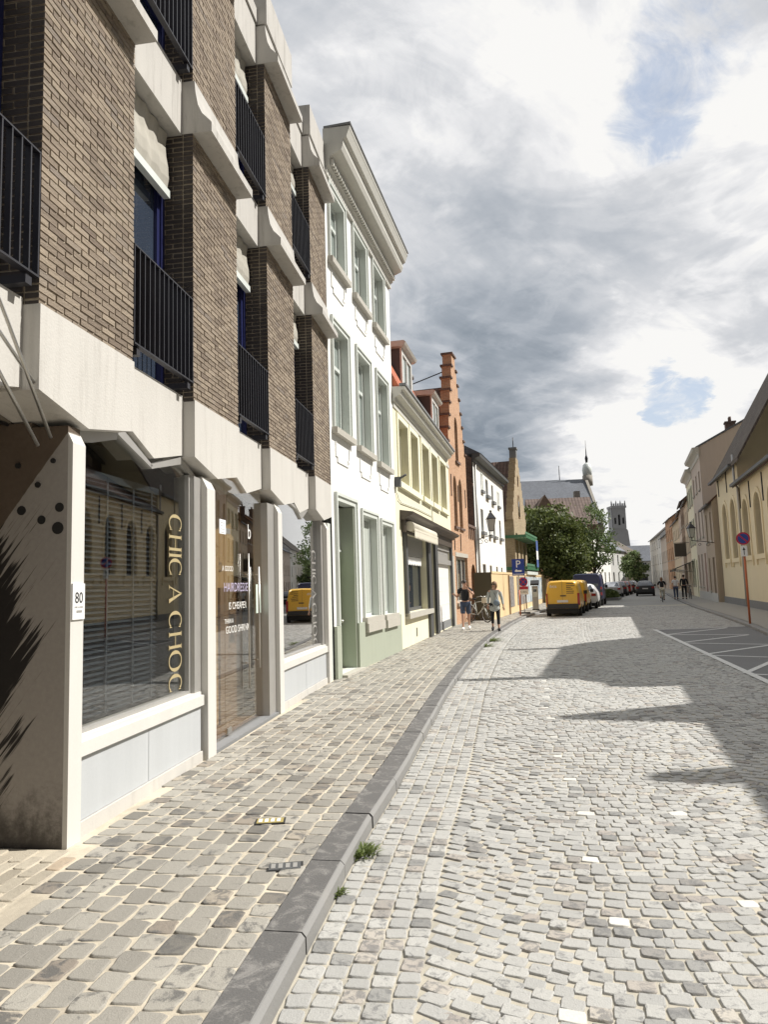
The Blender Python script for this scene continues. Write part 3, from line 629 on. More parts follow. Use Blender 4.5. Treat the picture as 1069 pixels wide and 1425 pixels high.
# pavement: larger setts in straight courses along the street
def facx(y):      # line of the left house fronts
    return np.interp(y, [-6, 4.75, 12.76, 18.15, 28.58, 33.9, 43.3, 61, 80], [-3.62, -2.1, -0.97, 0.31, 2.64, 4.3, 7.3, 13.4, 21.5])
cs_, l_, w_ = [], [], []
for row in range(36):
    wr = 0.145; t = 0.21 + row * wr + wr / 2; s = 0.3 + random.random() * 0.2
    while s < 62:
        l = random.uniform(0.14, 0.205); cs_.append((s + l / 2, t)); l_.append(l - 0.013); w_.append(wr - 0.014); s += l
Q = np.array(cs_); LL = np.array(l_); WW = np.array(w_)
PC, PT = at_path(KLp, KLs, Q[:, 0], Q[:, 1])
keep = (PC[:, 0] > facx(PC[:, 1]) + 0.02) & (PC[:, 1] > 1.0) & (PC[:, 0] > -PC[:, 1] * 0.62 - 1.0) & ~((PC[:, 0] < -1.95) & (PC[:, 1] < 4.75))
bv = []; bf = []; ol = offs(KL, 0.22, 0.092)
for i in range(len(KL)): bv += [(float(facx(ol[i][1])) - 0.0, ol[i][1], 0.092), ol[i]]
for i in range(len(KL) - 1):
    if KL[i].y < 60: bf.append((2 * i, 2 * i + 1, 2 * i + 3, 2 * i + 2))
pv = stones_mesh('sidewalk', PC[keep], PT[keep], LL[keep], WW[keep], 0.094, 0.0052, [M['sett_walk'], M['joint_walk']], PC[keep][:, 1] < 10, jitter=0.09, rot_j=0.02, bed=(bv, bf), tilt=0.012)
tag(pv, kind='structure')
fw = MB(); ribbon(fw, KL, 0.235, 6.0, 0.085, 0.085, i0=0); tag(fw.build('pavement', M['joint_walk']), kind='structure')
M['slab'] = m_render('slab', (0.30, 0.285, 0.255), 0.08, 0.03, 0.9, 0.2)
rw = MB(); ribbon(rw, KR, -6.0, -0.235, 0.10, 0.10); tag(rw.build('pavement', M['slab']), kind='structure')
# paler thin pavers in front of the passage
cs_ = []; th = R(90 - 8.05)
bx, by = np.array([math.cos(th), math.sin(th)]), np.array([-math.sin(th), math.cos(th)])
for i in range(26):
    for j in range(26):
        a_ = -3.4 + i * 0.21 + (0.105 if j % 2 else 0); b_ = -0.12 + j * 0.105
        if a_ < -0.06 : cs_.append(np.array([-2.1, 4.75]) + bx * a_ + by * b_)
PCp = np.array(cs_); npv = len(PCp)
pb = [(float(p[0]), float(p[1]), 0.094) for p in (np.array([-2.1, 4.75]) + bx * -3.5 + by * -0.2, np.array([-2.1, 4.75]) + bx * -0.02 + by * -0.2, np.array([-2.1, 4.75]) + bx * -0.02 + by * 2.8, np.array([-2.1, 4.75]) + bx * -3.5 + by * 2.8)]
pp = stones_mesh('path', PCp, np.full(npv, th), np.full(npv, 0.20), np.full(npv, 0.097), 0.094, 0.008, [M['paver'], M['joint_walk']], np.ones(npv, bool), jitter=0.04, rot_j=0.01, bed=(pb, [(0, 1, 2, 3)]), tilt=0.006)
tag(pp, kind='structure')
# ------------------------------------------------------------------ brown brick building with the shop
P0 = (-2.1, 4.75); AZ0 = 8.05
loc, rz = lrow(P0, AZ0)
B = thing('apartment_building', 'brown brick building with folded concrete bands over a glazed hairdressing shop', 'building', loc, rz)
PS = [(-2.84, -1.62), (-0.40, 0.82), (2.02, 3.28), (4.46, 5.78), (6.94, 8.16)]
XR = 8.16
# back mass and side walls
mb = MB()
mb.box(-2.84, XR - 0.004, 0.62, 9.0, 2.98, 9.55, 0); mb.box(2.2, XR - 0.006, 3.0, 9.0, 0.0, 2.97, 0)
mb.build('rear_wall', [M['brick_tan']], B)
MB().box(-2.9, XR - 0.004, 0.30, 9.05, 9.56, 9.66).build('roof', M['bluestone'], B)
# piers, laid brick by brick in stretcher bond with raked joints
def brick_pier(x0, x1, d_, z0, z1):
    mb = MB(); mb.box(x0 + 0.011, x1 - 0.011, 0.011, d_, z0, z1, 1)
    ch, jt = 0.051, 0.0125; nz = int(round((z1 - z0) / ch)); ch = (z1 - z0) / nz; L_ = 0.19
    def br(xa, xb, ya, yb, za, zb):
        j = [random.uniform(-0.0022, 0.0022) for _ in range(6)]; e = random.uniform(-0.0025, 0.003)
        front = abs(ya) < 1e-6; xa2 = xa + (j[0] if xa > x0 + 1e-6 else e); xb2 = xb + (j[1] if xb < x1 - 1e-6 else -e); ya2 = ya + (e if front else j[2])
        mb.box(xa2, xb2, ya2, yb, za + j[3], zb + j[4], 0)
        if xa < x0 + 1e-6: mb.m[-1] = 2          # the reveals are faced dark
    for k in range(nz):
        za, zb = z0 + k * ch + jt / 2, z0 + (k + 1) * ch - jt / 2; odd = k % 2
        x = x0 if not odd else x0 - L_ / 2
        w0 = x0; 
        while x < x1 - 0.02:
            a, b = max(x, x0), min(x + L_ - jt, x1); b = x1 if x1 - b < 0.045 else b
            if b - a > 0.03: br(a, b, 0.0, 0.10, za, zb)
            x += L_
        y = 0.10 + jt
        if odd: br(x0, x0 + 0.05, y, y + 0.095, za, zb); y += 0.095 + jt
        while y < d_ - 0.02: br(x0, x0 + 0.05, y, min(y + L_ - jt, d_), za, zb); y += L_
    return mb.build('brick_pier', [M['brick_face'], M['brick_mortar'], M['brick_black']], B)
# piers
for (a, b) in PS:
    for z0, z1 in ((3.54, 6.34), (6.87, 8.97)):
        brick_pier(a, b, 0.615, z0, z1)
# folded ground floor band
mb = MB()
for (a, b) in PS:
    w = b - a; mb.prism([(a, 3.56), (a, 3.00), (a + 0.47 * w, 2.87), (b, 2.99), (b, 3.56)], -0.012, 0.46)
for i in range(len(PS) - 1):
    a, b = PS[i][1], PS[i + 1][0]; w = b - a; mb.prism([(a + 0.002, 3.605), (a + 0.002, 3.13), (a + 0.5 * w, 2.885), (b - 0.002, 3.02), (b - 0.002, 3.605)], 0.11, 0.46)
mb.build('concrete_band', M['concrete_white'], B)
# upper bands: flared over the piers, flat between
def flare(z):      # z = brick base of the floor above
    return [(0.5, z), (-0.02, z), (-0.03, z - 0.12), (-0.055, z - 0.26), (-0.10, z - 0.36), (-0.185, z - 0.45), (-0.20, z - 0.47), (-0.20, z - 0.565), (0.5, z - 0.565)]
for zt in (6.885, 9.54):
    mb = MB()
    for (a, b) in PS: mb.prism(flare(zt), a - 0.004, b + 0.004, 'x', 0)
    for i in range(len(PS) - 1): mb.box(PS[i][1] + 0.002, PS[i + 1][0] - 0.002, 0.115, 0.5, zt - 0.575, zt + 0.02)
    mb.build('concrete_band', M['concrete'], B)
mb = MB()
for (a, b) in PS: mb.box(a, b, -0.045, 0.30, 9.575, 10.12)
for i in range(len(PS) - 1): mb.box(PS[i][1] + 0.003, PS[i + 1][0] - 0.003, 0.09, 0.30, 9.59, 9.80)
mb.build('parapet', M['concrete'], B)
# windows, blinds and railings
def window_bay(a, b, z0, z1, blind):
    y = 0.30; mb = MB(); ring_frame(mb, a, b, z0, z1, 0.07, y, y + 0.10)
    mb.box(a + 0.07, b - 0.07, y + 0.002, y + 0.09, z0 + 0.62, z0 + 0.68); mb.box(a + 0.44, a + 0.50, y + 0.004, y + 0.09, z0 + 0.07, z0 + 0.62)
    ring_frame(mb, a + 0.07, b - 0.07, z0 + 0.68, z1 - 0.07, 0.055, y + 0.02, y + 0.08)
    f = mb.build('window', M['navy'], B)
    MB().box(a + 0.07, b - 0.07, y + 0.055, y + 0.062, z0 + 0.07, z1 - 0.07).build('pane', M['pane_sky'], f)
    if blind:
        zb = z1 - blind; bl = MB(); n = 16; pts = []
        for i in range(n + 1):
            x = a + 0.07 + (b - a - 0.14) * i / n; pts.append((x, y - 0.05 + 0.012 * math.sin(i * 1.9)))
        for i in range(n):
            for k in range(5):
                za, zc = z1 - 0.02 - blind * k / 5, z1 - 0.02 - blind * (k + 1) / 5; s1, s2 = 0.02 * math.sin(k * 1.3), 0.02 * math.sin((k + 1) * 1.3)
                bl.quad((pts[i][0], pts[i][1] + s2, zc), (pts[i + 1][0], pts[i + 1][1] + s2, zc), (pts[i + 1][0], pts[i + 1][1] + s1, za), (pts[i][0], pts[i][1] + s1, za), 0)
        r_ = bl.build('roller_blind', M['canvas_shaded'], B)
        MB().box(a + 0.06, b - 0.06, y - 0.085, y - 0.02, zb - 0.10, zb - 0.02).build('blind_bar', M['frame_white'], r_)
def railing(a, b, z0, z1):
    mb = MB(); y0 = -0.005
    mb.box(a + 0.012, b - 0.012, y0, y0 + 0.045, z1 - 0.012, z1); mb.box(a + 0.012, b - 0.012, y0 - 0.004, y0 + 0.05, z0, z0 + 0.014)
    n = 13
    for i in range(n + 1):
        x = a + 0.018 + (b - a - 0.036) * i / n; mb.box(x - 0.006, x + 0.006, y0 + 0.002, y0 + 0.042, z0 + 0.014, z1 - 0.012)
    for x in (a + 0.10, b - 0.10): mb.box(x - 0.03, x + 0.03, y0 + 0.01, y0 + 0.20, z0 - 0.075, z0 - 0.02); mb.box(x - 0.015, x + 0.015, y0 + 0.015, y0 + 0.05, z0 - 0.03, z0)
    r_ = mb.build('railing', M['black_metal'], B)
BAYS = [(PS[i][1], PS[i + 1][0]) for i in range(4)]
for i, (a, b) in enumerate(BAYS):
    window_bay(a + 0.003, b - 0.003, 3.61, 6.31, (0.5, 0.60, 0.55, 0.5)[i]); railing(a, b, 3.72, 4.57)
    window_bay(a + 0.003, b - 0.003, 6.90, 8.965, (0, 0, 0.5, 0.45)[i]); railing(a, b, 7.0, 7.85)
# soffit over the passage and its side wall
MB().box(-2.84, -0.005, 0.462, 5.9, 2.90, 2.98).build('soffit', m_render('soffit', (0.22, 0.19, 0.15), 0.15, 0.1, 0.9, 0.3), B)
mt, gg = mat('painted_wall'); co = objco(gg); s = gg.n('ShaderNodeSeparateXYZ', Vector=co); y_, z_ = s.outputs[1], s.outputs[2]
edge = gg.math('SUBTRACT', z_, gg.math('SUBTRACT', 2.86, gg.math('MULTIPLY', y_, 1.30)))           # > 0 above the slanting line
k = gg.smooth(gg.math('ADD', edge, gg.math('MULTIPLY', gg.math('SUBTRACT', gg.noise(co, 14.0, 3.0), 0.5), 0.02)), -0.006, 0.006)
ca, sa = math.cos(math.atan(1.30)), math.sin(math.atan(1.30))
al = gg.math('SUBTRACT', gg.math('MULTIPLY', y_, ca), gg.math('MULTIPLY', z_, sa)); ac = gg.math('ADD', gg.math('MULTIPLY', y_, sa), gg.math('MULTIPLY', z_, ca))
st = gg.noise(gg.n('ShaderNodeCombineXYZ', X=gg.math('MULTIPLY', al, 1.4), Y=gg.math('MULTIPLY', ac, 42.0), Z=0.0).outputs[0], 1.0, 3.0, 0.6)
st2 = gg.noise(gg.n('ShaderNodeCombineXYZ', X=gg.math('MULTIPLY', al, 2.0), Y=gg.math('MULTIPLY', ac, 7.0), Z=3.0).outputs[0], 1.0, 2.0, 0.5)
# brushwork: a black field near the back of the wall whose front edge is a rake of brush hairs
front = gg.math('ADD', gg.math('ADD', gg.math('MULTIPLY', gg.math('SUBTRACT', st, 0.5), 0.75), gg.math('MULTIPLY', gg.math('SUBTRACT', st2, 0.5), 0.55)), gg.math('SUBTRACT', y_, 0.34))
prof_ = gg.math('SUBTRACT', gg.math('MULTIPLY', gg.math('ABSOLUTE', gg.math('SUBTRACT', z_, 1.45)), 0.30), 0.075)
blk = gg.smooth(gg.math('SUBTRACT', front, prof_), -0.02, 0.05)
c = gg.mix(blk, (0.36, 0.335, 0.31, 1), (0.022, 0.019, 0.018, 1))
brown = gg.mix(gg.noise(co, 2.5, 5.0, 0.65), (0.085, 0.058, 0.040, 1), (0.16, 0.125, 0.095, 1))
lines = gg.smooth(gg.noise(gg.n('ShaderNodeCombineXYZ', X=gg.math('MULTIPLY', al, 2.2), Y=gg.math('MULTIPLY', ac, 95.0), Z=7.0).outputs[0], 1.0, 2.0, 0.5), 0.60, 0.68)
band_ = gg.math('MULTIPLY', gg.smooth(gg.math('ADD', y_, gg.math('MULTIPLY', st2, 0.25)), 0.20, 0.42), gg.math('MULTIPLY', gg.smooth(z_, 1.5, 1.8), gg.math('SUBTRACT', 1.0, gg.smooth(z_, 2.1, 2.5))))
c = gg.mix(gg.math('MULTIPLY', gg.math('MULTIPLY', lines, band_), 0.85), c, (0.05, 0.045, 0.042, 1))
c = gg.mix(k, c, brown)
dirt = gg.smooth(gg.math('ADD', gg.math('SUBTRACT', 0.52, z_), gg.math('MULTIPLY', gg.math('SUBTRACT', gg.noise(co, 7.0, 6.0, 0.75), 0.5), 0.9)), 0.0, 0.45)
c = gg.mix(gg.math('MULTIPLY', dirt, 0.85), c, (0.045, 0.04, 0.035, 1)); nn = gg.noise(co, 30.0, 5.0, 0.65)
v = gg.math('ADD', gg.math('MULTIPLY', nn, 0.35), 0.83); c = gg.mix(1.0, c, gg.n('ShaderNodeCombineXYZ', X=v, Y=v, Z=v).outputs[0], 'MULTIPLY')
finish(gg, Base_Color=c, Roughness=0.9, Normal=bump(gg, nn, 0.3, 0.006))
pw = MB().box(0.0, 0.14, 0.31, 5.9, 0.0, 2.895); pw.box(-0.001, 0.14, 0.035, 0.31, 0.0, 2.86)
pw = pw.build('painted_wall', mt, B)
for (y, z, r_) in ((0.09, 2.30, 0.032), (0.22, 2.22, 0.03), (0.37, 2.29, 0.032), (0.10, 2.16, 0.042)):
    MB().prism([(y + r_ * math.cos(i * math.pi / 7), z + r_ * math.sin(i * math.pi / 7)) for i in range(14)], -0.004, 0.0015, 'x').build('wall_disc', M['ink'], pw)
for (y, z, r_) in ((0.14, 2.62, 0.018), (0.40, 2.60, 0.02), (0.25, 2.46, 0.02)):
    MB().prism([(y + r_ * math.cos(i * math.pi / 5), z + r_ * math.sin(i * math.pi / 5)) for i in range(10)], -0.012, 0.0015, 'x').build('wall_hole', M['ink'], pw)

MB().box(-2.0, -0.002, 5.9, 6.0, 0.0, 2.9).build('passage_end', M['room'], B)
MB().box(-2.84, -2.0, 0.30, 5.9, 0.0, 2.89).build('passage_wall', M['brick_dark'], B)
MB().tube([(-1.6, 0.47, 2.885), (-0.03, 0.47, 2.885)], 0.013, 8).build('cable_pipe', M['black_metal'], B)
# slanting stay rods under the soffit
for a, b in (((-0.16, 0.06, 2.745), (-1.22, -0.22, 3.52)), ((-0.235, 0.10, 2.68), (-1.30, -0.10, 3.36)), ((-0.33, 0.04, 3.02), (-1.2, -0.12, 3.36))):
    MB().tube([a, b], 0.012, 8).build('stay_rod', M['steel'], B)
# shop front columns
for (a, b, y1) in ((0.001, 0.155, 0.30), (2.35, 2.56, 0.30), (4.80, 4.99, 0.30), (7.74, 7.90, 0.30)):
    mb = MB().box(a, b, 0.0, y1, 0.0, 2.66); mb.prism([(0.0, 2.66), (0.0, 2.74), (0.06, 2.86), (y1, 2.86), (y1, 2.66)], a, b, 'x'); mb.build('column', M['white_paint'], B)
mb = MB().box(7.90, 8.155, 0.02, 0.5, 0.0, 2.86); mb.build('end_pier', M['trim_grey'], B)
sg = MB().box(0.005, 0.15, -0.012, -0.0005, 1.545, 1.785).build('house_number_sign', M['sign_white'], B)
text_mesh('house_number', '80', 0.105, M['ink'], sg, (0.078, -0.0135, 1.655), ext=0.0008, sx=0.92)
text_mesh('small_print', 'CHIC A CHOC', 0.016, M['alu'], sg, (0.078, -0.0135, 1.622), ext=0.0006)
MB().box(0.05, 0.115, -0.0135, -0.012, 1.590, 1.606).build('small_bar', M['alu'], sg)
def riser(x0, x1, parts):
    mb = MB(); w = (x1 - x0) / parts
    for i in range(parts): mb.box(x0 + i * w + 0.004, x0 + (i + 1) * w - 0.004, 0.055, 0.2, 0.19, 0.615)
    mb.box(x0, x1, 0.075, 0.2, 0.10, 0.62, 0); r_ = mb.build('riser_panel', M['panel_grey'], B)
    MB().box(x0, x1, 0.035, 0.2, 0.0, 0.186).build('plinth', M['concrete_white'], B)
    mb = MB().box(x0, x1, 0.02, 0.2, 0.62, 0.715); mb.box(x0, x1, 0.05, 0.2, 0.715, 0.745); mb.build('window_sill', M['white_paint'], B)
def letters_chic(mat_, parent, cx, ztop, size, y, step):
    """roman capitals with thick and thin strokes, read downwards: local a = along the word (down), b = across (letter top points to +x)"""
    mb = MB()
    def P(a, b): return (cx - size / 2 + b * size, ztop - a * 0.74)
    def stroke(pts, y=y): mb.prism([P(*p) for p in pts], y - 0.0012, y + 0.0012, 'y')
    def arc(a0, w, t0, t1, th=0.135, n=16):
        for i in range(n):
            q = []
            for t in (t0 + (t1 - t0) * i / n, t0 + (t1 - t0) * (i + 1) / n):
                k = abs(math.cos(t)) ** 1.2 * th + 0.03
                q.append(((a0 + w / 2 + (w / 2) * math.cos(t), 0.5 + 0.5 * math.sin(t)), (a0 + w / 2 + (w / 2 - k * size) * math.cos(t), 0.5 + (0.5 - 0.05) * math.sin(t))))
            stroke([q[0][0], q[1][0], q[1][1], q[0][1]])
    def stem(a, w=0.125): 
        s_ = w * size; stroke([(a, 0), (a, 1), (a + s_, 1), (a + s_, 0)])
        for b in (0, 0.965): stroke([(a - 0.05 * size, b), (a - 0.05 * size, b + 0.035), (a + s_ + 0.05 * size, b + 0.035), (a + s_ + 0.05 * size, b)])
    a = 0.0
    for ch in 'CHIC A CHOC':
        if ch == 'C': 
            w = 0.86 * size; arc(a, w, R(48), R(312))
            for sgn in (1, -1): stroke([(a + w * 0.80, 0.5 + sgn * 0.37), (a + w * 0.84, 0.5 + sgn * 0.26), (a + w * 0.87, 0.5 + sgn * 0.26), (a + w * 0.86, 0.5 + sgn * 0.45)])
            a += 0.94 * size
        elif ch == 'O': arc(a, 0.95 * size, 0, 2 * math.pi, n=26); a += 1.05 * size
        elif ch == 'H': stem(a + 0.05 * size); stem(a + 0.62 * size); stroke([(a + 0.13 * size, 0.49), (a + 0.13 * size, 0.525), (a + 0.62 * size, 0.525), (a + 0.62 * size, 0.49)]); a += 0.84 * size
        elif ch == 'I': stem(a + 0.06 * size); a += 0.26 * size
        elif ch == 'A':
            stroke([(a + 0.02 * size, 0), (a + 0.36 * size, 1), (a + 0.40 * size, 0.92), (a + 0.07 * size, 0)]); stroke([(a + 0.33 * size, 1), (a + 0.40 * size, 1), (a + 0.80 * size, 0), (a + 0.63 * size, 0)])
            stroke([(a + 0.16 * size, 0.33), (a + 0.17 * size, 0.365), (a + 0.60 * size, 0.365), (a + 0.61 * size, 0.33)])
            for q in (0.0, 0.63): stroke([(a + q * size - 0.03 * size, 0), (a + q * size - 0.03 * size, 0.03), (a + (q + 0.18) * size, 0.03), (a + (q + 0.18) * size, 0)])
            a += 0.86 * size
        elif ch == ' ': a += step * size
    return mb.build('lettering', mat_, parent)
# --- window with blinds
riser(0.155, 2.30, 2)
MB().box(2.19, 2.35, 0.07, 0.28, 0.715, 2.84).build('window_jamb', M['alu'], B)
mb = MB(); mb.box(0.155, 0.20, 0.11, 0.20, 0.745, 2.85); mb.box(2.15, 2.19, 0.11, 0.20, 0.745, 2.85); mb.box(0.20, 2.15, 0.11, 0.20, 0.745, 0.775)
mb.prism([(0.155, 2.83), (0.43, 2.83), (0.80, 2.93), (0.80, 3.02), (0.155, 3.0)], 0.12, 0.22, 'y'); mb.prism([(0.80, 3.02), (0.80, 2.98), (1.38, 2.80), (1.42, 2.82), (0.9, 3.03)], 0.12, 0.22, 'y'); mb.prism([(1.36, 2.82), (1.40, 2.79), (2.0, 2.93), (2.36, 2.80), (2.36, 2.86), (2.0, 3.0)], 0.12, 0.22, 'y')
f = mb.build('shop_window', M['alu'], B)
MB().box(0.195, 2.155, 0.150, 0.158, 0.77, 3.05).build('pane', M['glass'], f)
letters_chic(M['gold'], f, 1.93, 2.44, 0.275, 0.146, 0.30)
vb = MB(); z = 0.80
while z < 2.62:
    vb.add([(0.22, 0.285, z - 0.014), (1.84, 0.285, z - 0.014), (1.84, 0.330, z + 0.016), (0.22, 0.330, z + 0.016)], [(0, 1, 2, 3)], 0); z += 0.043
for x in (0.42, 0.95, 1.38, 1.72): vb.box(x - 0.012, x + 0.012, 0.278, 0.283, 0.78, 2.66)
vb.box(0.20, 1.86, 0.28, 0.34, 2.62, 2.68)
vb.build('venetian_blind', M['slatdark'], B)
rm = MB()
rm.quad((0.15, 0.46, 0.75), (2.3, 0.46, 0.75), (2.3, 2.4, 0.75), (0.15, 2.4, 0.75)); rm.quad((0.15, 2.4, 0.0), (4.9, 2.4, 0.0), (4.9, 2.4, 3.0), (0.15, 2.4, 3.0)); rm.quad((4.99, 2.4, 0.0), (7.9, 2.4, 0.0), (7.9, 2.4, 3.0), (4.99, 2.4, 3.0))
rm.quad((0.15, 0.46, 2.96), (7.9, 0.46, 2.96), (7.9, 2.4, 2.96), (0.15, 2.4, 2.96))
rm.quad((2.4, 0.3, 0.0), (2.4, 2.4, 0.0), (2.4, 2.4, 3.0), (2.4, 0.3, 3.0)); rm.quad((4.92, 0.3, 0.0), (4.92, 2.4, 0.0), (4.92, 2.4, 3.0), (4.92, 0.3, 3.0)); rm.quad((7.89, 0.3, 0.0), (7.89, 2.4, 0.0), (7.89, 2.4, 3.0), (7.89, 0.3, 3.0))
rm.quad((4.99, 0.2, 0.75), (7.9, 0.2, 0.75), (7.9, 2.4, 0.75), (4.99, 2.4, 0.75))
rm.build('shop_interior', M['room'], B)
# --- glass door bay
di = MB(); di.box(2.62, 4.75, 0.50, 0.54, 0.13, 2.95, 0); di.quad((2.41, 0.2, 0.125), (4.91, 0.2, 0.125), (4.91, 2.4, 0.125), (2.41, 2.4, 0.125), 1); di.box(3.9, 4.7, 0.47, 0.498, 0.13, 1.75, 1)
di.build('door_lobby', [M['room_brown'], M['brown_wood']], B)
MB().box(2.56, 4.80, 0.02, 0.25, 0.0, 0.12).build('threshold', M['bluestone'], B)
MB().box(4.52, 4.80, 0.06, 0.26, 0.12, 2.84).build('door_jamb', M['alu'], B); MB().box(2.565, 2.60, 0.12, 0.2, 0.12, 2.9).build('door_jamb', M['alu'], B)
gd = MB().box(3.22, 4.52, 0.150, 0.160, 0.15, 2.98).build('glass_door', M['glass'], B)
MB().box(2.60, 3.215, 0.150, 0.160, 0.13, 2.98).build('side_pane', M['glass'], B)
mb = MB(); mb.tube([(4.26, 0.10, 0.75), (4.26, 0.10, 2.0)], 0.014, 8); mb.tube([(3.88, 0.10, 0.55), (3.88, 0.10, 2.15)], 0.009, 8)
for z in (0.85, 1.9): mb.tube([(4.26, 0.10, z), (4.26, 0.15, z)], 0.010, 6); mb.tube([(3.88, 0.10, z), (3.88, 0.15, z)], 0.008, 6)
mb.build('handle', M['steel'], gd)
for z in (0.15, 2.35): MB().box(3.24, 3.36, 0.135, 0.148, z, z + 0.06).build('hinge', M['steel'], gd)
lt = [('A GOOD', 0.085, 3.30, 1.93, 'letter_white'), ('HAIRDRESSER', 0.145, 3.62, 1.70, 'letter_mauve'), ('IS CHEAPER', 0.115, 3.62, 1.50, 'letter_white'), ('THAN A', 0.075, 3.33, 1.345, 'letter_white'), ('GOOD SHRINK', 0.115, 3.62, 1.235, 'letter_white')]
for t, s, x, z, c in lt: text_mesh('lettering', t, s, M[c], gd, (x, 0.147, z), ext=0.0008, sx=1.0)
text_mesh('lettering', 'b', 0.26, M['letter_white'], gd, (4.05, 0.147, 2.34), ext=0.0008)
nt_ = [((2.66, 2.86, 1.44, 1.80), 'paper_blue'), ((2.63, 2.83, 1.23, 1.42), 'paper'), ((4.28, 4.46, 1.42, 1.78), 'paper_green'), ((3.05, 3.24, 2.34, 2.50), 'paper')]
for (a, b, c_, d_), mm_ in nt_:
    o = MB().box(a, b, 0.144, 0.148, c_, d_).build('notice', M[mm_], B)
    if mm_ != 'paper_green':
        ln = MB()
        for i in range(4): ln.box(a + 0.03, b - 0.03 - 0.03 * (i % 2), 0.1425, 0.1438, d_ - 0.04 - 0.035 * i, d_ - 0.034 - 0.035 * i)
        ln.build('print', M['alu'], o)
# --- last window
riser(4.99, 7.74, 2)
mb = MB(); mb.box(4.99, 5.03, 0.11, 0.20, 0.745, 2.92); mb.box(7.62, 7.74, 0.08, 0.20, 0.745, 2.92); mb.box(5.03, 7.62, 0.11, 0.20, 0.745, 0.775)
mb.prism([(5.7, 3.0), (6.2, 2.93), (6.5, 2.80), (6.9, 2.98)], 0.12, 0.2, 'y')
f = mb.build('shop_window', M['alu'], B); MB().box(5.02, 7.63, 0.150, 0.158, 0.77, 3.02).build('pane', M['glass_grey'], f)
letters_chic(M['alu'], f, 7.33, 2.35, 0.275, 0.146, 0.25)
# ------------------------------------------------------------------ white three storey house
def sash(parent, xa, xb, za, zb, y, depth, pane='pane_curtain', fr='frame_white', bars=(), transom=None, w=0.06):
    mb = MB(); yy = y + depth - 0.05; ring_frame(mb, xa, xb, za, zb, w, yy, yy + 0.07)
    for bx_ in bars: mb.box(xa + (xb - xa) * bx_ - 0.03, xa + (xb - xa) * bx_ + 0.03, yy + 0.004, yy + 0.06, za + w, zb - w)
    for tz in ([] if transom is None else transom if hasattr(transom, '__len__') else [transom]): mb.box(xa + w, xb - w, yy - 0.01, yy + 0.065, za + (zb - za) * tz - 0.035, za + (zb - za) * tz + 0.035)
    o = mb.build('window', M[fr], parent); MB().box(xa + w * 0.9, xb - w * 0.9, yy + 0.035, yy + 0.042, za + w * 0.9, zb - w * 0.9).build('pane', M[pane], o); return o
W0 = (-0.95, 12.8); AZW = 13.2; LW = 5.5
loc, rz = lrow(W0, AZW)
H = thing('townhouse', 'tall white three storey townhouse with dentilled cornice and pale green door', 'house', loc, rz)
top = [(0.28, 1.22, 7.98, 9.42), (1.98, 2.98, 7.95, 9.45), (3.70, 4.72, 7.92, 9.45)]; mid = [(0.30, 1.28, 4.68, 6.72), (2.02, 3.05, 4.65, 6.72), (3.76, 4.80, 4.60, 6.72)]
gnd = [(2.12, 3.30, 1.08, 3.22), (3.84, 4.88, 1.06, 3.16)]; door = (0.30, 1.48, 0.14, 3.32)
mb = MB(); mb.wall(0, LW, 0.0, 9.72, 0.0, top + mid + gnd + [door], 0.20, 0, 1)
mb.quad((LW, 0, 0), (LW, 8, 0), (LW, 8, 9.72), (LW, 0, 9.72)); mb.quad((0, 8, 5), (0, 0, 5), (0, 0, 9.72), (0, 8, 9.72)); mb.quad((LW, 8, 0), (0, 8, 0), (0, 8, 9.72), (LW, 8, 9.72))
mb.build('wall', [M['white_wall'], M['trim_grey']], H)
mb = MB(); mb.box(-0.0, 0.27, -0.055, -0.002, 0.0, 1.02); mb.box(1.51, LW + 0.02, -0.055, -0.002, 0.0, 1.0); mb.box(1.485, 1.51, -0.055, 0.25, 0.1, 1.0)
mb.build('plinth', M['grey_green'], H)
MB().prism([(-0.05, 9.9), (8.1, 9.9), (4.0, 12.6)], 0.02, LW - 0.02, 'x').build('roof', M['tile_grey'], H)
pr = [(0.0, 9.55), (-0.06, 9.55), (-0.06, 9.68), (-0.12, 9.72), (-0.12, 9.86), (-0.16, 9.90), (-0.36, 9.98), (-0.40, 10.08), (-0.40, 10.18), (-0.47, 10.22), (-0.52, 10.36), (-0.54, 10.40), (-0.54, 10.43), (0.0, 10.46)]
mb = MB(); mb.prism(pr[::-1], -0.02, LW + 0.02, 'x')
cn = mb.build('cornice', M['cornice_grey'], H)
mb = MB(); x = 0.05
while x < LW: mb.box(x, x + 0.055, -0.185, -0.119, 9.735, 9.855); x += 0.105
mb.build('dentils', M['cornice_grey'], cn)
MB().box(-0.03, LW + 0.04, -0.56, -0.02, 10.462, 10.50).build('gutter', M['bluestone'], cn)
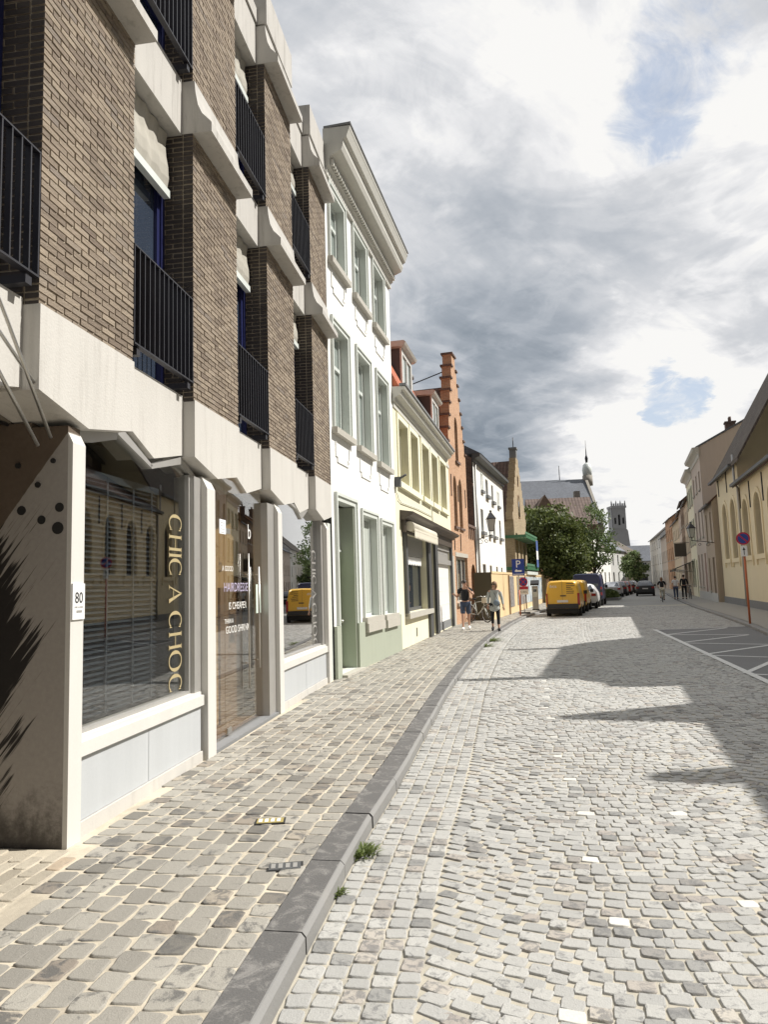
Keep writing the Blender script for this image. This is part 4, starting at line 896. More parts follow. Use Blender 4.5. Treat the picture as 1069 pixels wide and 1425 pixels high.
for k, hs in enumerate((top, mid, gnd)):
    for j, (a, b, c_, d_) in enumerate(hs):
        w = sash(H, a + 0.02, b - 0.02, c_, d_ - 0.0, 0.0, 0.19, transom=0.66 if k < 2 else None, bars=(0.5,) if k < 2 else ())
        f = MB(); tw = 0.13
        for q, (w_, pz) in enumerate(((tw, 0.03), (0.05, 0.055))): 
            f.box(a - tw, a - tw + w_, -pz, -0.001 - 0.03 * q, c_, d_ + (tw if q == 0 else tw + 0.0)); f.box(b + tw - w_, b + tw, -pz, -0.001 - 0.03 * q, c_, d_ + tw); f.box(a - tw + w_, b + tw - w_, -pz, -0.001 - 0.03 * q, d_ + tw - w_, d_ + tw)
        f.build('architrave', M['trim_grey'], w)
        MB().box(a - 0.17, b + 0.17, -0.11, 0.2, c_ - 0.12, c_ - 0.002).build('sill', M['sill_stone'], w)
        if k < 2:
            pnl = MB(); zb = c_ - 0.62; za = c_ - 0.24; xa, xb = a + 0.02, b - 0.02; t_ = 0.035
            for (x0, x1, z0, z1) in ((xa + 0.12, xb - 0.12, zb, zb + t_), (xa, xa + t_, zb + 0.14, za), (xb - t_, xb, zb + 0.14, za), (xa, xa + 0.14, zb + 0.10, zb + 0.14), (xb - 0.14, xb, zb + 0.10, zb + 0.14), (xa + 0.105, xa + 0.14, zb, zb + 0.10), (xb - 0.14, xb - 0.105, zb, zb + 0.10)): pnl.box(x0, x1, -0.02, -0.001, z0, z1)
            pnl.build('panel_moulding', M['white_wall'], H)
        elif k == 2:
            MB().box(a - 0.16, b + 0.16, -0.13, -0.056, c_ - 0.30, c_ - 0.122).build('sill', M['sill_stone'], H)
            cu = MB(); n = 22
            for i in range(n): cu.quad((a + 0.08 + (b - a - .16) * i / n, 0.155 + 0.008 * (i % 2), c_ + .07), (a + 0.08 + (b - a - .16) * (i + 1) / n, 0.155 + 0.008 * ((i + 1) % 2), c_ + .07), (a + 0.08 + (b - a - .16) * (i + 1) / n, 0.155 + 0.008 * ((i + 1) % 2), d_ - .07), (a + 0.08 + (b - a - .16) * i / n, 0.155 + 0.008 * (i % 2), d_ - .07))
            cu.build('curtain', M['curtain'], w)
f = MB(); a, b, c_, d_ = door; tw = 0.15
for (w_, pz) in ((tw, 0.03), (0.06, 0.06)): f.box(a - tw + 0.02, a - tw + 0.02 + w_, -pz, -0.001 - (0.03 if pz > 0.05 else 0), 1.02, d_ + tw); f.box(b + tw - w_, b + tw, -pz, -0.001 - (0.03 if pz > 0.05 else 0), 1.0, d_ + tw); f.box(a - tw + 0.02 + w_, b + tw - w_, -pz, -0.001 - (0.03 if pz > 0.05 else 0), d_ + tw - w_, d_ + tw)
f.build('door_surround', M['trim_grey'], H)
rv = MB(); rv.box(1.44, 1.478, 0.002, 0.35, 0.15, 3.30); rv.box(0.302, 0.34, 0.002, 0.35, 0.15, 3.30); rv.build('door_reveal', M['grey_green'], H)
dr = MB().box(0.342, 1.438, 0.30, 0.35, 0.16, 2.42)
for (x0, x1, z0, z1) in ((0.44, 0.80, 0.30, 0.62), (0.98, 1.34, 0.30, 0.62), (0.44, 0.80, 2.02, 2.30), (0.98, 1.34, 2.02, 2.30), (0.44, 0.62, 0.75, 1.9), (1.16, 1.34, 0.75, 1.9)): ring_frame(dr, x0, x1, z0, z1, 0.035, 0.275, 0.2995)
d_o = dr.build('door', M['door_green'], H)
gr = MB().box(0.72, 1.06, 0.285, 0.2985, 0.95, 1.88, 0)
for i in range(4): gr.box(0.76 + 0.08 * i, 0.775 + 0.08 * i, 0.268, 0.284, 0.97, 1.86, 1)
gr.build('grille', [M['black'], M['black_metal']], d_o)
MB().ball((1.33, 0.25, 1.05), 0.035).box(1.31, 1.35, 0.27, 0.299, 0.95, 1.2).build('handle', M['steel'], d_o)
mb = MB(); ring_frame(mb, 0.342, 1.438, 2.46, 3.30, 0.06, 0.28, 0.36); mb.box(0.342, 1.438, 0.26, 0.36, 2.421, 2.459)
w = mb.build('fanlight', M['frame_white'], H); MB().box(0.40, 1.38, 0.32, 0.328, 2.52, 3.24).build('pane', M['pane'], w)
MB().box(0.25, 1.55, -0.16, 0.3, 0.0, 0.139).build('doorstep', M['sill_stone'], H)

# ------------------------------------------------------------------ cream house with a shop
Y0 = (0.31, 18.15); AZY = 12.9; LY = 10.5
loc, rz = lrow(Y0, AZY)
H = thing('shop_house', 'cream two storey house with red tiled roof, dormers and a dark shopfront', 'house', loc, rz)
wins = [(0.52, 1.82, 4.45, 6.17), (2.22, 3.40, 4.45, 6.19), (4.12, 5.45, 4.47, 6.21), (5.98, 7.28, 4.49, 6.23), (7.95, 9.45, 4.52, 6.30)]
sh = (0.95, 4.35, 0.98, 3.12); dk_ = (4.85, 5.75, 0.12, 3.12); wd_ = (6.25, 9.75, 0.12, 3.12)
mb = MB(); mb.wall(0.0, LY, 0.0, 6.75, 0.0, wins + [sh, dk_, wd_], 0.22, 0)
mb.quad((LY, 0, 0), (LY, 8, 0), (LY, 8, 6.75), (LY, 0, 6.75)); mb.quad((0, 8, 0), (0, 0, 0), (0, 0, 6.75), (0, 8, 6.75)); mb.quad((LY, 8, 0), (0, 8, 0), (0, 8, 6.75), (LY, 8, 6.75))
mb.build('wall', M['cream_wall'], H)
for (a, b, c_, d_) in wins:
    w = sash(H, a + 0.01, b - 0.01, c_, d_, 0.0, 0.23, 'pane_warm', 'cream_trim', w=0.07)
    f = MB(); ring_frame(f, a - 0.14, b + 0.14, c_, d_ + 0.14, 0.14, -0.035, -0.001, bottom=False); f.build('architrave', M['cream_trim'], w)
    MB().box(a - 0.2, b + 0.2, -0.10, 0.15, c_ - 0.16, c_ - 0.002).build('sill', M['cream_trim'], w)
MB().box(0.0, LY, -0.03, -0.001, 6.36, 6.50).build('frieze', M['cornice_grey'], H)
pr = [(0.0, 6.50), (-0.07, 6.50), (-0.09, 6.60), (-0.22, 6.66), (-0.25, 6.73), (-0.25, 6.77), (-0.33, 6.80), (-0.36, 6.86), (0.0, 6.88)]
cn = MB().prism(pr[::-1], -0.06, LY - 0.75, 'x').build('cornice', M['cornice_grey'], H); MB().box(-0.07, LY - 0.72, -0.385, -0.20, 6.882, 6.95).build('gutter', M['bluestone'], cn)
rf = MB().prism([(-0.19, 6.885), (0.85, 8.95), (4.0, 10.3), (7.3, 8.9), (8.1, 6.885)][::-1], 0.0, LY, 'x').build('roof', M['tile_red'], H)
def dormer(u, w, y0, z0, z1):
    mb = MB(); mb.box(u, u + w, y0, y0 + 2.4, z0, z1, 0); d_ = mb.build('dormer', M['anthracite'], rf)
    f = MB(); ring_frame(f, u - 0.06, u + w + 0.06, z0 - 0.05, z1, 0.16, y0 - 0.06, y0 - 0.002); f.box(u + w / 2 - 0.04, u + w / 2 + 0.04, y0 - 0.05, y0 - 0.003, z0 + 0.1, z1 - 0.16); f.build('dormer_frame', M['white_paint'], d_)
    MB().box(u + 0.1, u + w - 0.1, y0 - 0.02, y0 - 0.004, z0 + 0.1, z1 - 0.15).build('pane', M['pane_curtain'], d_)
    cp = MB().prism([(y0 - 0.18, z1 + 0.05), (y0 - 0.22, z1 + 0.12), (y0 - 0.16, z1 + 0.17), (y0 + 2.6, z1 + 0.17), (y0 + 2.6, z1 + 0.005), (y0 - 0.1, z1 + 0.005)], u - 0.22, u + w + 0.22, 'x'); cp.build('dormer_roof', M['cornice_grey'], d_)
dormer(2.35, 1.45, 0.22, 7.2, 8.72); dormer(7.9, 1.5, 0.22, 7.2, 8.72)
MB().tube([(9.0, 1.2, 8.7), (9.0, 1.2, 9.75)], 0.14, 10).tube([(9.0, 1.2, 9.75), (9.0, 1.2, 9.9)], 0.19, 10).build('chimney', M['bluestone'], rf)
# shopfront
mb = MB(); pr = [(-0.002, 3.44), (-0.12, 3.44), (-0.20, 3.52), (-0.34, 3.56), (-0.36, 3.64), (-0.002, 3.70)]
mb.prism(pr[::-1], 0.45, 10.25, 'x'); mb.box(0.55, 9.95, -0.11, -0.002, 3.125, 3.44); mb.build('shop_cornice', M['dark_wood'], H)
for (a, b) in ((0.72, 0.95), (4.36, 4.60), (4.64, 4.85), (5.75, 6.0), (6.05, 6.24), (9.76, 10.05)): MB().box(a, b, -0.09, 0.0 - 0.002, 0.12 if a > 4 else 0.9, 3.124).build('pilaster', M['anthracite'], H)
MB().box(0.72, 4.7, -0.14, 0.2, 0.84, 0.979).build('shop_sill', M['sill_stone'], H)
w = sash(H, 0.96, 4.34, 0.99, 3.11, 0.0, 0.24, 'pane', 'anthracite', w=0.09)
MB().box(1.04, 4.28, 0.09, 0.16, 2.56, 3.10).build('roller_shutter', m_plain('slat_grey', (0.30, 0.30, 0.28), 0.5), w)
lc = MB()
for i in range(12):
    x0 = 1.05 + i * 0.268; lc.prism([(x0, 2.545), (x0, 2.36), (x0 + 0.067, 2.31), (x0 + 0.134, 2.30), (x0 + 0.2, 2.31), (x0 + 0.266, 2.36), (x0 + 0.266, 2.545)], 0.145, 0.150, 'y')
lc.build('lace', M['cloth_white'], w)
aw = MB(); aw.tube([(0.72, -0.20, 3.28), (4.75, -0.20, 3.28)], 0.13, 12); aw.box(0.72, 4.75, -0.34, -0.30, 3.16, 3.22)
ao = aw.build('awning', M['canvas'], H)
vl = MB()
for i in range(20): x0 = 0.75 + i * 0.2; vl.prism([(x0, 3.16), (x0, 3.02), (x0 + 0.1, 2.95), (x0 + 0.199, 3.02), (x0 + 0.199, 3.16)], -0.335, -0.325, 'y')
vl.build('valance', M['canvas'], ao)
MB().box(4.852, 5.748, 0.10, 0.16, 0.13, 3.118).box(4.95, 5.65, 0.08, 0.099, 1.1, 2.6).build('shop_door', M['black'], H)
mb = MB(); mb.box(6.252, 9.748, 0.06, 0.2, 0.40, 2.44); 
for i in range(4): mb.box(6.252, 9.748, 0.052, 0.0595, 0.52 + i * 0.48, 0.53 + i * 0.48)
mb.build('panel_door', M['door_white'], H)
MB().box(6.252, 9.748, 0.02, 0.2, 0.12, 0.396).build('panel_base', M['bluestone'], H)
mb = MB(); mb.box(6.252, 9.748, 0.0, 0.2, 2.95, 3.118); mb.box(6.252, 9.748, 0.05, 0.2, 2.62, 2.949); mb.box(6.252, 9.748, -0.05, 0.2, 2.445, 2.619); mb.build('sign_panel', M['alu'], H)
MB().box(2.25, 2.4, -0.008, -0.001, 0.28, 0.52).build('vent', M['anthracite'], H); MB().box(4.45, 4.55, -0.008, -0.001, 0.3, 0.6).build('vent', M['anthracite'], H)
cb = MB().tube([(0.05, -0.03, 4.1), (0.25, -0.03, 3.95), (0.6, -0.03, 3.9), (3.0, -0.03, 3.98), (5.72, -0.03, 4.0)], 0.012, 6); cb.tube([(5.72, -0.03, 3.7), (5.72, -0.03, 6.5)], 0.014, 6); cb.build('cable', M['trim_grey'], H)
bx_ = MB().box(-0.06, 0.12, -0.14, -0.002, 4.25, 4.5).tube([(0.0, -0.1, 4.45), (-0.02, -0.3, 4.55)], 0.03, 6).build('cable_box', M['anthracite'], H)

# ------------------------------------------------------------------ orange brick stepped gable
O0 = adv(Y0, AZY, LY); AZO = 17.0; LO = 4.1
loc, rz = lrow(O0, AZO)
H = thing('stepped_gable_house', 'narrow orange brick house with tall stepped gable and arched windows', 'house', loc, rz)
def gable_steps(c, half, z0, z1, n, top_half):
    pts = []; 
    for i in range(n + 1):
        h = half + (top_half - half) * i / n; z_a = z0 + (z1 - z0) * i / (n + 1); z_b = z0 + (z1 - z0) * (i + 1) / (n + 1); pts += [(c - h, z_a), (c - h, z_b)]
    return pts + [(2 * c - x, z) for x, z in reversed(pts)]
cO = 1.95; gp_ = gable_steps(cO, 1.95, 7.0, 11.7, 7, 0.36)
wl = [(0.85, 1.55, 4.10, 6.25, 0.45), (1.98, 2.70, 4.10, 6.25, 0.45), (1.60, 2.25, 6.95, 8.9, 0.4), (0.75, 3.35, 0.95, 2.85)]
mb = MB(); mb.wall(0.0, LO - 0.2, 0.0, 7.0, 0.0, [h for h in wl if h[3] < 7], 0.16, 0)
hz = wl[2]
for (x0, x1, z0, z1) in []: pass
# gable field as a slab with a real opening left out: built from horizontal courses
zs = sorted({p[1] for p in gp_} | {7.0, 8.5, 8.9})
for za, zb in zip(zs[:-1], zs[1:]):
    zc = (za + zb) / 2; i = int((zc - 7.0) / ((11.7 - 7.0) / 8)); i = min(i, 7); h = 1.95 + (0.36 - 1.95) * i / 7
    if zc < 8.5: mb.box(cO - h, 1.60, 0.0, 0.40, za, zb); mb.box(2.25, cO + h, 0.0, 0.40, za, zb)
    elif zc < 8.9: mb.box(cO - h, 1.60, 0.0, 0.40, za, zb); mb.box(2.25, cO + h, 0.0, 0.40, za, zb)
    else: mb.box(cO - h, cO + h, 0.0, 0.40, za, zb)
a_ = arch_pts(1.60, 2.25, 8.5, 0.4)
for p, q in zip(a_[:-1], a_[1:]): mb.prism([p, q, (q[0], 8.9), (p[0], 8.9)], 0.0, 0.40, 'y')
mb.quad((LO - 0.2, 0, 0), (LO - 0.2, 8, 0), (LO - 0.2, 8, 7), (LO - 0.2, 0, 7)); mb.quad((0, 8, 0), (0, 0.4, 0), (0, 0.4, 7), (0, 8, 7))
mb.build('wall', M['brick_orange'], H)
for i in range(8):
    h = 1.95 + (0.36 - 1.95) * i / 7; z = 7.0 + (11.7 - 7.0) / 8 * (i + 1); h2 = 1.95 + (0.36 - 1.95) * (i + 1) / 7 if i < 7 else -0.3
    for s in (-1, 1): x0, x1 = sorted((cO + s * (h + 0.07), cO + s * (max(h2, 0.0) - 0.05) if i < 7 else cO)); MB().box(x0, x1 - (0.001 if s < 0 else 0), -0.06, 0.46, z - 0.075, z + 0.004).build('coping', M['brick_dark'], H)
for (a, b, c_, d_, r_) in wl[:3]:
    f = MB(); ring_frame(f, a, b, c_, d_, 0.05, 0.13, 0.19, 0, r_); w = f.build('window', M['sill_stone'], H)
    sp = d_ - r_; pn = MB().prism([(a + .03, c_ + .03)] + [(b - .03, c_ + .03)] + arch_pts(a + .03, b - .03, sp, r_ - .03)[::-1], 0.155, 0.165, 'y'); pn.build('pane', M['leadlight'], w)
    MB().box(a - 0.1, b + 0.1, -0.08, 0.12, c_ - 0.10, c_ - 0.002).build('sill', M['brick_dark'], w)
MB().box(0.70, 3.45, -0.02, 0.1, 2.852, 3.02).build('lintel', M['sill_stone'], H)
f = MB(); ring_frame(f, 0.75, 3.35, 0.95, 2.85, 0.09, 0.12, 0.2); f.box(1.55, 1.68, 0.121, 0.2, 1.04, 2.76); f.box(2.45, 2.58, 0.121, 0.2, 1.04, 2.76)
w = f.build('shop_window', M['sill_stone'], H); MB().box(0.83, 3.27, 0.155, 0.163, 1.03, 2.77).build('pane', M['pane'], w); MB().box(0.65, 3.45, -0.1, 0.1, 0.82, 0.948).build('sill', M['sill_stone'], w)
MB().box(0.0, 0.35, -0.02, -0.001, 0.0, 2.85).build('quoin', M['sill_stone'], H)
for x0, z0, z1 in ((1.9, 3.1, 3.85), (0.35, 5.3, 6.2), (1.74, 5.2, 5.9), (3.4, 5.1, 5.9), (0.6, 3.1, 3.7)): MB().box(x0, x0 + 0.05, -0.03, -0.001, z0, z1).build('wall_anchor', M['black_metal'], H)
rf = MB().prism([(-0.05, 7.0), (LO - 0.15, 7.0), (cO, 10.3)], 0.41, 8.0, 'y').build('roof', M['tile_brown'], H)
MB().tube([(cO, 0.44, 11.0), (cO - 0.1, 2.6, 10.35)], 0.025, 6).build('stay_rod', M['black_metal'], H)
# gateway with arched door between the gable and the white house
g0 = adv(O0, AZO, LO - 0.19); loc, rz = lrow(g0, AZO)
G = thing('gateway', 'low orange brick gateway with a dark arched door beside the stepped gable', 'gateway', loc, rz)
mb = MB(); mb.wall(0.0, 2.0, 0.0, 4.3, 0.05, [(0.55, 1.75, 0.12, 2.62, 0.6)], 0.3, 0); mb.box(0.0, 2.0, 0.35, 0.5, 2.7, 4.3); mb.build('wall', M['brick_orange'], G)
cr_ = MB().box(-0.02, 2.02, -0.02, 0.55, 4.30, 4.42)
for i in range(4): cr_.box(0.12 + 0.5 * i, 0.24 + 0.5 * i, 0.0, 0.049, 3.75, 4.29)
cr_.build('corbel', M['brick_dark'], G)
MB().prism([(0.55, 0.12), (1.75, 0.12)] + arch_pts(0.55, 1.75, 2.02, 0.6)[::-1], 0.30, 0.36, 'y').build('door', M['dark_wood'], G)

# ------------------------------------------------------------------ white house with black windows
W2 = (4.35, 33.9); AZ2 = 17.5; L2 = 9.9
loc, rz = lrow(W2, AZ2)
H = thing('whitewashed_house', 'whitewashed house with narrow black windows and dark gutter behind the hoarding', 'house', loc, rz)
tw_ = [(3.55, 4.30, 6.35, 7.22), (5.45, 6.05, 6.22, 7.15)]; nic = [(2.10, 2.60, 6.45, 7.36), (7.55, 8.15, 6.17, 7.02)]
mw = [(1.65, 2.40, 4.30, 5.34), (4.00, 4.50, 4.28, 5.32), (5.45, 6.15, 4.28, 5.28), (7.80, 8.42, 4.30, 5.24)]
mw = [(a, b, c_ - 0.0, d_ + 0.12) for a, b, c_, d_ in mw]
gw = [(1.6, 2.5, 1.4, 2.68), (3.75, 4.4, 1.4, 2.65), (5.9, 6.5, 1.4, 2.62), (7.8, 8.3, 1.4, 2.60)]
mb = MB(); mb.wall(0, L2, 0, 7.75, 0.0, tw_ + mw + gw, 0.22, 0); mb.wall(0, 0, 0, 0, 0)
mb.quad((L2, 0, 0), (L2, 8, 0), (L2, 8, 7.75), (L2, 0, 7.75)); mb.build('wall', M['white_wall'], H)
MB().box(-0.004, 0.0, 0.05, 8.0, 0.0, 7.75).prism([(0.0, 7.75), (8.0, 7.75), (4.0, 10.2)], -0.004, 0.02, 'x').build('side_wall', M['brick_dark'], H)
for (a, b, c_, d_) in tw_ + mw + gw:
    w = sash(H, a, b, c_, d_, 0, 0.2, 'pane', 'black', w=0.05); MB().box(a - 0.1, b + 0.1, -0.16, 0.1, c_ - 0.16, c_ - 0.002).build('sill', M['bluestone'], w)
for (a, b, c_, d_) in nic:
    f = MB(); ring_frame(f, a, b, c_, d_, 0.08, -0.03, -0.001); n_ = f.build('niche', M['trim_grey'], H); MB().box(a - 0.1, b + 0.1, -0.12, -0.001, c_ - 0.14, c_ - 0.003).build('sill', M['bluestone'], n_)
pr = [(0.0, 7.55), (-0.08, 7.55), (-0.10, 7.72), (-0.38, 7.80), (-0.40, 7.95), (0.0, 7.98)]
MB().prism(pr[::-1], -0.1, L2 + 0.1, 'x').build('gutter', M['anthracite'], H)
MB().prism([(-0.42, 7.955), (8.2, 7.955), (4.0, 10.5)], 0.025, L2 + 0.05, 'x').build('roof', M['slate'], H)
MB().tube([(0.35, -0.06, 0.2), (0.35, -0.06, 7.6)], 0.05, 8).build('downpipe', M['alu'], H)

# ------------------------------------------------------------------ yellow-brown gable house with green balcony and banner
BG = (8.22, 45.0); AZB = 18.0
loc, rz = lrow(BG, AZB); LB = 6.2
H = thing('old_gable_house', 'old yellow brick gable house with brown pantile roof and green balcony ironwork', 'house', loc, rz)
c3 = 3.1; mb = MB(); hs = [(2.5, 3.3, 6.0, 7.6, 0.4), (0.7, 1.5, 3.2, 4.9), (2.6, 3.4, 3.2, 4.9), (4.5, 5.3, 3.2, 4.9), (2.8, 3.2, 8.2, 8.9)]
mb.wall(0, LB, 0, 5.7, 0.0, hs[1:4], 0.15, 0)
n = 9
for i in range(n):
    h = 3.1 * (1 - i / n) + 0.25; za = 5.7 + (10.1 - 5.7) * i / n; zb = 5.7 + (10.1 - 5.7) * (i + 1) / n; mb.box(c3 - h, c3 + h, 0, 0.45, za, zb)
mb.quad((0, 9, 0), (0, 0, 0), (0, 0, 5.7), (0, 9, 5.7)); mb.build('wall', M['brick_yellow'], H)
MB().box(c3 - 0.28, c3 + 0.28, 0.0, 0.45, 10.1, 10.75).box(c3 - 0.36, c3 + 0.36, -0.05, 0.5, 10.75, 10.87).build('chimney', M['bluestone'], H)
MB().tube([(c3, 0.2, 10.87), (c3, 0.2, 11.6)], 0.03, 6).build('finial', M['black_metal'], H)
for (a, b, c_, d_, *r_) in hs:
    y = -0.03 if c_ > 5 else 0.12
    f = MB(); ring_frame(f, a, b, c_, d_, 0.08, y, y + 0.06, 0, r_[0] if r_ else 0); w = f.build('window', M['brown_wood'], H); MB().box(a + .06, b - .06, y + 0.035 if c_ < 5 else -0.012, y + 0.04 if c_ < 5 else -0.004, c_ + .06, d_ - .06 - (r_[0] if r_ else 0)).build('pane', M['pane'], w)
MB().prism([(-0.1, 5.6), (LB + 0.1, 5.6), (c3, 10.0)], 0.46, 9.0, 'y').build('roof', M['tile_brown'], H)
sw_ = MB()
for (y0, y1, z0, z1) in ((1.5, 2.8, 2.6, 4.6), (4.0, 5.3, 2.6, 4.6)):
    sw_.box(-0.03, -0.003, y0, y1, z0, z1, 0)
sw_.build('side_window', M['pane_curtain'], H)
gb = MB()
for z in (4.75, 2.75):
    gb.box(-0.3, LB + 0.2, -0.75, -0.70, z - 0.25, z - 0.05); gb.box(-0.3, -0.25, -0.75, 2.5, z - 0.25, z - 0.05)
    for i in range(12): x = -0.2 + i * 0.56; gb.tube([(x, -0.72, z - 0.1), (x + 0.2, -0.72, z + 0.12), (x + 0.42, -0.72, z - 0.1)], 0.035, 5)
    gb.box(-0.28, LB + 0.15, -0.70, -0.005, z - 0.30, z - 0.26)
gb.build('balcony', M['green_paint'], H)
MB().box(0.2, LB, -0.65, -0.01, 0.0, 0.12).box(0.1, LB + 0.1, -0.7, -0.01, 2.2, 2.4).build('porch', M['trim_grey'], H)
bn = thing('banner', 'vertical blue and white banner hanging from the green balcony', 'banner', loc, rz)
b_ = MB(); 
for i, (z0, z1, m_) in enumerate(((2.72, 3.25, 0), (3.25, 3.85, 1), (3.85, 4.55, 0))): b_.box(4.4, 5.5, -0.86, -0.84, z0, z1, m_)
b_.build('cloth', [m_plain('banner_blue', (0.07, 0.12, 0.32), 0.8), M['cloth_white']], bn)
MB().tube([(4.3, -0.85, 4.57), (5.6, -0.85, 4.57)], 0.025, 6).build('rod', M['steel'], bn)
# ------------------------------------------------------------------ generic terrace house used for both rows
def terrace(name, label, p, az, L, eave, depth, ridge, wall, rows, side='R', roof='tile_grey', trim=None, n=3, win_w=0.95, pane='pane', frame='frame_white', group=None,
            door=True, cornice=None, chimneys=(), sides=True, plinth=None, arch=0.0, doorm='dark_wood', parts=True):
    loc, rz = rrow(p, az) if side == 'R' else lrow(p, az)
    H = thing(name, label, 'house', loc, rz, group)
    holes = []
    dn = None
    for ri, (za, zb) in enumerate(rows):
        for i in range(n):
            c_ = L * (i + 0.5) / n
            if ri == 0 and door and i == (n - 1 if side == 'R' else 0): dn = (c_ - 0.55, c_ + 0.55, 0.12, zb); holes.append(dn); continue
            holes.append((c_ - win_w / 2, c_ + win_w / 2, za, zb) + ((arch,) if arch else ()))
    mb = MB(); mb.wall(0, L, 0, eave, 0.0, holes, 0.18, 0)
    if sides:
        for x in (0, L): mb.quad((x, 0, 0), (x, depth, 0), (x, depth, eave), (x, 0, eave)); mb.poly([(x, 0, eave), (x, depth, eave), (x, depth / 2, ridge)])
    mb.build('wall', M[wall], H)
    ov = 0.22
    rf = MB(); sl = (ridge - eave) / (depth / 2)
    rf.prism([(-ov, eave - ov * sl + 0.02), (depth / 2, ridge + 0.02), (depth + ov, eave - ov * sl + 0.02), (depth + ov, eave - ov * sl + 0.14), (depth / 2, ridge + 0.16), (-ov, eave - ov * sl + 0.14)], -0.05, L + 0.05, 'x')
    rf = rf.build('roof', M[roof], H)
    for (u, y, h) in chimneys:
        z = eave + (y if y < depth / 2 else depth - y) * sl
        c_ = MB().box(u, u + 0.7, y - 0.35, y + 0.35, z - 0.8, z + h).box(u - 0.06, u + 0.76, y - 0.41, y + 0.41, z + h, z + h + 0.12)
        for k in (0.18, 0.52): c_.tube([(u + k, y, z + h + 0.12), (u + k, y, z + h + 0.5)], 0.10, 8)
        c_.build('chimney', M['brick_dark'], rf)
    for h in holes:
        if h is dn: 
            d_ = MB().box(h[0], h[1], 0.14, 0.18, h[2], h[3] - 0.5); ring_frame(d_, h[0], h[1], h[3] - 0.5, h[3], 0.05, 0.14, 0.18); d_.build('door', M[doorm], H); continue
        r_ = h[4] if len(h) > 4 else 0
        f = MB(); ring_frame(f, h[0], h[1], h[2], h[3], 0.06, 0.13, 0.19, 0, r_); f.box((h[0] + h[1]) / 2 - 0.025, (h[0] + h[1]) / 2 + 0.025, 0.134, 0.18, h[2] + .06, h[3] - .06 - r_ * 0.2)
        f.box(h[0] + .06, h[1] - .06, 0.125, 0.182, h[2] + (h[3] - h[2]) * .66 - .025, h[2] + (h[3] - h[2]) * .66 + .025)
        w = f.build('window', M[frame], H)
        MB().box(h[0] + .05, h[1] - .05, 0.162, 0.168, h[2] + .05, h[3] - .05 - r_ * 0.5).build('pane', M[pane], w)
        if parts: MB().box(h[0] - 0.1, h[1] + 0.1, -0.09, 0.12, h[2] - 0.11, h[2] - 0.002).build('sill', M['sill_stone'], w)
        if trim: 
            t_ = MB(); ring_frame(t_, h[0] - 0.13, h[1] + 0.13, h[2], h[3] + 0.13, 0.125, -0.03, -0.001, bottom=False); t_.build('architrave', M[trim], w)
    if cornice:
        pr = [(0.0, eave - 0.75), (-0.05, eave - 0.75), (-0.06, eave - 0.45), (-0.20, eave - 0.33), (-0.40, eave - 0.25), (-0.46, eave - 0.04), (-0.002, eave)]
        MB().prism(pr[::-1], -0.12, L + 0.12, 'x').build('cornice', M[cornice], H)
    else: MB().box(-0.05, L + 0.05, -ov - 0.12, -ov - 0.005, eave - ov * sl - 0.02, eave - ov * sl + 0.10).build('gutter', M['anthracite'], rf)
    if plinth: MB().box(-0.0, L, -0.03, -0.001, 0.0, 0.65).build('plinth', M[plinth], H)
    return H
# ------------------------------------------------------------------ yellow chapel on the shaded side
CP = (21.09, 44.65); AZC = 17.5
loc, rz = rrow(CP, AZC)
H = thing('chapel', 'yellow rendered chapel with tall leaded arched windows and a steep tiled roof', 'chapel', loc, rz)
LC = 24.5; SPL = 7.75
wn = [(1.85, 3.35, 2.72, 5.95, 0.75), (4.75, 6.35, 2.70, 5.95, 0.8)] + [(8.5 + i * 3.1, 10.0 + i * 3.1, 2.70, 5.55, 0.75) for i in range(5)]
mb = MB(); mb.wall(0, SPL, 0, 7.95, 0, wn[:2], 0.35, 0); mb.wall(SPL, LC, 0, 6.5, 0, wn[2:], 0.35, 0)
mb.quad((SPL, 0, 6.5), (SPL, 5, 6.5), (SPL, 5, 7.95), (SPL, 0, 7.95)); mb.poly([(0, 0, 0), (0, 11, 0), (0, 11, 7.95), (0, 5.5, 17.6), (0, 0, 7.95)]); mb.quad((LC, 0, 0), (LC, 11, 0), (LC, 11, 6.5), (LC, 0, 6.5))
mb.build('wall', M['chapel_wall'], H)
MB().box(0.0, LC, -0.05, -0.001, 0.0, 0.47).build('plinth', M['bluestone'], H)
for (a, b, c_, d_, r_) in wn:
    sp = d_ - r_
    f = MB(); ring_frame(f, a - 0.26, b + 0.26, c_ - 0.02, d_ + 0.26, 0.22, -0.05, -0.001, 0, r_ + 0.26, bottom=False); f.box(a - 0.45, b + 0.45, -0.09, -0.001, c_ - 0.24, c_ - 0.02); f.box(a - 0.42, a - 0.25, -0.07, -0.001, c_ - 0.5, c_ - 0.24); f.box(b + 0.25, b + 0.42, -0.07, -0.001, c_ - 0.5, c_ - 0.24)
    tr_ = MB(); ring_frame(tr_, a, b, c_, d_, 0.05, 0.24, 0.30, 0, r_)
    for k in range(1, 4): tr_.box(a + (b - a) * k / 4 - 0.012, a + (b - a) * k / 4 + 0.012, 0.235, 0.27, c_ + .05, sp + (0.3 if k != 2 else r_ - 0.1))
    for k in range(1, 9): tr_.box(a + .05, b - .05, 0.24, 0.268, c_ + k * 0.36, c_ + k * 0.36 + 0.02) if c_ + k * 0.36 < sp else None
    w = tr_.build('window', M['anthracite'], H); f.build('surround', M['chapel_trim'], w)
    MB().prism([(a + .02, c_ + .02), (b - .02, c_ + .02)] + arch_pts(a + .02, b - .02, sp, r_ - .02)[::-1], 0.275, 0.285, 'y').build('pane', M['leadlight'], w)
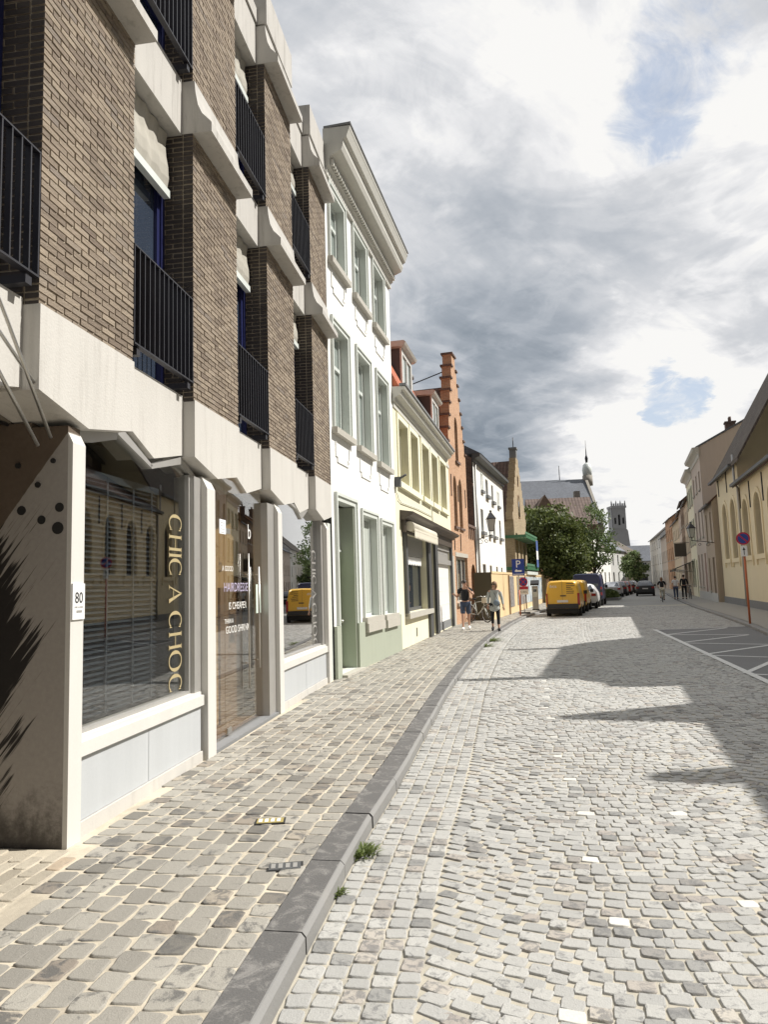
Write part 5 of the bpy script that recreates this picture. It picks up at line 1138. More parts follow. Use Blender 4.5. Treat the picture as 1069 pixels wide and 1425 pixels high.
for x, z0, z1 in ((0.9, 6.6, 7.6), (4.05, 6.5, 7.9), (8.0, 5.2, 6.3), (10.7, 5.0, 6.3), (13.8, 5.0, 6.3), (16.9, 5.0, 6.3)): MB().box(x - 0.03, x + 0.03, -0.05, -0.001, z0, z1).build('wall_anchor', M['black_metal'], H)
rf = MB(); rf.prism([(-0.3, 7.45), (5.5, 17.6), (11.3, 7.45), (11.3, 7.65), (5.5, 17.85), (-0.3, 7.65)], -0.25, SPL + 2.2, 'x'); rf = rf.build('roof', M['tile_grey'], H)
MB().prism([(-0.3, 6.30), (5.5, 10.2), (5.5, 10.4), (-0.3, 6.5)], SPL + 0.003, LC, 'x').build('aisle_roof', M['tile_brown'], H)
MB().box(3.0, 4.1, 3.3, 4.3, 12.6, 14.6).box(2.9, 4.2, 3.2, 4.4, 14.6, 14.75).build('chimney', M['brick_dark'], rf)
MB().tube([(8.05, -0.10, 0.2), (8.05, -0.10, 6.3), (7.9, -0.2, 6.6), (7.85, -0.2, 8.1)], 0.06, 8).build('downpipe', M['alu'], H)
MB().box(-0.3, SPL + 0.1, -0.45, -0.31, 7.48, 7.62).box(SPL + 0.11, LC, -0.45, -0.31, 6.36, 6.5).build('gutter', M['anthracite'], H)

# houses from the chapel up the street
p = adv(CP, AZC, 5.3)
AZT = 18.8; p1 = adv((20.85, 45.0), AZT, 5.1)
terrace('terraced_house', 'low taupe house with dark roof between chapel and pink house', p1, AZT, 5.1, 6.45, 7.5, 9.8, 'taupe_wall', [(0.75, 2.95), (4.05, 5.9)], n=2, win_w=0.75, roof='tile_brown', plinth='grey_wall', frame='sill_stone')
tb = adv((20.85, 45.0), AZT, 4.6); loc, rz = rrow((tb[0] + 6.4, tb[1] - 1.6), AZT)
H = thing('brick_house', 'dark brown brick house with steep gable rising behind the low taupe house', 'house', loc, rz)
mb = MB(); mb.box(0, 7, 0, 9, 0, 11.0); mb.prism([(0, 11.0), (9, 11.0), (4.5, 15.6)], 0, 7, 'x'); mb.build('wall', M['brick_brown'], H)
MB().prism([(-0.3, 10.8), (4.5, 15.7), (9.3, 10.8), (9.3, 11.0), (4.5, 15.95), (-0.3, 11.0)], 0.3, 6.8, 'x').build('roof', M['tile_grey'], H)
MB().box(0.2, 1.2, 1.5, 2.4, 12.0, 14.6).box(0.12, 1.28, 1.42, 2.48, 14.6, 14.8).build('chimney', M['brick_dark'], H)
p2 = adv(p1, AZT, 7.2)
terrace('terraced_house', 'tall dusty pink three storey house with a deep white cornice', p2, AZT, 7.15, 10.9, 9, 13.2, 'pink_wall', [(1.0, 3.4), (4.6, 6.7), (8.0, 9.3)], n=3, win_w=0.95, cornice='cornice_grey', roof='slate', plinth='grey_wall', frame='sill_stone', chimneys=((0.4, 3.0, 1.2),), doorm='red_paint')
p3 = adv(p2, 19.5, 6.9)
terrace('terraced_house', 'cream house with sage shutters and bulging eaves past the pink one', p3, 19.5, 6.8, 10.4, 9, 12.6, 'cream_trim', [(1.0, 3.1), (4.4, 6.3), (7.6, 9.0)], n=3, win_w=1.0, cornice='cornice_grey', roof='slate', trim='grey_green', chimneys=((5.2, 3.0, 1.3),))
p4 = adv(p3, 20, 7.0)
terrace('terraced_house', 'beige house with a dark sign board over its shop', p4, 20, 6.9, 8.6, 9, 11.6, 'beige_wall', [(0.9, 3.0), (4.0, 5.6), (6.6, 7.8)], n=3, roof='tile_brown', chimneys=((0.5, 4.0, 1.0), (5.4, 4.0, 1.0)))
p5 = adv(p4, 20.5, 8.0)
terrace('terraced_house', 'brown brick house with two tall chimneys down the street', p5, 20.5, 7.9, 9.3, 9, 12.9, 'brick_brown', [(0.9, 3.0), (4.2, 5.9), (6.9, 8.2)], n=4, roof='tile_brown', chimneys=((0.1, 4.4, 1.8), (7.0, 4.4, 1.8)))
p6 = adv(p5, 21, 9.0)
terrace('terraced_house', 'pinkish house with small chimney before the white gable end', p6, 21, 8.9, 9.0, 9, 11.8, 'pink_wall', [(0.9, 3.0), (4.2, 5.9), (6.7, 7.9)], n=4, roof='tile_brown', chimneys=((3.0, 4.2, 1.2),))
p7 = adv(p6, 18.5, 12.0)
terrace('terraced_house', 'pale house with steep roof and dark chimneys near the end of the street', p7, 18.5, 11.9, 8.8, 9, 12.8, 'beige_wall', [(0.9, 3.0), (4.2, 5.9), (6.6, 7.8)], n=4, roof='tile_brown', chimneys=((1.0, 4.2, 1.4), (9.5, 4.2, 1.4)))
p8 = adv(p7, 17.0, 11.0)
terrace('terraced_house', 'russet brick house two doors from the street bend', p8, 17.0, 10.9, 10.0, 9, 13.2, 'brick_orange', [(0.9, 3.0), (4.2, 5.9), (6.9, 8.6)], n=4, roof='tile_brown', chimneys=((4.0, 4.2, 1.4),))
p8 = adv(p8, 17.0, 11.0)
terrace('terraced_house', 'peach coloured house next to the white one at the bend', p8, 17.0, 10.9, 8.2, 9, 11.4, 'pink_wall', [(0.9, 3.0), (4.2, 5.9)], n=4, roof='slate', chimneys=((8.0, 4.2, 1.2),))
p9 = adv(p8, 16.0, 22.0)
terrace('terraced_house', 'white house with grey roof standing out at the street bend', p9, 16.0, 21.9, 9.0, 10, 13.2, 'white_wall', [(0.9, 3.0), (4.2, 5.9), (6.9, 8.3)], n=5, roof='tile_grey')
for (pp_, w_, lb, mm_) in ((p3, 2.4, 'black shop awning pulled out under the cream house', 'cloth_black'), (adv(p4, 20, -1.0), 3.6, 'dark green awning over the shop of the beige house', 'leaf_dark'), (adv(p5, 20.5, -2.0), 3.0, 'black awning on the brown brick house far down the street', 'cloth_black')):
    loc, rz = rrow(pp_, 20); A_ = thing('shop_awning', lb, 'awning', loc, rz, 'shop awnings')
    MB().prism([(-0.02, 3.1), (-1.5, 2.5), (-1.5, 2.3), (-1.46, 2.3), (-1.46, 2.46), (-0.02, 3.04)], 0.4, 0.4 + w_, 'x').build('canopy', M['cloth_black'] if mm_ != 'leaf_dark' else m_plain('awning_green', (0.03, 0.06, 0.04), 0.8), A_)
    for x in (0.5, 0.3 + w_): MB().tube([(x, -0.02, 2.2), (x, -1.45, 2.42)], 0.015, 5).build('arm', M['steel'], A_)
loc, rz = rrow(adv(p3, 20, 1.2), 20); A_ = thing('hanging_sign', 'dark hanging sign board projecting from the beige house', 'sign', loc, rz)
MB().box(-0.04, 0.04, -1.3, -0.3, 3.6, 4.8).build('board', M['dark_wood'], A_); MB().tube([(0, -0.02, 4.85), (0, -1.35, 4.85)], 0.025, 6).build('bracket', M['black_metal'], A_)
# near the camera on the shaded side, beyond the frame but mirrored in the shop glass and throwing the street's shadows
def wall_house(name, label, p, az, L, eave, wall, dorm, rows, n, roof='tile_brown', big=None):
    loc, rz = rrow(p, az); H = thing(name, label, 'house', loc, rz)
    holes = [(L * (i + .5) / n - .5, L * (i + .5) / n + .5, za, zb) for i in range(n) for za, zb in rows]
    mb = MB(); mb.wall(0, L, 0, eave, 0, holes, 0.15, 0)
    for (c_, w_, h_) in dorm: mb.prism([(c_ - w_ / 2, eave - .01), (c_ + w_ / 2, eave - .01), (c_ + 0.12, eave + h_), (c_ - 0.12, eave + h_)], 0.0, 0.35, 'y')
    if big: mb.prism(big, 0.0, 0.4, 'y')
    for x in (0, L): mb.quad((x, 0, 0), (x, 8, 0), (x, 8, eave), (x, 0, eave)); mb.poly([(x, 0, eave), (x, 8, eave), (x, 4, eave + 3.2)])
    mb.build('wall', M[wall], H)
    MB().prism([(-0.1, eave - 0.02), (4, eave + 3.2), (8, eave), (8, eave + 0.15), (4, eave + 3.4), (-0.1, eave + 0.12)], -0.03, L + 0.03, 'x').build('roof', M[roof], H)
    for h in holes: 
        f = MB(); ring_frame(f, *h, 0.06, 0.1, 0.16); f.box((h[0] + h[1]) / 2 - .03, (h[0] + h[1]) / 2 + .03, 0.102, 0.15, h[2] + .06, h[3] - .06); w = f.build('window', M['frame_white'], H); MB().box(h[0] + .05, h[1] - .05, 0.13, 0.136, h[2] + .05, h[3] - .05).build('pane', M['pane'], w)
    return H
e0 = adv(CP, AZC + 180, LC)
wall_house('corner_house', 'grey rendered house with a raised parapet and two thin chimneys opposite the shop', e0, AZC, 9.9, 6.7, 'grey_wall', [(2.66, 0.45, 4.4), (8.40, 0.40, 4.4)], [(1.0, 3.0), (4.1, 5.8)], 4,
           big=[(-0.0, 6.69), (9.9, 6.69), (9.9, 8.05), (9.36, 8.2), (8.16, 9.5), (2.2, 9.47), (1.06, 8.65), (0.0, 7.0)])
e1 = adv(e0, AZC + 180, 9.9)
wall_house('gabled_row', 'long beige house with small stepped dormers opposite the shop', e1, AZC, 14.0, 6.55, 'beige_wall', [(2.55, 1.5, 2.2), (5.55, 0.6, 1.1)], [(1.0, 3.0), (4.1, 5.8)], 6)
# unseen house added behind the viewer to hold back sky light
n0 = adv(P0, AZ0, -14.5); loc, rz = lrow(n0, AZ0)
H = thing('sky_block_house', 'unseen pale grey house added behind the viewer to block sky light', 'house', loc, rz)
hl = [(1.0 + 2.8 * i, 2.2 + 2.8 * i, za, zb) for i in range(4) for za, zb in ((1.0, 3.0), (4.2, 6.2), (7.2, 8.8))]
mb = MB(); mb.wall(0, 11.6, 0, 9.5, 0, hl, 0.2, 0); mb.quad((11.6, 0, 0), (11.6, 9, 0), (11.6, 9, 9.5), (11.6, 0, 9.5)); mb.build('wall', M['grey_wall'], H)
MB().prism([(-0.2, 9.45), (9.2, 9.45), (4.5, 12.5)], 0, 11.6, 'x').build('roof', M['tile_grey'], H)
for h in hl: f = MB(); ring_frame(f, *h, 0.07, 0.12, 0.19); w = f.build('window', M['frame_white'], H); MB().box(h[0] + .05, h[1] - .05, 0.15, 0.16, h[2] + .05, h[3] - .05).build('pane', M['pane'], w)

# ------------------------------------------------------------------ hoarding round the building site
HO = (4.66, 31.55); AZH = 17.3; loc, rz = lrow(HO, AZH)
Hd = thing('site_hoarding', 'ochre plywood hoarding closing off the building site along the pavement', 'hoarding', loc, rz)
LH = 29.0
MB().box(0.0, LH, 0.0, 0.04, 0.105, 2.22).build('board', M['hoard_board'], Hd)
MB().box(-0.04, -0.001, 0.0, 0.78, 0.105, 2.20).build('front_board', M['olive_board'], Hd)
MB().box(0.0, LH, -0.025, -0.001, 2.14, 2.24).build('top_rail', M['hoard_board'], Hd)
mt, gg = mat('print_grey'); co = objco(gg); n = gg.noise(gg.vmath('MULTIPLY', co, (1.0, 1.0, 2.0)), 3.0, 5.0, 0.7)
finish(gg, Base_Color=gg.ramp(n, [(0.3, (0.10, 0.10, 0.11)), (0.5, (0.24, 0.23, 0.23)), (0.7, (0.38, 0.37, 0.36))]), Roughness=0.6); M['print_grey'] = mt
mt, gg = mat('print_blue'); co = objco(gg); n = gg.noise(gg.vmath('MULTIPLY', co, (1.6, 1.6, 0.7)), 1.6, 4.0, 0.7)
finish(gg, Base_Color=gg.ramp(n, [(0.35, (0.10, 0.16, 0.22)), (0.5, (0.42, 0.48, 0.52)), (0.6, (0.70, 0.70, 0.66))]), Roughness=0.6); M['print_blue'] = mt
for (x0, x1, m_) in ((5.7, 7.6, 'print_grey'), (9.0, 13.2, 'print_grey'), (13.5, 18.0, 'print_blue'), (18.3, 24.5, 'print_blue')):
    MB().box(x0, x1, -0.02, -0.001, 0.45, 2.05).build('print_panel', M[m_], Hd)
for x in (5.3, 12.9): MB().box(x, x + 0.06, -0.08, -0.022, 0.105, 2.1).build('prop', M['brown_wood'], Hd)
# ------------------------------------------------------------------ church, barns, tower, far houses
def roof_block(name, label, cat, p, rz, L, D, eave, ridge, wall, roof, group=None):
    H = thing(name, label, cat, (p[0], p[1], 0), rz, group)
    mb = MB().box(0, L, 0, D, 0, eave); mb.prism([(0, eave), (D, eave), (D / 2, ridge)], 0, L, 'x'); mb.build('wall', M[wall], H)
    sl = (ridge - eave) / (D / 2)
    MB().prism([(-0.3, eave - 0.3 * sl + .05), (D / 2, ridge + .05), (D + 0.3, eave - 0.3 * sl + .05), (D + 0.3, eave - 0.3 * sl + .3), (D / 2, ridge + .35), (-0.3, eave - .3 * sl + .3)], 0.0, L, 'x').build('roof', M[roof], H); return H
c0 = (19.0, 130.0); k_ = 1.4
CH = roof_block('church', 'church with long slate roof and small white domed bell turret', 'church', c0, R(-3), 20.4, 22, 12.0, 21.4, 'stone_church', 'slate')
fx = 20.4
MB().box(fx + 0.002, fx + 0.5, -0.1, 22.1, 0, 12.0).prism([(-0.1, 12.0), (22.1, 12.0), (11.6, 21.8), (10.4, 21.8)], fx + 0.002, fx + 0.5, 'x').build('gable_wall', M['stone_church'], CH)
MB().tube([(fx + .7, 11, 20.4), (fx + .7, 11, 22.4)], 1.0, 8).build('turret', M['stone_church'], CH)
MB().tube([(fx + .7, 11, 22.4), (fx + .7, 11, 23.6), (fx + .7, 11, 24.6), (fx + .7, 11, 25.0)], [0.85, 0.95, 0.75, 0.2], 10).build('dome', M['frame_white'], CH)
MB().tube([(fx + .7, 11, 25.0), (fx + .7, 11, 25.9), (fx + .7, 11, 26.5), (fx + .7, 11, 29.5)], [0.2, 0.32, 0.12, 0.03], 8).build('finial', M['black_metal'], CH); MB().tube([(fx - 4.8, 11, 21.2), (fx - 4.8, 11, 24.6)], 0.08, 6).build('lightning_rod', M['black_metal'], CH)
MB().box(fx - 4.5, fx - 3.5, -0.4, 0.7, 8, 18.0).build('buttress', M['stone_church'], CH)
BR = roof_block('barn', 'long building with brown pantile roof in front of the church', 'building', (13.6, 98.0), R(-5), 13.6, 11, 7.6, 12.1, 'brick_brown', 'tile_far')
MB().box(7.4, 8.4, 1.8, 2.3, 8.0, 10.3).build('roof_hatch', M['black'], BR); MB().box(11.4, 12.1, 0.9, 1.4, 7.6, 8.7).build('roof_hatch', M['black'], BR)
BR2 = roof_block('barn', 'brown roofed annexe with cross gable against the church', 'building', (23.0, 112.0), R(-5), 10.5, 10, 10.4, 15.0, 'brick_brown', 'tile_far')
MB().prism([(-0.5, 10.4), (5.5, 10.4), (2.5, 15.4)], -0.4, 5.0, 'y').build('cross_gable', M['brick_brown'], BR2)
T = thing('church_tower', 'massive grey stone church tower with battlements rising far down the street', 'tower', (108.4, 330.0, 0), R(0))
tw = MB(); S = 3.1
tw.box(-S - 1.3, S + 1.3, -S, S, 0, 17.0); tw.prism([(-S - 1.3, 17), (S + 1.3, 17), (S + .7, 24.0), (S, 25.0), (-S, 25.0), (-S - .7, 24)], -S, S, 'y'); tw.wall(-S, S, 25.0, 34.6, -S - 0.3, [(-2.3, -1.4, 27.2, 30.2, .4), (-0.5, 0.5, 26.6, 31.6, .5), (1.4, 2.3, 27.2, 30.2, .4)], 0.9, 0)
tw.box(-S, S, -S + 0.6, S, 25.0, 34.6); tw.box(-S - 0.4, S + 0.4, -S - 0.6, S, 34.6, 35.6); tw.build('wall', M['stone_tower_haze'], T)
bt = MB()
for i in range(7): x = -S - 0.3 + i * 1.0; bt.box(x, x + 0.55, -S - 0.5, -S + 0.3, 35.6, 36.7)
for x in (-S, -1.0, 1.0, S): bt.tube([(x, -S, 35.6), (x, -S, 37.4), (x, -S, 38.2)], [0.35, 0.3, 0.05], 6)
bt.build('battlement', M['stone_tower_haze'], T)
MB().box(-2.25, -1.45, -S + 0.55, -S + .59, 27.2, 30).box(-.45, .45, -S + 0.55, -S + .59, 26.6, 31.4).box(1.45, 2.25, -S + .55, -S + .59, 27.2, 30).build('louvre', M['black'], T)
# left row beyond the trees
q = (16.6, 66.0)
q1 = q
specs = [('red brick house glimpsed under the street tree', 'brick_orange', 5.8, 5.0, 7.2, 'tile_red'), ('narrow white house glimpsed beside the street tree trunk', 'white_wall', 6.0, 5.8, 8.0, 'tile_red'), ('pale stuccoed house just past the street tree', 'trim_grey', 7.0, 6.2, 8.4, 'slate'),
         ('cream house with ochre door past the street tree', 'cream_trim', 7.0, 5.6, 8.2, 'tile_red'), ('tan brick house half hidden by leaves', 'beige_wall', 8.0, 6.4, 9.0, 'tile_brown'), ('bright white gabled house seen right of the street tree crown', 'white_wall', 9.0, 8.2, 11.6, 'tile_grey'),
         ('low white house with grey roof past the small far tree', 'white_wall', 9.0, 6.6, 9.4, 'tile_grey'), ('grey house with dark roof at the far bend', 'grey_wall', 12.0, 6.6, 9.6, 'slate'), ('plain beige house across the far bend', 'beige_wall', 16.0, 6.4, 9.0, 'tile_grey'),]
az_ = 20.0
for lab, wl_, L_, ev, rg, rf_ in specs:
    terrace('terraced_house', lab, q1, az_, L_ - 0.05, ev, 8, rg, wl_, [(0.8, 2.7), (3.6, 5.0)] if ev < 6.5 else [(0.9, 2.9), (4.0, 5.8)], side='L', n=3, roof=rf_, pane='pane', parts=False)
    q1 = adv(q1, az_, L_); az_ = 29.0 if (ev > 8.1 or az_ > 25) else az_ + 0.2

terrace('terraced_house', 'grey house with dark roof facing up the street at the far bend', (60.0, 178.0), 100, 12, 6.2, 8, 10.0, 'grey_wall', [(0.9, 2.9), (4.0, 5.8)], side='L', n=4, roof='slate', parts=False)
# ------------------------------------------------------------------ vehicles
def vehicle(name, label, cat, p, az, st, paint, wheels, W, rear=None, group=None, glass=(), rearglass=None, lamps='tall', frontglass=None, lettered=False, wr=0.31, plate=True):
    """st: stations from the tail (x=0) forwards: (x, half width, bottom, shoulder, top, half width at the roof); local +x is the nose"""
    H = thing(name, label, cat, (p[0], p[1], 0.0), R(90 - az), group)
    rows = []
    for (x, w, zb, zs, zt, wt) in st:
        half = [(w * 0.90, zb), (w, zb + 0.14), (w * 1.0, (zb + zs) / 2 + 0.1), (w * 0.985, zs), (w * 0.985 + (wt - w * 0.985) * 0.62, zs + (zt - zs) * 0.62), (wt, zt - 0.07), (wt - 0.14, zt - 0.008), (0, zt + 0.012)]
        rows.append([(x, y, z) for y, z in half] + [(x, -y, z) for y, z in reversed(half[:-1])])
    n = len(rows[0]); mb = MB()
    vs = [q for r_ in rows for q in r_]; fs = []
    for i in range(len(rows) - 1):
        for k in range(n - 1): fs.append((i * n + k, i * n + k + 1, (i + 1) * n + k + 1, (i + 1) * n + k))
        fs.append((i * n + n - 1, i * n, (i + 1) * n, (i + 1) * n + n - 1))
    mb.add(vs, fs, 0, True); mb.poly(rows[0]); mb.poly(rows[-1][::-1])
    body = mb.build('body', M[paint], H)
    def at(x):
        xs = [s[0] for s in st]; return [float(np.interp(x, xs, [s[k] for s in st])) for k in range(6)]
    for (xa, xb) in glass:
        for sg in (1, -1):
            q = []
            for x, f0_, f1_ in ((xa, 0.06, 0.88), (xb, 0.06, 0.88)):
                s = at(x); 
                for f_ in (f0_, f1_): 
                    z = s[3] + (s[4] - 0.07 - s[3]) * f_; y = s[1] * 0.985 + (s[5] - s[1] * 0.985) * (0.62 * f_ / 0.62 if False else f_) ; q.append((x, sg * (y + 0.012), z))
            MB().poly([q[0], q[2], q[3], q[1]]).build('side_window', M['pane'], H)
    def slope_glass(nm, xa, xb, inset, lo, hi):
        a, b = at(xa), at(xb)
        za, zb_ = lo, hi
        off_ = -0.014 if xb > xa else 0.014
        MB().poly([(xa + off_, -(a[1] - inset), za), (xa + off_, a[1] - inset, za), (xb + off_, b[5] - inset * .5, zb_), (xb + off_, -(b[5] - inset * .5), zb_)]).build(nm, M['pane'], H)
    if rearglass: slope_glass('rear_window', *rearglass)
    if frontglass: slope_glass('windscreen', *frontglass)
    w0 = st[0][1]; zb0 = st[0][2]
    bp = MB(); bp.box(-0.07, 0.25, -w0 * 0.97, w0 * 0.97, zb0 - 0.02, zb0 + 0.20); bp.build('bumper', M['bumper'] if lamps == 'tall' else M[paint], H)
    MB().box(0.15, st[-1][0] - 0.15, -W * 0.86, W * 0.86, 0.16, zb0 + 0.02).build('underbody', M['black'], H)
    zl = st[0][3]
    for sg in (1, -1):
        if lamps == 'tall': MB().box(st[0][0] - 0.02, 0.14, sg * (w0 * 0.985) - 0.055, sg * (w0 * 0.985) + 0.012 if sg > 0 else sg * w0 * 0.985 + 0.055, zl - 0.45, zl + 0.12).build('tail_lamp', M['lamp_red'], H)
        else: MB().box(st[0][0] - 0.02, 0.16, min(sg * (w0 - 0.26), sg * (w0 + 0.005)), max(sg * (w0 - 0.26), sg * (w0 + 0.005)), zl - 0.16, zl).build('tail_lamp', M['lamp_red'], H)
        MB().box(at(st[-1][0] * 0.72)[0], at(st[-1][0] * 0.72)[0] + 0.10, min(sg * W, sg * (W + 0.18)), max(sg * W, sg * (W + 0.18)), st[0][3] + 0.02, st[0][3] + 0.2).build('mirror', M['bumper'], H)
    if plate: MB().box(-0.085 if lamps != 'tall' else -0.03, -0.01, -0.26, 0.26, zb0 + 0.27, zb0 + 0.38).build('number_plate', M['plate_white'], H)
    for x in wheels:
        for sg in (1, -1):
            w = MB(); yc = sg * (W - 0.09); prof = []
            for i in range(18):
                a0, a1 = 2 * math.pi * i / 18, 2 * math.pi * (i + 1) / 18
                for (ra, ya), (rb, yb) in (((wr, -0.09), (wr, 0.09)), ((wr, 0.09), (wr * 0.66, 0.10)), ((wr * 0.66, -0.10), (wr, -0.09))):
                    w.quad((x + ra * math.cos(a0), yc + ya, wr + ra * math.sin(a0)), (x + rb * math.cos(a0), yc + yb, wr + rb * math.sin(a0)), (x + rb * math.cos(a1), yc + yb, wr + rb * math.sin(a1)), (x + ra * math.cos(a1), yc + ya, wr + ra * math.sin(a1)))
            w = w.build('wheel', M['tyre'], H)
            MB().prism([(x + wr * .67 * math.cos(i * math.pi / 8), wr + wr * .67 * math.sin(i * math.pi / 8)) for i in range(16)], yc - 0.085, yc + 0.085, 'y').build('rim', M['rim'], w)
    if lettered:
        yk = 0.42
        MB().box(-0.035, 0.0, -0.17, 0.1, 0.98, 1.03).build('door_handle', M['bumper'], H)
        MB().box(-0.014, 0.02, -0.004, 0.004, 0.5, 1.72).build('door_seam', M['bumper'], H)
        lg = text_mesh('lettering', 'ibtis', 0.21, M['letter_white'], H, (-0.012 + 0.03, 0.42, 1.40), (R(90), 0, R(-90)), 0.03)
        ln = MB()
        for i, (w_, z) in enumerate(((0.34, 1.56), (0.40, 1.46), (0.22, 1.38), (0.30, 1.30), (0.36, 1.20), (0.34, 1.11))): ln.box(-0.006 + 0.004, 0.05, -0.20 - w_, -0.20, z, z + 0.035)
        ln.build('small_print', M['ink'], H)
    return H
VSC = lambda L_, a, b: [(x, w * a, zb, zs * b, zt * b, wt * a) for x, w, zb, zs, zt, wt in L_]
VAN = [(0.0, 0.83, 0.42, 1.05, 1.74, 0.66), (0.06, 0.875, 0.40, 1.05, 1.79, 0.72), (0.35, 0.90, 0.36, 1.05, 1.82, 0.75), (2.4, 0.90, 0.34, 1.02, 1.82, 0.74), (2.75, 0.90, 0.34, 1.0, 1.70, 0.70), (3.35, 0.88, 0.36, 0.98, 1.14, 0.72), (4.0, 0.82, 0.40, 0.80, 0.90, 0.66), (4.18, 0.70, 0.42, 0.66, 0.74, 0.55)]
VAN = VSC(VAN, 0.92, 0.955)
HATCH = [(0.0, 0.84, 0.42, 0.92, 1.00, 0.74), (0.05, 0.87, 0.36, 0.95, 1.08, 0.74), (0.55, 0.88, 0.34, 0.95, 1.46, 0.62), (1.2, 0.89, 0.32, 0.94, 1.50, 0.62), (2.2, 0.89, 0.32, 0.92, 1.47, 0.62), (3.1, 0.88, 0.34, 0.90, 1.00, 0.70), (3.9, 0.84, 0.36, 0.74, 0.82, 0.64), (4.1, 0.72, 0.40, 0.62, 0.68, 0.55)]
BIGV = [(0.0, 0.92, 0.45, 1.15, 2.10, 0.80), (0.06, 0.95, 0.42, 1.15, 2.14, 0.84), (0.4, 0.97, 0.38, 1.15, 2.16, 0.86), (3.2, 0.97, 0.36, 1.12, 2.14, 0.85), (3.7, 0.96, 0.36, 1.10, 1.95, 0.80), (4.4, 0.94, 0.38, 1.06, 1.20, 0.78), (4.95, 0.88, 0.42, 0.86, 0.96, 0.70), (5.1, 0.76, 0.44, 0.7, 0.78, 0.6)]
AZV = 20.5
vehicle('delivery_van', 'yellow delivery van with white lettering on its closed rear doors', 'van', (8.48, 34.55), 18.5, VAN, 'van_yellow', (0.75, 3.35), 0.83, lettered=True, glass=((2.3, 3.1),), frontglass=(3.37, 2.78, 0.16, 1.16, 1.68), group='vans parked at the hoarding')
vehicle('delivery_van', 'second yellow van parked between the lettered yellow van and the white car', 'van', (10.10, 39.2), 19.5, VAN, 'van_yellow', (0.75, 3.35), 0.83, glass=((2.3, 3.1),), frontglass=(3.37, 2.78, 0.16, 1.16, 1.68), group='vans parked at the hoarding')
vehicle('parked_car', 'white car parked between the yellow vans and the blue van', 'car', (11.75, 43.2), 20, HATCH, 'car_white', (0.7, 3.25), 0.88, glass=((0.7, 2.9),), rearglass=(0.06, 0.52, 0.14, 1.08, 1.42), lamps='wide', group='vehicles parked along the sunny side')
vehicle('delivery_van', 'tall dark blue van with closed rear parked before the street tree', 'van', (13.35, 47.6), 20, BIGV, 'car_blue', (0.8, 4.0), 0.96, glass=((3.0, 4.0),), rearglass=(0.0, 0.05, 0.2, 1.3, 1.95), group='vans parked at the hoarding')
base = vehicle('parked_car', 'white hatchback parked behind the green planter bush', 'car', (21.3, 67.8), 22, HATCH, 'car_silver', (0.7, 3.25), 0.88, glass=((0.7, 2.9),), rearglass=(0.06, 0.52, 0.14, 1.08, 1.42), lamps='wide', group='cars parked beyond the planter')
vehicle('parked_car', 'black hatchback parked between the silver car and the red car', 'car', (23.8, 73.6), 22, HATCH, 'car_black', (0.7, 3.25), 0.88, glass=((0.7, 2.9),), rearglass=(0.06, 0.52, 0.14, 1.08, 1.42), lamps='wide', group='cars parked beyond the planter')
vehicle('parked_car', 'dark red car parked in the far row', 'car', (26.2, 79.4), 22, HATCH, 'car_red', (0.7, 3.25), 0.88, glass=((0.7, 2.9),), rearglass=(0.06, 0.52, 0.14, 1.08, 1.42), lamps='wide', group='cars parked beyond the planter')
base['label'] = 'silver hatchback parked just behind the green planter bush'
for i, (pp_, pt, lb) in enumerate((((28.7, 85.3), 'car_black', 'black car parked behind the dark red one'), ((31.4, 92.0), 'car_white', 'white car fifth in the far parked row'), ((34.2, 99.0), 'car_black', 'black car farthest in the parked row'))):
    vehicle('parked_car', lb, 'car', pp_, 22, HATCH, pt, (0.7, 3.25), 0.88, rearglass=(0.06, 0.52, 0.14, 1.08, 1.42), glass=((0.7, 2.9),), lamps='wide', group='cars parked beyond the planter')
vehicle('moving_car', 'black hatchback driving away up the right lane', 'car', (25.5, 70.5), 19.5, HATCH, 'car_black', (0.7, 3.25), 0.88, glass=((0.7, 2.9),), rearglass=(0.06, 0.52, 0.14, 1.08, 1.42), lamps='wide')
vehicle('moving_van', 'dark van far down the road ahead of the black hatchback', 'van', (40.5, 113.0), 20, BIGV, 'car_black', (0.8, 4.0), 0.96, rearglass=(0.0, 0.05, 0.2, 1.3, 1.95))

# ------------------------------------------------------------------ trees
def leaves_mesh(name, P, size, mats, parent, flat=0.3):
    n = len(P); a = rng.normal(size=(n, 3)); a /= np.linalg.norm(a, axis=1)[:, None]; b = np.cross(a, rng.normal(size=(n, 3))); b /= np.linalg.norm(b, axis=1)[:, None]
    s = size * rng.uniform(0.6, 1.3, n)[:, None]; v = np.stack([P - a * s, P + b * s * 0.55, P + a * s, P - b * s * 0.55], 1).reshape(-1, 3)
    me = bpy.data.meshes.new(name); me.vertices.add(4 * n); me.vertices.foreach_set('co', v.astype(np.float32).ravel()); me.loops.add(4 * n); me.loops.foreach_set('vertex_index', np.arange(4 * n, dtype=np.int32)); me.polygons.add(n)
    me.polygons.foreach_set('loop_start', np.arange(0, 4 * n, 4, dtype=np.int32)); me.polygons.foreach_set('loop_total', np.full(n, 4, np.int32))
    for mt in mats: me.materials.append(mt)
    me.update(calc_edges=True); o = bpy.data.objects.new(name, me); COL.objects.link(o); o.parent = parent; return o
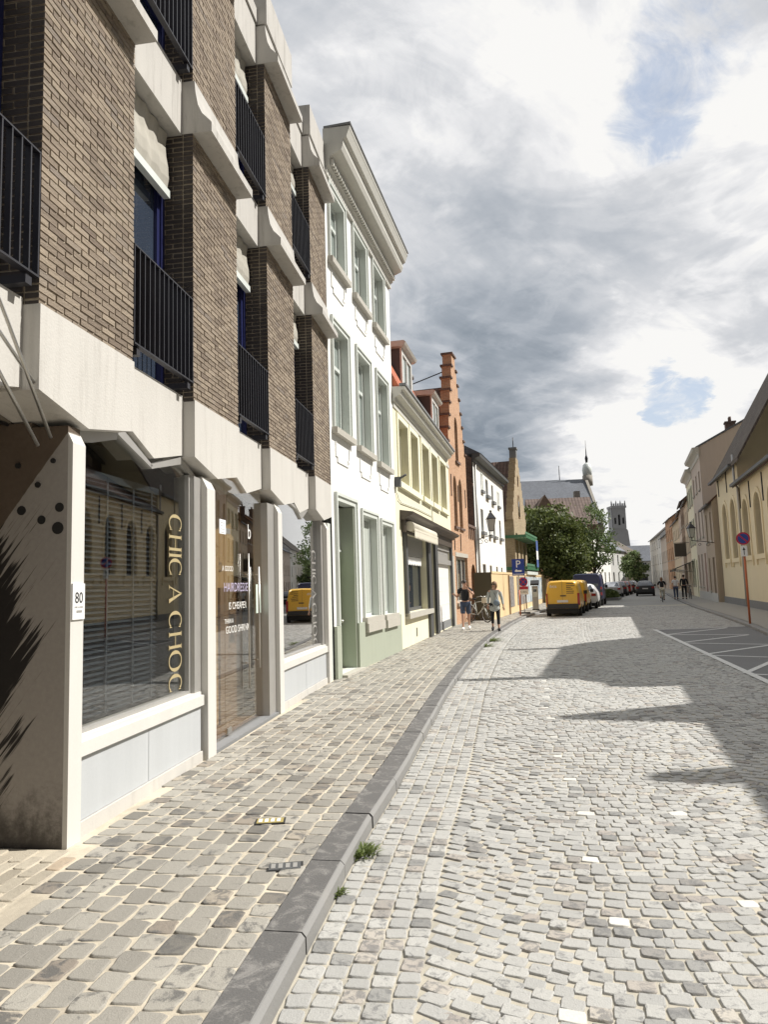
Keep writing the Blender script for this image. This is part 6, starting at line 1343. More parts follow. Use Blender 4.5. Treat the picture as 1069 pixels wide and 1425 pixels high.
def tree(name, label, p, trunk_h, crown, n_clump, n_leaf, size, leaf, group=None, r=0.14, clump=0.55, cat='tree', z0=0.05):
    """crown: list of (dx, dy, z, rx, ry, rz) lobes"""
    T = thing(name, label, cat, (p[0], p[1], z0), rng.uniform(0, 6), group)
    vol = np.array([c[3] * c[4] * c[5] for c in crown]); pick = rng.choice(len(crown), n_clump, p=vol / vol.sum()); cs = np.array(crown)[pick]
    dirs = rng.normal(size=(n_clump, 3)); dirs /= np.linalg.norm(dirs, axis=1)[:, None]; rad = rng.uniform(0.25, 1.0, n_clump) ** 0.45
    cc_ = cs[:, :3] + dirs * rad[:, None] * cs[:, 3:6]
    P = (cc_[:, None] + rng.normal(size=(n_clump, n_leaf, 3)) * (clump * rng.uniform(0.55, 1.2, n_clump))[:, None, None] * np.array([1, 1, 0.7]) * 0.5).reshape(-1, 3)
    P = P[P[:, 2] > 0.25]
    leaves_mesh('crown', P, size, [M[leaf]], T)
    mb = MB(); zt = max(c[2] for c in crown); lean = rng.normal(0, 0.1, 2)
    mb.tube([(0, 0, -0.05), (lean[0] * .3, lean[1] * .3, trunk_h * .5), (lean[0], lean[1], trunk_h), (lean[0] * 1.5, lean[1] * 1.5, zt)], [r * 1.3, r, r * .8, r * .2], 8)
    for i in range(min(14, n_clump)):
        c_ = cc_[rng.integers(n_clump)]; s0 = trunk_h * rng.uniform(0.7, 1.0) + 0.3 * max(0, c_[2] - trunk_h) * rng.uniform(0.2, 1)
        a_ = Vector((lean[0], lean[1], min(s0, c_[2] - 0.1))); b_ = Vector(c_); mb.tube([a_, a_.lerp(b_, 0.5) + Vector((0, 0, 0.15)), b_], [r * .45, r * .28, r * .08], 5)
    mb.build('trunk', M['bark'], T); return T
tree('broadleaf_tree', 'large dense dark green tree behind the hoarding', (13.6, 57.5), 2.5, [(0, 0, 5.0, 2.6, 2.4, 3.0), (-0.9, 0, 4.0, 2.0, 2, 2.6), (1.6, 0.3, 4.6, 2.0, 2, 2.5)], 210, 75, 0.15, 'leaf_dark', 'trees behind the hoarding', 0.25, 0.75)
tree('broadleaf_tree', 'second dark tree merging with the first behind the hoarding', (15.6, 61.0), 2.4, [(0, 0, 4.6, 1.7, 2.2, 2.0), (0.5, 0, 3.4, 1.5, 2.0, 1.7)], 95, 75, 0.16, 'leaf_dark', 'trees behind the hoarding', 0.22, 0.75)
tree('broadleaf_tree', 'olive green tree top peeping over the first dark tree', (13.0, 61.5), 2.5, [(0, 0, 6.0, 1.7, 1.8, 2.2)], 80, 70, 0.15, 'leaf_light', 'trees behind the hoarding', 0.2, 0.7)
tree('street_tree', 'young street tree with airy crown and slim dark trunk by the blue van', (17.75, 60.5), 2.7, [(0, 0, 4.5, 2.2, 2.2, 1.6), (0, 0, 6.2, 1.6, 1.6, 1.9), (0.2, 0, 7.7, 0.7, 0.7, 1.0)], 110, 34, 0.12, 'leaf_mid', None, 0.13, 0.55)
tree('street_tree', 'small round street tree far beyond the parked cars', (35.2, 101.0), 1.8, [(0, 0, 3.4, 1.6, 1.6, 2.0)], 60, 50, 0.2, 'leaf_mid', None, 0.12, 0.6)
sb = thing('planter_bush', 'low bright green bush in the kerbside planter behind the blue van', 'bush', (19.0, 61.2, 0.0), R(68))
P = rng.normal(size=(4200, 3)); P /= np.linalg.norm(P, axis=1)[:, None]; P *= (rng.uniform(0.1, 1, 4200) ** 0.4)[:, None] * np.array([1.9, 0.85, 0.62]); P[:, 2] = np.abs(P[:, 2]) + 0.22 + 0.1 * np.sin(P[:, 0] * 4)
leaves_mesh('foliage', P, 0.09, [M['leaf_light']], sb)
MB().box(-2.0, 2.0, -0.9, 0.9, 0.0, 0.22).build('planter', M['bluestone'], sb)
def tuft(label, p, n, h, rad, leaf='leaf_light', grp=None):
    T = thing('weed_tuft', label, 'weeds', (p[0], p[1], 0.0), 0, grp); mb = MB()
    for i in range(n):
        a = rng.uniform(0, 6.28); r0_ = rad * rng.uniform(0, 0.8); b = np.array([r0_ * math.cos(a), r0_ * math.sin(a), 0.002]); a2 = a + rng.normal(0, 0.8); hh_ = h * rng.uniform(0.4, 1); ln_ = rad * rng.uniform(0.3, 1.1)
        t = b + np.array([ln_ * math.cos(a2), ln_ * math.sin(a2), hh_]); mdl = (b + t) / 2 + np.array([0, 0, hh_ * 0.3]); s = np.array([-math.sin(a2), math.cos(a2), 0]) * rng.uniform(0.002, 0.006)
        mb.add([b - s, b + s, mdl + s * 1.3, mdl - s * 1.3, t], [(0, 1, 2, 3), (3, 2, 4)])
    mb.build('blades', M[leaf], T)
tuft('bushy tuft of fresh grass growing at the kerb edge', (-0.20, 4.74), 200, 0.055, 0.10, grp='weeds along the kerb')
tuft('small dry tuft at the kerb closest to the viewer', (-0.33, 4.16), 80, 0.035, 0.05, grp='weeds along the kerb')
tuft('straggling weeds at the kerb below the walking couple', (3.05, 21.3), 260, 0.10, 0.32, grp='weeds along the kerb')
tuft('weeds at the kerb bend before the parking sign', (2.62, 19.6), 200, 0.08, 0.26, grp='weeds along the kerb')

# ------------------------------------------------------------------ covers in the pavement
def cover(label, p, rz_, mt_, mt2):
    T = thing('utility_cover', label, 'cover', (p[0], p[1], 0.1015), rz_, 'utility covers in the pavement')
    MB().box(-0.105, 0.105, -0.062, 0.062, -0.02, 0.0).build('frame', M['ink'], T); mb = MB().box(-0.092, 0.092, -0.05, 0.05, 0.0002, 0.003); mb.build('lid', mt_, T)
    for i in range(4): MB().box(-0.08 + i * 0.042, -0.055 + i * 0.042, -0.034, 0.034, 0.0032, 0.0055).build('boss', mt2, T)
cover('small yellow and white utility cover set in the pavement', (-0.86, 5.16), R(4), m_plain('cover_yellow', (0.36, 0.29, 0.10), 0.6, var=0.3), M['letter_white'])
cover('small dark metal utility cover near the kerb', (-0.64, 4.33), R(6), M['anthracite'], M['alu'])

# ------------------------------------------------------------------ street furniture
def sign_post(name, label, p, az, h, pole_m, r=0.03): 
    T = thing(name, label, 'sign', (p[0], p[1], 0.10), R(-az)); MB().tube([(0, 0, 0), (0, 0, h)], r, 10).build('pole', M[pole_m], T); return T
T = sign_post('parking_sign', 'blue parking sign on an orange and grey pole by the hoarding', (6.52, 35.1), 10, 1.25, 'pole_orange', 0.035)
MB().tube([(0, 0, 1.2501), (0, 0, 2.75)], 0.033, 10).build('upper_pole', M['steel'], T)
pl = MB().box(-0.30, 0.30, -0.06, -0.035, 1.95, 2.76).build('plate', M['sign_blue'], T)
text_mesh('lettering', 'P', 0.50, M['sign_white'], pl, (0.0, -0.062, 2.34), ext=0.001)
MB().box(-0.16, 0.16, -0.0625, -0.0602, 2.13, 2.21).box(-0.12, -0.06, -0.0625, -0.0602, 2.21, 2.25).build('symbol', M['sign_white'], pl); MB().box(-0.26, 0.26, -0.0625, -0.0602, 2.0, 2.03).build('print', M['sign_white'], pl)
def no_stopping(T, z, rad, y):
    pl = MB().disc((0, z), rad, y, y + 0.02, 28).build('disc', M['sign_red'], T); MB().disc((0, z), rad * 0.76, y - 0.003, y - 0.0005, 28).build('disc_centre', M['sign_blue'], pl)
    mb = MB(); ca = rad * 0.78; w = rad * 0.11
    return pl
def slash(pl, z, rad, y, both):
    for sg in ((1, -1) if both else (-1,)):
        c_ = Vector((0, y - 0.0045 - (0.001 if sg > 0 else 0), z)); dx = Vector((1, 0, sg)).normalized(); MB().obox(c_, dx * rad * 0.80, Vector((0, 0.001, 0)), Vector((-dx.z, 0, dx.x)) * rad * 0.10).build('bar', M['sign_red'], pl)
T = sign_post('no_parking_sign', 'temporary red and blue no parking sign with text plate beside the parking sign', (7.15, 37.3), 10, 1.15, 'steel', 0.018)
d_ = no_stopping(T, 1.63, 0.235, -0.05); slash(d_, 1.63, 0.235, -0.05, True)
MB().tube([(0, 0, 1.1502), (0, 0, 1.8)], 0.017, 8).build('upper_pole', M['steel'], T)
pl = MB().box(-0.25, 0.25, -0.045, -0.025, 0.98, 1.40).build('plate', M['sign_white'], T); MB().box(-0.24, 0.24, -0.049, -0.0455, 1.25, 1.39).build('plate_band', M['sign_red'], pl)
text_mesh('lettering', '7-18 h', 0.13, M['ink'], pl, (0, -0.0465, 1.07), ext=0.001)
MB().box(-0.3, 0.3, -0.2, 0.2, 0.0, 0.07).build('foot', M['bumper'], T)
T = sign_post('no_parking_sign', 'round no parking sign on a tall orange pole before the yellow chapel', (12.12, 24.05), 27, 2.30, 'pole_orange', 0.036)
d_ = no_stopping(T, 2.85, 0.215, -0.055); slash(d_, 2.85, 0.215, -0.055, False)
MB().tube([(0, 0, 2.3002), (0, 0, 2.98)], 0.034, 10).build('upper_pole', M['steel'], T)
pl = MB().box(-0.10, 0.10, -0.06, -0.036, 2.25, 2.60).build('plate', M['sign_white'], T)
MB().prism([(-0.012, 2.30), (0.012, 2.30), (0.012, 2.46), (0.045, 2.46), (0, 2.56), (-0.045, 2.46), (-0.012, 2.46)], -0.0625, -0.0605, 'y').build('arrow', M['ink'], pl)
T = thing('parking_meter', 'grey parking meter with slanted solar panel beside the hoarding', 'parking meter', (8.6, 41.4, 0.10), R(-15))
mb = MB().box(-0.17, 0.17, -0.15, 0.15, 0.0, 1.38); mb.build('body', M['alu'], T); MB().box(-0.13, 0.13, -0.158, -0.1505, 0.75, 1.25).build('panel', M['trim_grey'], T); MB().box(-0.10, 0.10, -0.165, -0.159, 1.05, 1.2).build('screen', M['pane'], T)
MB().prism([(-0.28, 1.42), (0.22, 1.62), (0.22, 1.72), (-0.28, 1.52)], -0.24, 0.24, 'x').build('solar_panel', M['black'], T); MB().box(-0.19, 0.19, -0.17, 0.17, 0.0, 0.06).build('foot', M['black'], T)
T = thing('traffic_barrier', 'small red and white traffic barrier at the end of the hoarding', 'barrier', (13.1, 58.0, 0.1), R(-15))
mb = MB(); 
for i in range(5): mb.box(-0.6 + i * 0.24, -0.6 + (i + 1) * 0.24, -0.02, 0.02, 0.7, 0.95, i % 2)
mb.build('board', [M['pole_orange'], M['sign_white']], T); MB().box(-0.5, -0.44, -0.03, 0.03, 0, 0.7).build('leg', M['steel'], T); MB().box(0.44, 0.5, -0.03, 0.03, 0, 0.7).build('leg', M['steel'], T)
def lantern(label, p, z, wall_dx, wall_dy):
    """square tapering lantern on a scrolled bracket; the wall lies at (wall_dx, wall_dy) from it"""
    T = thing('wall_lantern', label, 'street lamp', (p[0], p[1], z), 0, 'wall lanterns'); mb = MB()
    L_ = Vector((wall_dx, wall_dy, 0)); mb.tube([L_ + Vector((0, 0, -0.42)), L_ * 0.5 + Vector((0, 0, -0.30)), Vector((0, 0, -0.22)), Vector((0, 0, 0))], 0.022, 6)
    for k, (a, b) in enumerate(((0.72, 0.13), (0.35, 0.09))): 
        cpt = L_ * a + Vector((0, 0, -0.52 + 0.02 * k)); dn = L_.normalized(); mb.tube([cpt + (dn * math.cos(t) + Vector((0, 0, 1)) * math.sin(t)) * b * (1 - t / 14) for t in [i * 0.6 for i in range(12)]], 0.014, 5)
    mb.build('bracket', M['black_metal'], T)
    gl = MB(); a, b = 0.11, 0.19
    v = [(-a, -a, 0), (a, -a, 0), (a, a, 0), (-a, a, 0), (-b, -b, 0.55), (b, -b, 0.55), (b, b, 0.55), (-b, b, 0.55)]; gl.add(v, [(0, 1, 5, 4), (1, 2, 6, 5), (2, 3, 7, 6), (3, 0, 4, 7)]); gl.build('lamp_glass', m_plain('lamp_glass', (0.50, 0.52, 0.50), 0.2), T)
    fr_ = MB()
    for i in range(4): fr_.tube([v[i], v[i + 4]], 0.016, 5)
    fr_.box(-b - .03, b + .03, -b - .03, b + .03, 0.55, 0.59); fr_.box(-a, a, -a, a, -0.03, -0.001)
    for k in range(4): s0, s1 = (b + .02) * (1 - k * .2), (b + .02) * (1 - (k + 1) * .2); z0, z1 = 0.59 + k * 0.07, 0.59 + (k + 1) * 0.07; fr_.add([(-s0, -s0, z0), (s0, -s0, z0), (s0, s0, z0), (-s0, s0, z0), (-s1, -s1, z1), (s1, -s1, z1), (s1, s1, z1), (-s1, s1, z1)], [(0, 1, 5, 4), (1, 2, 6, 5), (2, 3, 7, 6), (3, 0, 4, 7), (4, 5, 6, 7)])
    fr_.ball((0, 0, 0.93), 0.06, 8, 0, 5); fr_.build('lamp_cap', M['black_metal'], T)
lantern('black wall lantern on a scrolled bracket before the whitewashed house', (5.12, 34.0), 4.22, -0.72, 0.25)
lantern('black wall lantern on a scrolled bracket before the pink house', (19.55, 45.3), 4.25, 1.25, -0.4)

# ------------------------------------------------------------------ bicycles
def bicycle(label, p, az, grp=None, steer=0.0, lean=0.0, paint='trim_grey', basket=True):
    """local +x forwards, wheels on the ground"""
    T = thing('bicycle', label, 'bicycle', (p[0], p[1], p[2] if len(p) > 2 else 0.105), R(90 - az), grp); T.rotation_euler = (lean, 0, R(90 - az))
    def wheel(x):
        mb = MB(); n = 22; r = 0.335; mb.tube([(x + r * math.cos(2 * math.pi * i / n), 0, 0.345 + r * math.sin(2 * math.pi * i / n)) for i in range(n + 1)], 0.018, 6, cap=False); w = mb.build('wheel', M['tyre'], T)
        rm_ = MB(); rm_.tube([(x + 0.312 * math.cos(2 * math.pi * i / n), 0, 0.345 + 0.312 * math.sin(2 * math.pi * i / n)) for i in range(n + 1)], 0.010, 5, cap=False)
        for i in range(12): a = 2 * math.pi * i / 12; rm_.tube([(x, 0.0, 0.345), (x + 0.31 * math.cos(a), 0, 0.345 + 0.31 * math.sin(a))], 0.0025, 3)
        rm_.tube([(x, -0.05, 0.345), (x, 0.05, 0.345)], 0.02, 6); rm_.build('rim', M['rim'], w)
        g_ = MB(); q = [(x + 0.375 * math.cos(a), 0, 0.345 + 0.375 * math.sin(a)) for a in [R(20 + 14 * i) for i in range(12)]]; g_.tube(q, 0.014, 5); g_.build('mudguard', M[paint], w)
    wheel(-0.53); wheel(0.55)
    fr_ = MB(); bb = (-0.08, 0, 0.30); st_ = (-0.22, 0, 0.82); hd = (0.36, 0, 0.88); hb = (0.40, 0, 0.62)
    for a, b, r_ in ((bb, st_, .018), (bb, hb, .02), (st_, hd, .016), (bb, (-0.53, 0.04, 0.345), .012), (bb, (-0.53, -0.04, 0.345), .012), (st_, (-0.53, 0.04, 0.345), .010), (st_, (-0.53, -0.04, 0.345), .010), (hd, hb, .02), (hb, (0.55, 0.05, 0.345), .012), (hb, (0.55, -0.05, 0.345), .012)): fr_.tube([a, b], r_, 6)
    fr_.build('frame', M[paint], T)
    MB().tube([(0.36, 0, 0.88), (0.33, 0, 1.05), (0.36, 0.12, 1.08), (0.22, 0.28, 1.05)], 0.012, 6).tube([(0.33, 0, 1.05), (0.36, -0.12, 1.08), (0.22, -0.28, 1.05)], 0.012, 6).build('handlebar', M['steel'], T)
    MB().tube([st_, (-0.24, 0, 0.95)], 0.013, 6).build('seat_post', M['steel'], T); MB().ball((-0.26, 0, 0.97), (0.14, 0.085, 0.04), 10, 0, 6).build('saddle', M['cloth_black'], T)
    cr = MB().tube([(-0.08, -0.07, 0.30), (-0.08, 0.07, 0.30)], 0.02, 6); cr.tube([(-0.08, 0.07, 0.30), (-0.02, 0.07, 0.14)], 0.009, 5).tube([(-0.08, -0.07, 0.30), (-0.14, -0.07, 0.46)], 0.009, 5); cr.box(-0.06, 0.03, 0.06, 0.15, 0.12, 0.145); cr.box(-0.18, -0.09, -0.15, -0.06, 0.45, 0.475); cr.build('crank', M['black_metal'], T)
    if basket: MB().box(0.44, 0.74, -0.17, 0.17, 0.80, 1.02).build('basket', M['canvas'], T)
    MB().tube([(-0.75, 0.06, 0.72), (-0.25, 0.06, 0.74)], 0.008, 5).tube([(-0.75, -0.06, 0.72), (-0.25, -0.06, 0.74)], 0.008, 5).tube([(-0.7, -0.06, 0.72), (-0.7, 0.06, 0.72)], 0.008, 5).build('carrier', M['black_metal'], T)
    return T
bicycle('grey city bicycle with pale crate parked against the dark end of the hoarding', (3.85, 30.2), 148, None, paint='trim_grey')
# ------------------------------------------------------------------ people: one skinned surface per body, clothes as children
def skin_mesh(name, V, E_, Rr, mt, parent, sub=2, root=0):
    me = bpy.data.meshes.new(name); me.from_pydata(V, E_, []); o = bpy.data.objects.new(name, me); COL.objects.link(o)
    md = o.modifiers.new('skin', 'SKIN'); md.branch_smoothing = 0.6
    for i, r in enumerate(Rr):
        s = me.skin_vertices[0].data[i]; s.radius = r if hasattr(r, '__len__') else (r, r); s.use_root = (i == root)
    sd = o.modifiers.new('subsurf', 'SUBSURF'); sd.levels = sub; sd.render_levels = sub
    dg = bpy.context.evaluated_depsgraph_get(); m2 = bpy.data.meshes.new_from_object(o.evaluated_get(dg)); bpy.data.objects.remove(o); bpy.data.meshes.remove(me)
    m2.materials.clear(); m2.materials.append(mt); m2.polygons.foreach_set('use_smooth', [True] * len(m2.polygons)); m2.name = name
    q = bpy.data.objects.new(name, m2); COL.objects.link(q); q.parent = parent; return q
def person(label, p, rz, J, cloth, hair, zb=0.10, hs=1.0, woman=False, grp=None, fingers=True):
    """J: joint name -> (x, y, z) in metres, facing -y"""
    T = thing('person', label, 'person', (p[0], p[1], zb), rz, grp); V = []; Rr = []; E_ = []; ix = {}
    def add(k, r, par=None, pos=None):
        V.append(tuple(pos if pos is not None else J[k])); Rr.append(r); ix[k] = len(V) - 1
        if par is not None: E_.append((ix[par], ix[k]))
    s = 0.92 if woman else 1.0
    add('pelvis', (0.135 * s, 0.105)); add('waist', (0.125 * s, 0.095), 'pelvis'); add('chest', (0.155 * s, 0.11), 'waist'); add('neckb', (0.075, 0.07), 'chest'); add('neck', 0.052, 'neckb'); add('skull', (0.072, 0.088), 'neck'); add('crown', (0.062, 0.075), 'skull')
    for sd in ('l', 'r'):
        add('sh' + sd, 0.060 * s, 'neckb'); add('el' + sd, 0.041 * s, 'sh' + sd); add('wr' + sd, 0.028 * s, 'el' + sd)
        w = Vector(J['wr' + sd]); d_ = (w - Vector(J['el' + sd])).normalized(); pm = w + d_ * 0.055; add('pm' + sd, (0.036, 0.018), 'wr' + sd, pm)
        if fingers:
            side = d_.cross(Vector((0, 1, 0.2))).normalized(); up_ = side.cross(d_).normalized()
            for k, (o_, ln) in enumerate(((-0.028, 0.062), (-0.009, 0.072), (0.010, 0.068), (0.028, 0.052))):
                b_ = pm + side * o_ + d_ * 0.025; add('f%s%d' % (sd, k), 0.0088, 'pm' + sd, b_); add('g%s%d' % (sd, k), 0.0082, 'f%s%d' % (sd, k), b_ + d_ * ln * 0.5 + up_ * 0.006); add('h%s%d' % (sd, k), 0.007, 'g%s%d' % (sd, k), b_ + d_ * ln * 0.85 + up_ * 0.026)
            t_ = pm - d_ * 0.02 - side * 0.034; add('t0' + sd, 0.010, 'pm' + sd, t_ ); add('t1' + sd, 0.009, 't0' + sd, t_ - side * 0.02 + d_ * 0.035)
        add('hp' + sd, 0.088 * s, 'pelvis'); add('kn' + sd, 0.058 * s, 'hp' + sd); add('an' + sd, 0.037 * s, 'kn' + sd); add('ft' + sd, 0.038, 'an' + sd); add('toe' + sd, (0.036, 0.024), 'ft' + sd)
    body = skin_mesh('body', V, E_, Rr, M['skin'], T)
    sk = Vector(J['skull']); fz = J.get('face', (0, -1, 0)); fd = Vector(fz).normalized(); rt = fd.cross(Vector((0, 0, 1))).normalized()
    fc = MB(); nt_ = sk + fd * 0.092 + Vector((0, 0, -0.012)); fc.tube([sk + fd * 0.080 + Vector((0, 0, 0.025)), nt_], [0.008, 0.016], 6); fc.ball(tuple(nt_), 0.014, 6, 0, 4)
    for k in (1, -1): fc.ball(tuple(sk + rt * 0.078 * k + Vector((0, 0, 0.0))), (0.016, 0.022, 0.03), 6, 0, 5)
    fc.build('nose_and_ears', M['skin'], body)
    ey = MB()
    if 'glasses' in cloth:
        for k in (1, -1): ey.ball(tuple(sk + fd * 0.085 + rt * 0.034 * k + Vector((0, 0, 0.025))), (0.030, 0.014, 0.022), 8, 0, 5)
        ey.tube([sk + rt * 0.08 + Vector((0, 0, .03)), sk + rt * .06 + fd * .08 + Vector((0, 0, .03)), sk - rt * .06 + fd * .08 + Vector((0, 0, .03)), sk - rt * 0.08 + Vector((0, 0, .03))], 0.005, 5); ey.build('sunglasses', M['black'], T)
    else:
        for k in (1, -1): ey.ball(tuple(sk + fd * 0.083 + rt * 0.030 * k + Vector((0, 0, 0.022))), (0.011, 0.008, 0.007), 6, 0, 4)
        ey.build('eyes', M['ink'], body)
    MB().tube([sk + fd * 0.082 + rt * 0.022 + Vector((0, 0, -0.045)), sk + fd * 0.088 + Vector((0, 0, -0.046)), sk + fd * 0.082 - rt * 0.022 + Vector((0, 0, -0.045))], 0.005, 5).build('mouth', M['lamp_red'], body)
    hm, hl = hair; hb = MB(); c_ = sk + Vector((0, 0, 0.035)) - fd * 0.022
    hb.ball(tuple(c_), (0.092, 0.098, 0.098), 12, 0, 8)
    if hl: 
        hb.ball(tuple(sk - fd * 0.055 + Vector((0, 0, -0.03))), (0.088, 0.075, 0.12), 10, 0, 7)
        for k in (1, -1): hb.ball(tuple(sk + rt * 0.074 * k - fd * 0.01 + Vector((0, 0, -0.03))), (0.028, 0.05, 0.10), 8, 0, 6)
    hb.build('hair', M[hm], T)
    def garment(nm, chain, mt_):
        Vg, Rg, Eg, ig = [], [], [], {}
        for k, r, par in chain:
            pos = k if not isinstance(k, str) else J[k]; key = k if isinstance(k, str) else tuple(k); Vg.append(tuple(pos)); Rg.append(r); ig[key] = len(Vg) - 1
            if par is not None: Eg.append((ig[par], ig[key]))
        return skin_mesh(nm, Vg, Eg, Rg, M[mt_], T)
    L = lambda a, b, t: tuple(Vector(J[a]).lerp(Vector(J[b]), t))
    cl = cloth
    if 'top' in cl:
        sl = cl.get('sleeve', 0.6); ch = [('pelvis', (0.158 * s, 0.128), None), ('waist', (0.148 * s, 0.118), 'pelvis'), ('chest', (0.178 * s, 0.132), 'waist'), ('neckb', (0.085, 0.08), 'chest')]
        for sd in ('l', 'r'): e_ = L('sh' + sd, 'el' + sd, sl) if sl <= 1 else L('el' + sd, 'wr' + sd, sl - 1); ch += [('sh' + sd, 0.078 * s, 'neckb')] + ([(e_, 0.064 * s, 'sh' + sd)] if sl <= 1 else [('el' + sd, 0.056 * s, 'sh' + sd), (e_, 0.042, 'el' + sd)])
        garment('top', ch, cl['top'])
    if 'dress' in cl:
        ch = [('chest', (0.17 * s, 0.128), None), ('waist', (0.155 * s, 0.13), 'chest'), ('pelvis', (0.185 * s, 0.145), 'waist'), (tuple(Vector(J['pelvis']) + Vector((0, 0, -0.12))), (0.205 * s, 0.165), 'pelvis'), (tuple(Vector(J['pelvis']) + Vector((0, 0, -0.30))), (0.235 * s, 0.185), tuple(Vector(J['pelvis']) + Vector((0, 0, -0.12)))), (tuple(Vector(J['chest']) + Vector((0, 0, 0.10))), (0.125, 0.10), 'chest')]
        garment('dress', ch, cl['dress'])
        if 'sleeve_m' in cl:
            for sd in ('l', 'r'): garment('sleeve', [('sh' + sd, 0.07, None), ('el' + sd, 0.052, 'sh' + sd), (L('el' + sd, 'wr' + sd, 0.8), 0.038, 'el' + sd)], cl['sleeve_m'])
    if 'legs' in cl:
        t = cl.get('leglen', 1.0); ch = [('pelvis', (0.152 * s, 0.125), None)]
        for sd in ('l', 'r'):
            ch += [('hp' + sd, 0.108 * s, 'pelvis')]
            if t <= 1.0: ch += [(L('hp' + sd, 'kn' + sd, t), 0.094 * s if cl.get('loose') else 0.068 * s, 'hp' + sd)]
            else: ch += [('kn' + sd, 0.072 * s, 'hp' + sd), (L('kn' + sd, 'an' + sd, t - 1), 0.056 * s, 'kn' + sd)]
        garment('trousers' if t > 1.05 else 'shorts', ch, cl['legs'])
    for sd in ('l', 'r'):
        f_ = Vector(J['ft' + sd]); t_ = Vector(J['toe' + sd]); an = Vector(J['an' + sd]); sh_ = MB(); dr = (t_ - f_).normalized(); 
        sh_.tube([f_ - dr * 0.06 + Vector((0, 0, -0.0)), f_ + dr * 0.02 + Vector((0, 0, 0.012)), f_.lerp(t_, 0.6), t_ + dr * 0.05], [0.040, 0.050, 0.048, 0.030], 10); sh_.ball(tuple(f_ - dr * 0.05), (0.042, 0.042, 0.045), 8, 0, 6); sh_.build('shoe', M[cl.get('shoe', 'cloth_black')], T)
    return T, J
def stand(h=1.75, stride=0.0, ll=None, arms=None, lean=0.0):
    k = h / 1.75; J = {'pelvis': (0, 0, 0.97), 'waist': (0, -0.01 + lean * .3, 1.12), 'chest': (0, -0.01 + lean * .7, 1.30), 'neckb': (0, 0.0 + lean, 1.44), 'neck': (0, -0.015 + lean, 1.52), 'skull': (0, -0.03 + lean, 1.63), 'crown': (0, -0.02 + lean, 1.69)}
    for sd, x in (('l', 1), ('r', -1)):
        J['sh' + sd] = (0.185 * x, 0 + lean, 1.41); J['el' + sd] = (0.235 * x, 0.03 + lean, 1.13); J['wr' + sd] = (0.245 * x, -0.06 + lean, 0.90)
        st_ = stride * x; J['hp' + sd] = (0.095 * x, 0, 0.90); J['kn' + sd] = (0.10 * x, st_ * 0.45 - 0.03, 0.50); J['an' + sd] = (0.10 * x, st_, 0.085 + (0.05 if st_ > 0.1 else 0)); J['ft' + sd] = (0.10 * x, st_ - 0.01, 0.045 + (0.04 if st_ > 0.1 else 0)); J['toe' + sd] = (0.115 * x, st_ - 0.16, 0.034)
    if arms: J.update(arms)
    return {a: (tuple(c * k for c in b) if a != 'face' else b) for a, b in J.items()}
J = stand(1.76, 0.17, arms={'elr': (-0.27, 0.06, 1.14), 'wrr': (-0.36, -0.13, 1.22), 'ell': (0.30, -0.10, 1.22), 'wrl': (0.12, -0.20, 1.42), 'face': (0.55, -0.8, 0)})
person('man in black tee shirt and denim shorts walking with a hand raised', (2.80, 25.55), R(-8), J, {'top': 'cloth_black', 'legs': 'cloth_denim', 'leglen': 0.95, 'loose': True, 'shoe': 'cloth_white', 'sleeve': 0.6}, ('hair_dark', False))
J = stand(1.66, -0.15, arms={'face': (-0.5, -0.85, -0.05), 'wrl': (0.30, -0.02, 0.86), 'ell': (0.27, 0.05, 1.12)})
person('woman in long pale tunic, black leggings and sunglasses walking on the pavement', (3.70, 24.55), R(-6), J, {'dress': 'cloth_pale', 'legs': 'cloth_black', 'leglen': 1.72, 'shoe': 'cloth_black', 'glasses': 1, 'sleeve_m': 'cloth_pale'}, ('hair_brown', True), woman=True)
bg_ = thing('shoulder_bag', 'small blue grey shoulder bag hanging at the woman in tunic', 'bag', (3.70, 24.55, 0.10), R(-6))
MB().ball((0.05, -0.19, 0.95), (0.11, 0.04, 0.10), 12, 0, 8).build('pouch', m_plain('bag_blue', (0.20, 0.25, 0.30), 0.7), bg_); MB().tube([(0.10, -0.19, 1.03), (0.02, -0.16, 1.22), (-0.10, -0.06, 1.40), (-0.13, 0.02, 1.42), (-0.08, 0.13, 1.25), (0.02, 0.16, 1.0)], 0.009, 6).build('strap', M['anthracite'], bg_)
J = stand(1.74, 0.1, arms={'face': (0, -1, 0)})
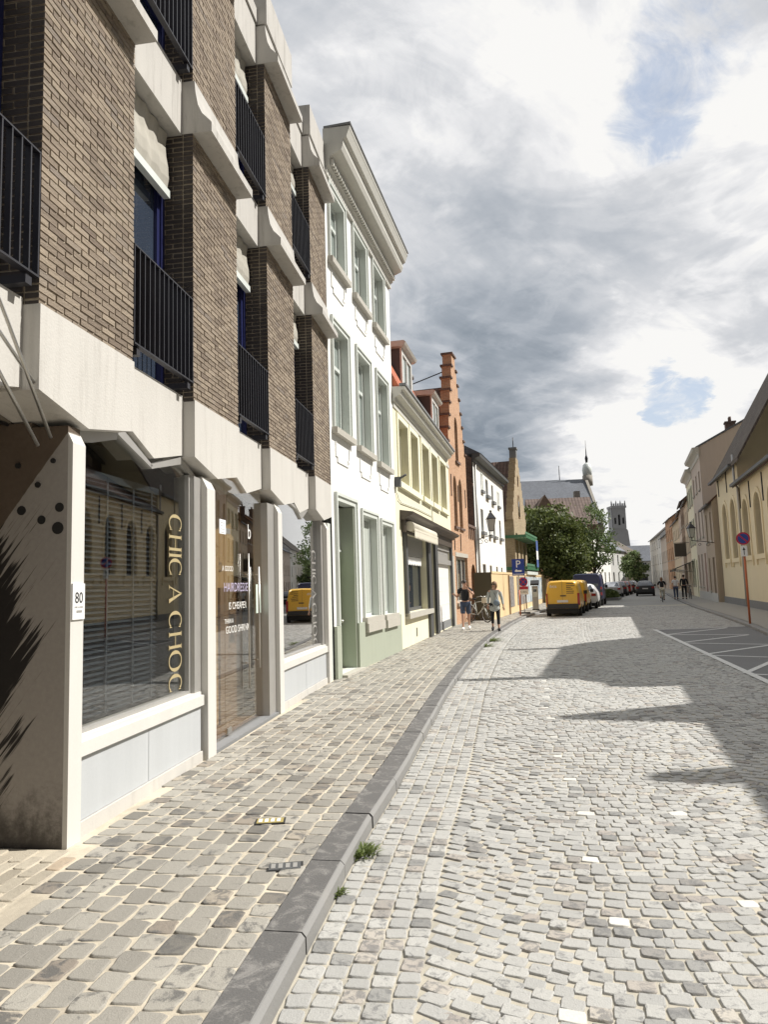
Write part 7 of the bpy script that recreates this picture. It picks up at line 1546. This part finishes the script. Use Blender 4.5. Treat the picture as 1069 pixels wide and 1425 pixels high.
person('person in white shirt and jeans walking away on the shaded pavement', (21.55, 53.3), R(163), J, {'top': 'cloth_white', 'legs': 'cloth_denim', 'leglen': 1.92, 'sleeve': 0.7}, ('hair_dark', False), fingers=True)
J = stand(1.82, -0.1, arms={'elr': (-0.27, -0.05, 1.15), 'wrr': (-0.30, -0.28, 1.02)})
person('person all in black pushing a bicycle on the shaded pavement', (22.3, 53.6), R(163), J, {'top': 'cloth_black', 'legs': 'cloth_black', 'leglen': 1.92, 'sleeve': 1.9}, ('hair_dark', False))
bicycle('dark bicycle pushed along the shaded pavement beside the person in black', (22.85, 53.9), 17, None, paint='anthracite', basket=False)
bk = bicycle('bicycle ridden along the road edge behind the black hatchback', (19.75, 51.3, 0.0), 20, None, paint='trim_grey', basket=False)
J = stand(1.72, 0.0, lean=-0.12); J.update({'pelvis': (0, 0.0, 1.02), 'waist': (0, -0.04, 1.17), 'chest': (0, -0.09, 1.34), 'neckb': (0, -0.12, 1.47), 'neck': (0, -0.14, 1.55), 'skull': (0, -0.16, 1.65), 'crown': (0, -0.16, 1.71)})
for sd, x in (('l', 1), ('r', -1)):
    J['sh' + sd] = (0.18 * x, -0.11, 1.44); J['el' + sd] = (0.26 * x, -0.24, 1.22); J['wr' + sd] = (0.24 * x, -0.44, 1.10); J['hp' + sd] = (0.09 * x, 0.0, 0.96)
    up2 = x > 0; J['kn' + sd] = (0.11 * x, -0.32 if up2 else -0.20, 0.74 if up2 else 0.58); J['an' + sd] = (0.11 * x, -0.06 if up2 else -0.14, 0.36 if up2 else 0.22); J['ft' + sd] = (0.11 * x, -0.08 if up2 else -0.16, 0.32 if up2 else 0.18); J['toe' + sd] = (0.11 * x, -0.24 if up2 else -0.32, 0.31 if up2 else 0.165)
cy = adv((19.75, 51.3), 20, -0.24)
person('cyclist in dark top with pale trousers riding away along the road edge', (cy[0], cy[1]), R(160), J, {'top': 'cloth_black', 'legs': 'canvas', 'leglen': 1.9, 'sleeve': 1.0}, ('hair_brown', True), zb=0.0)
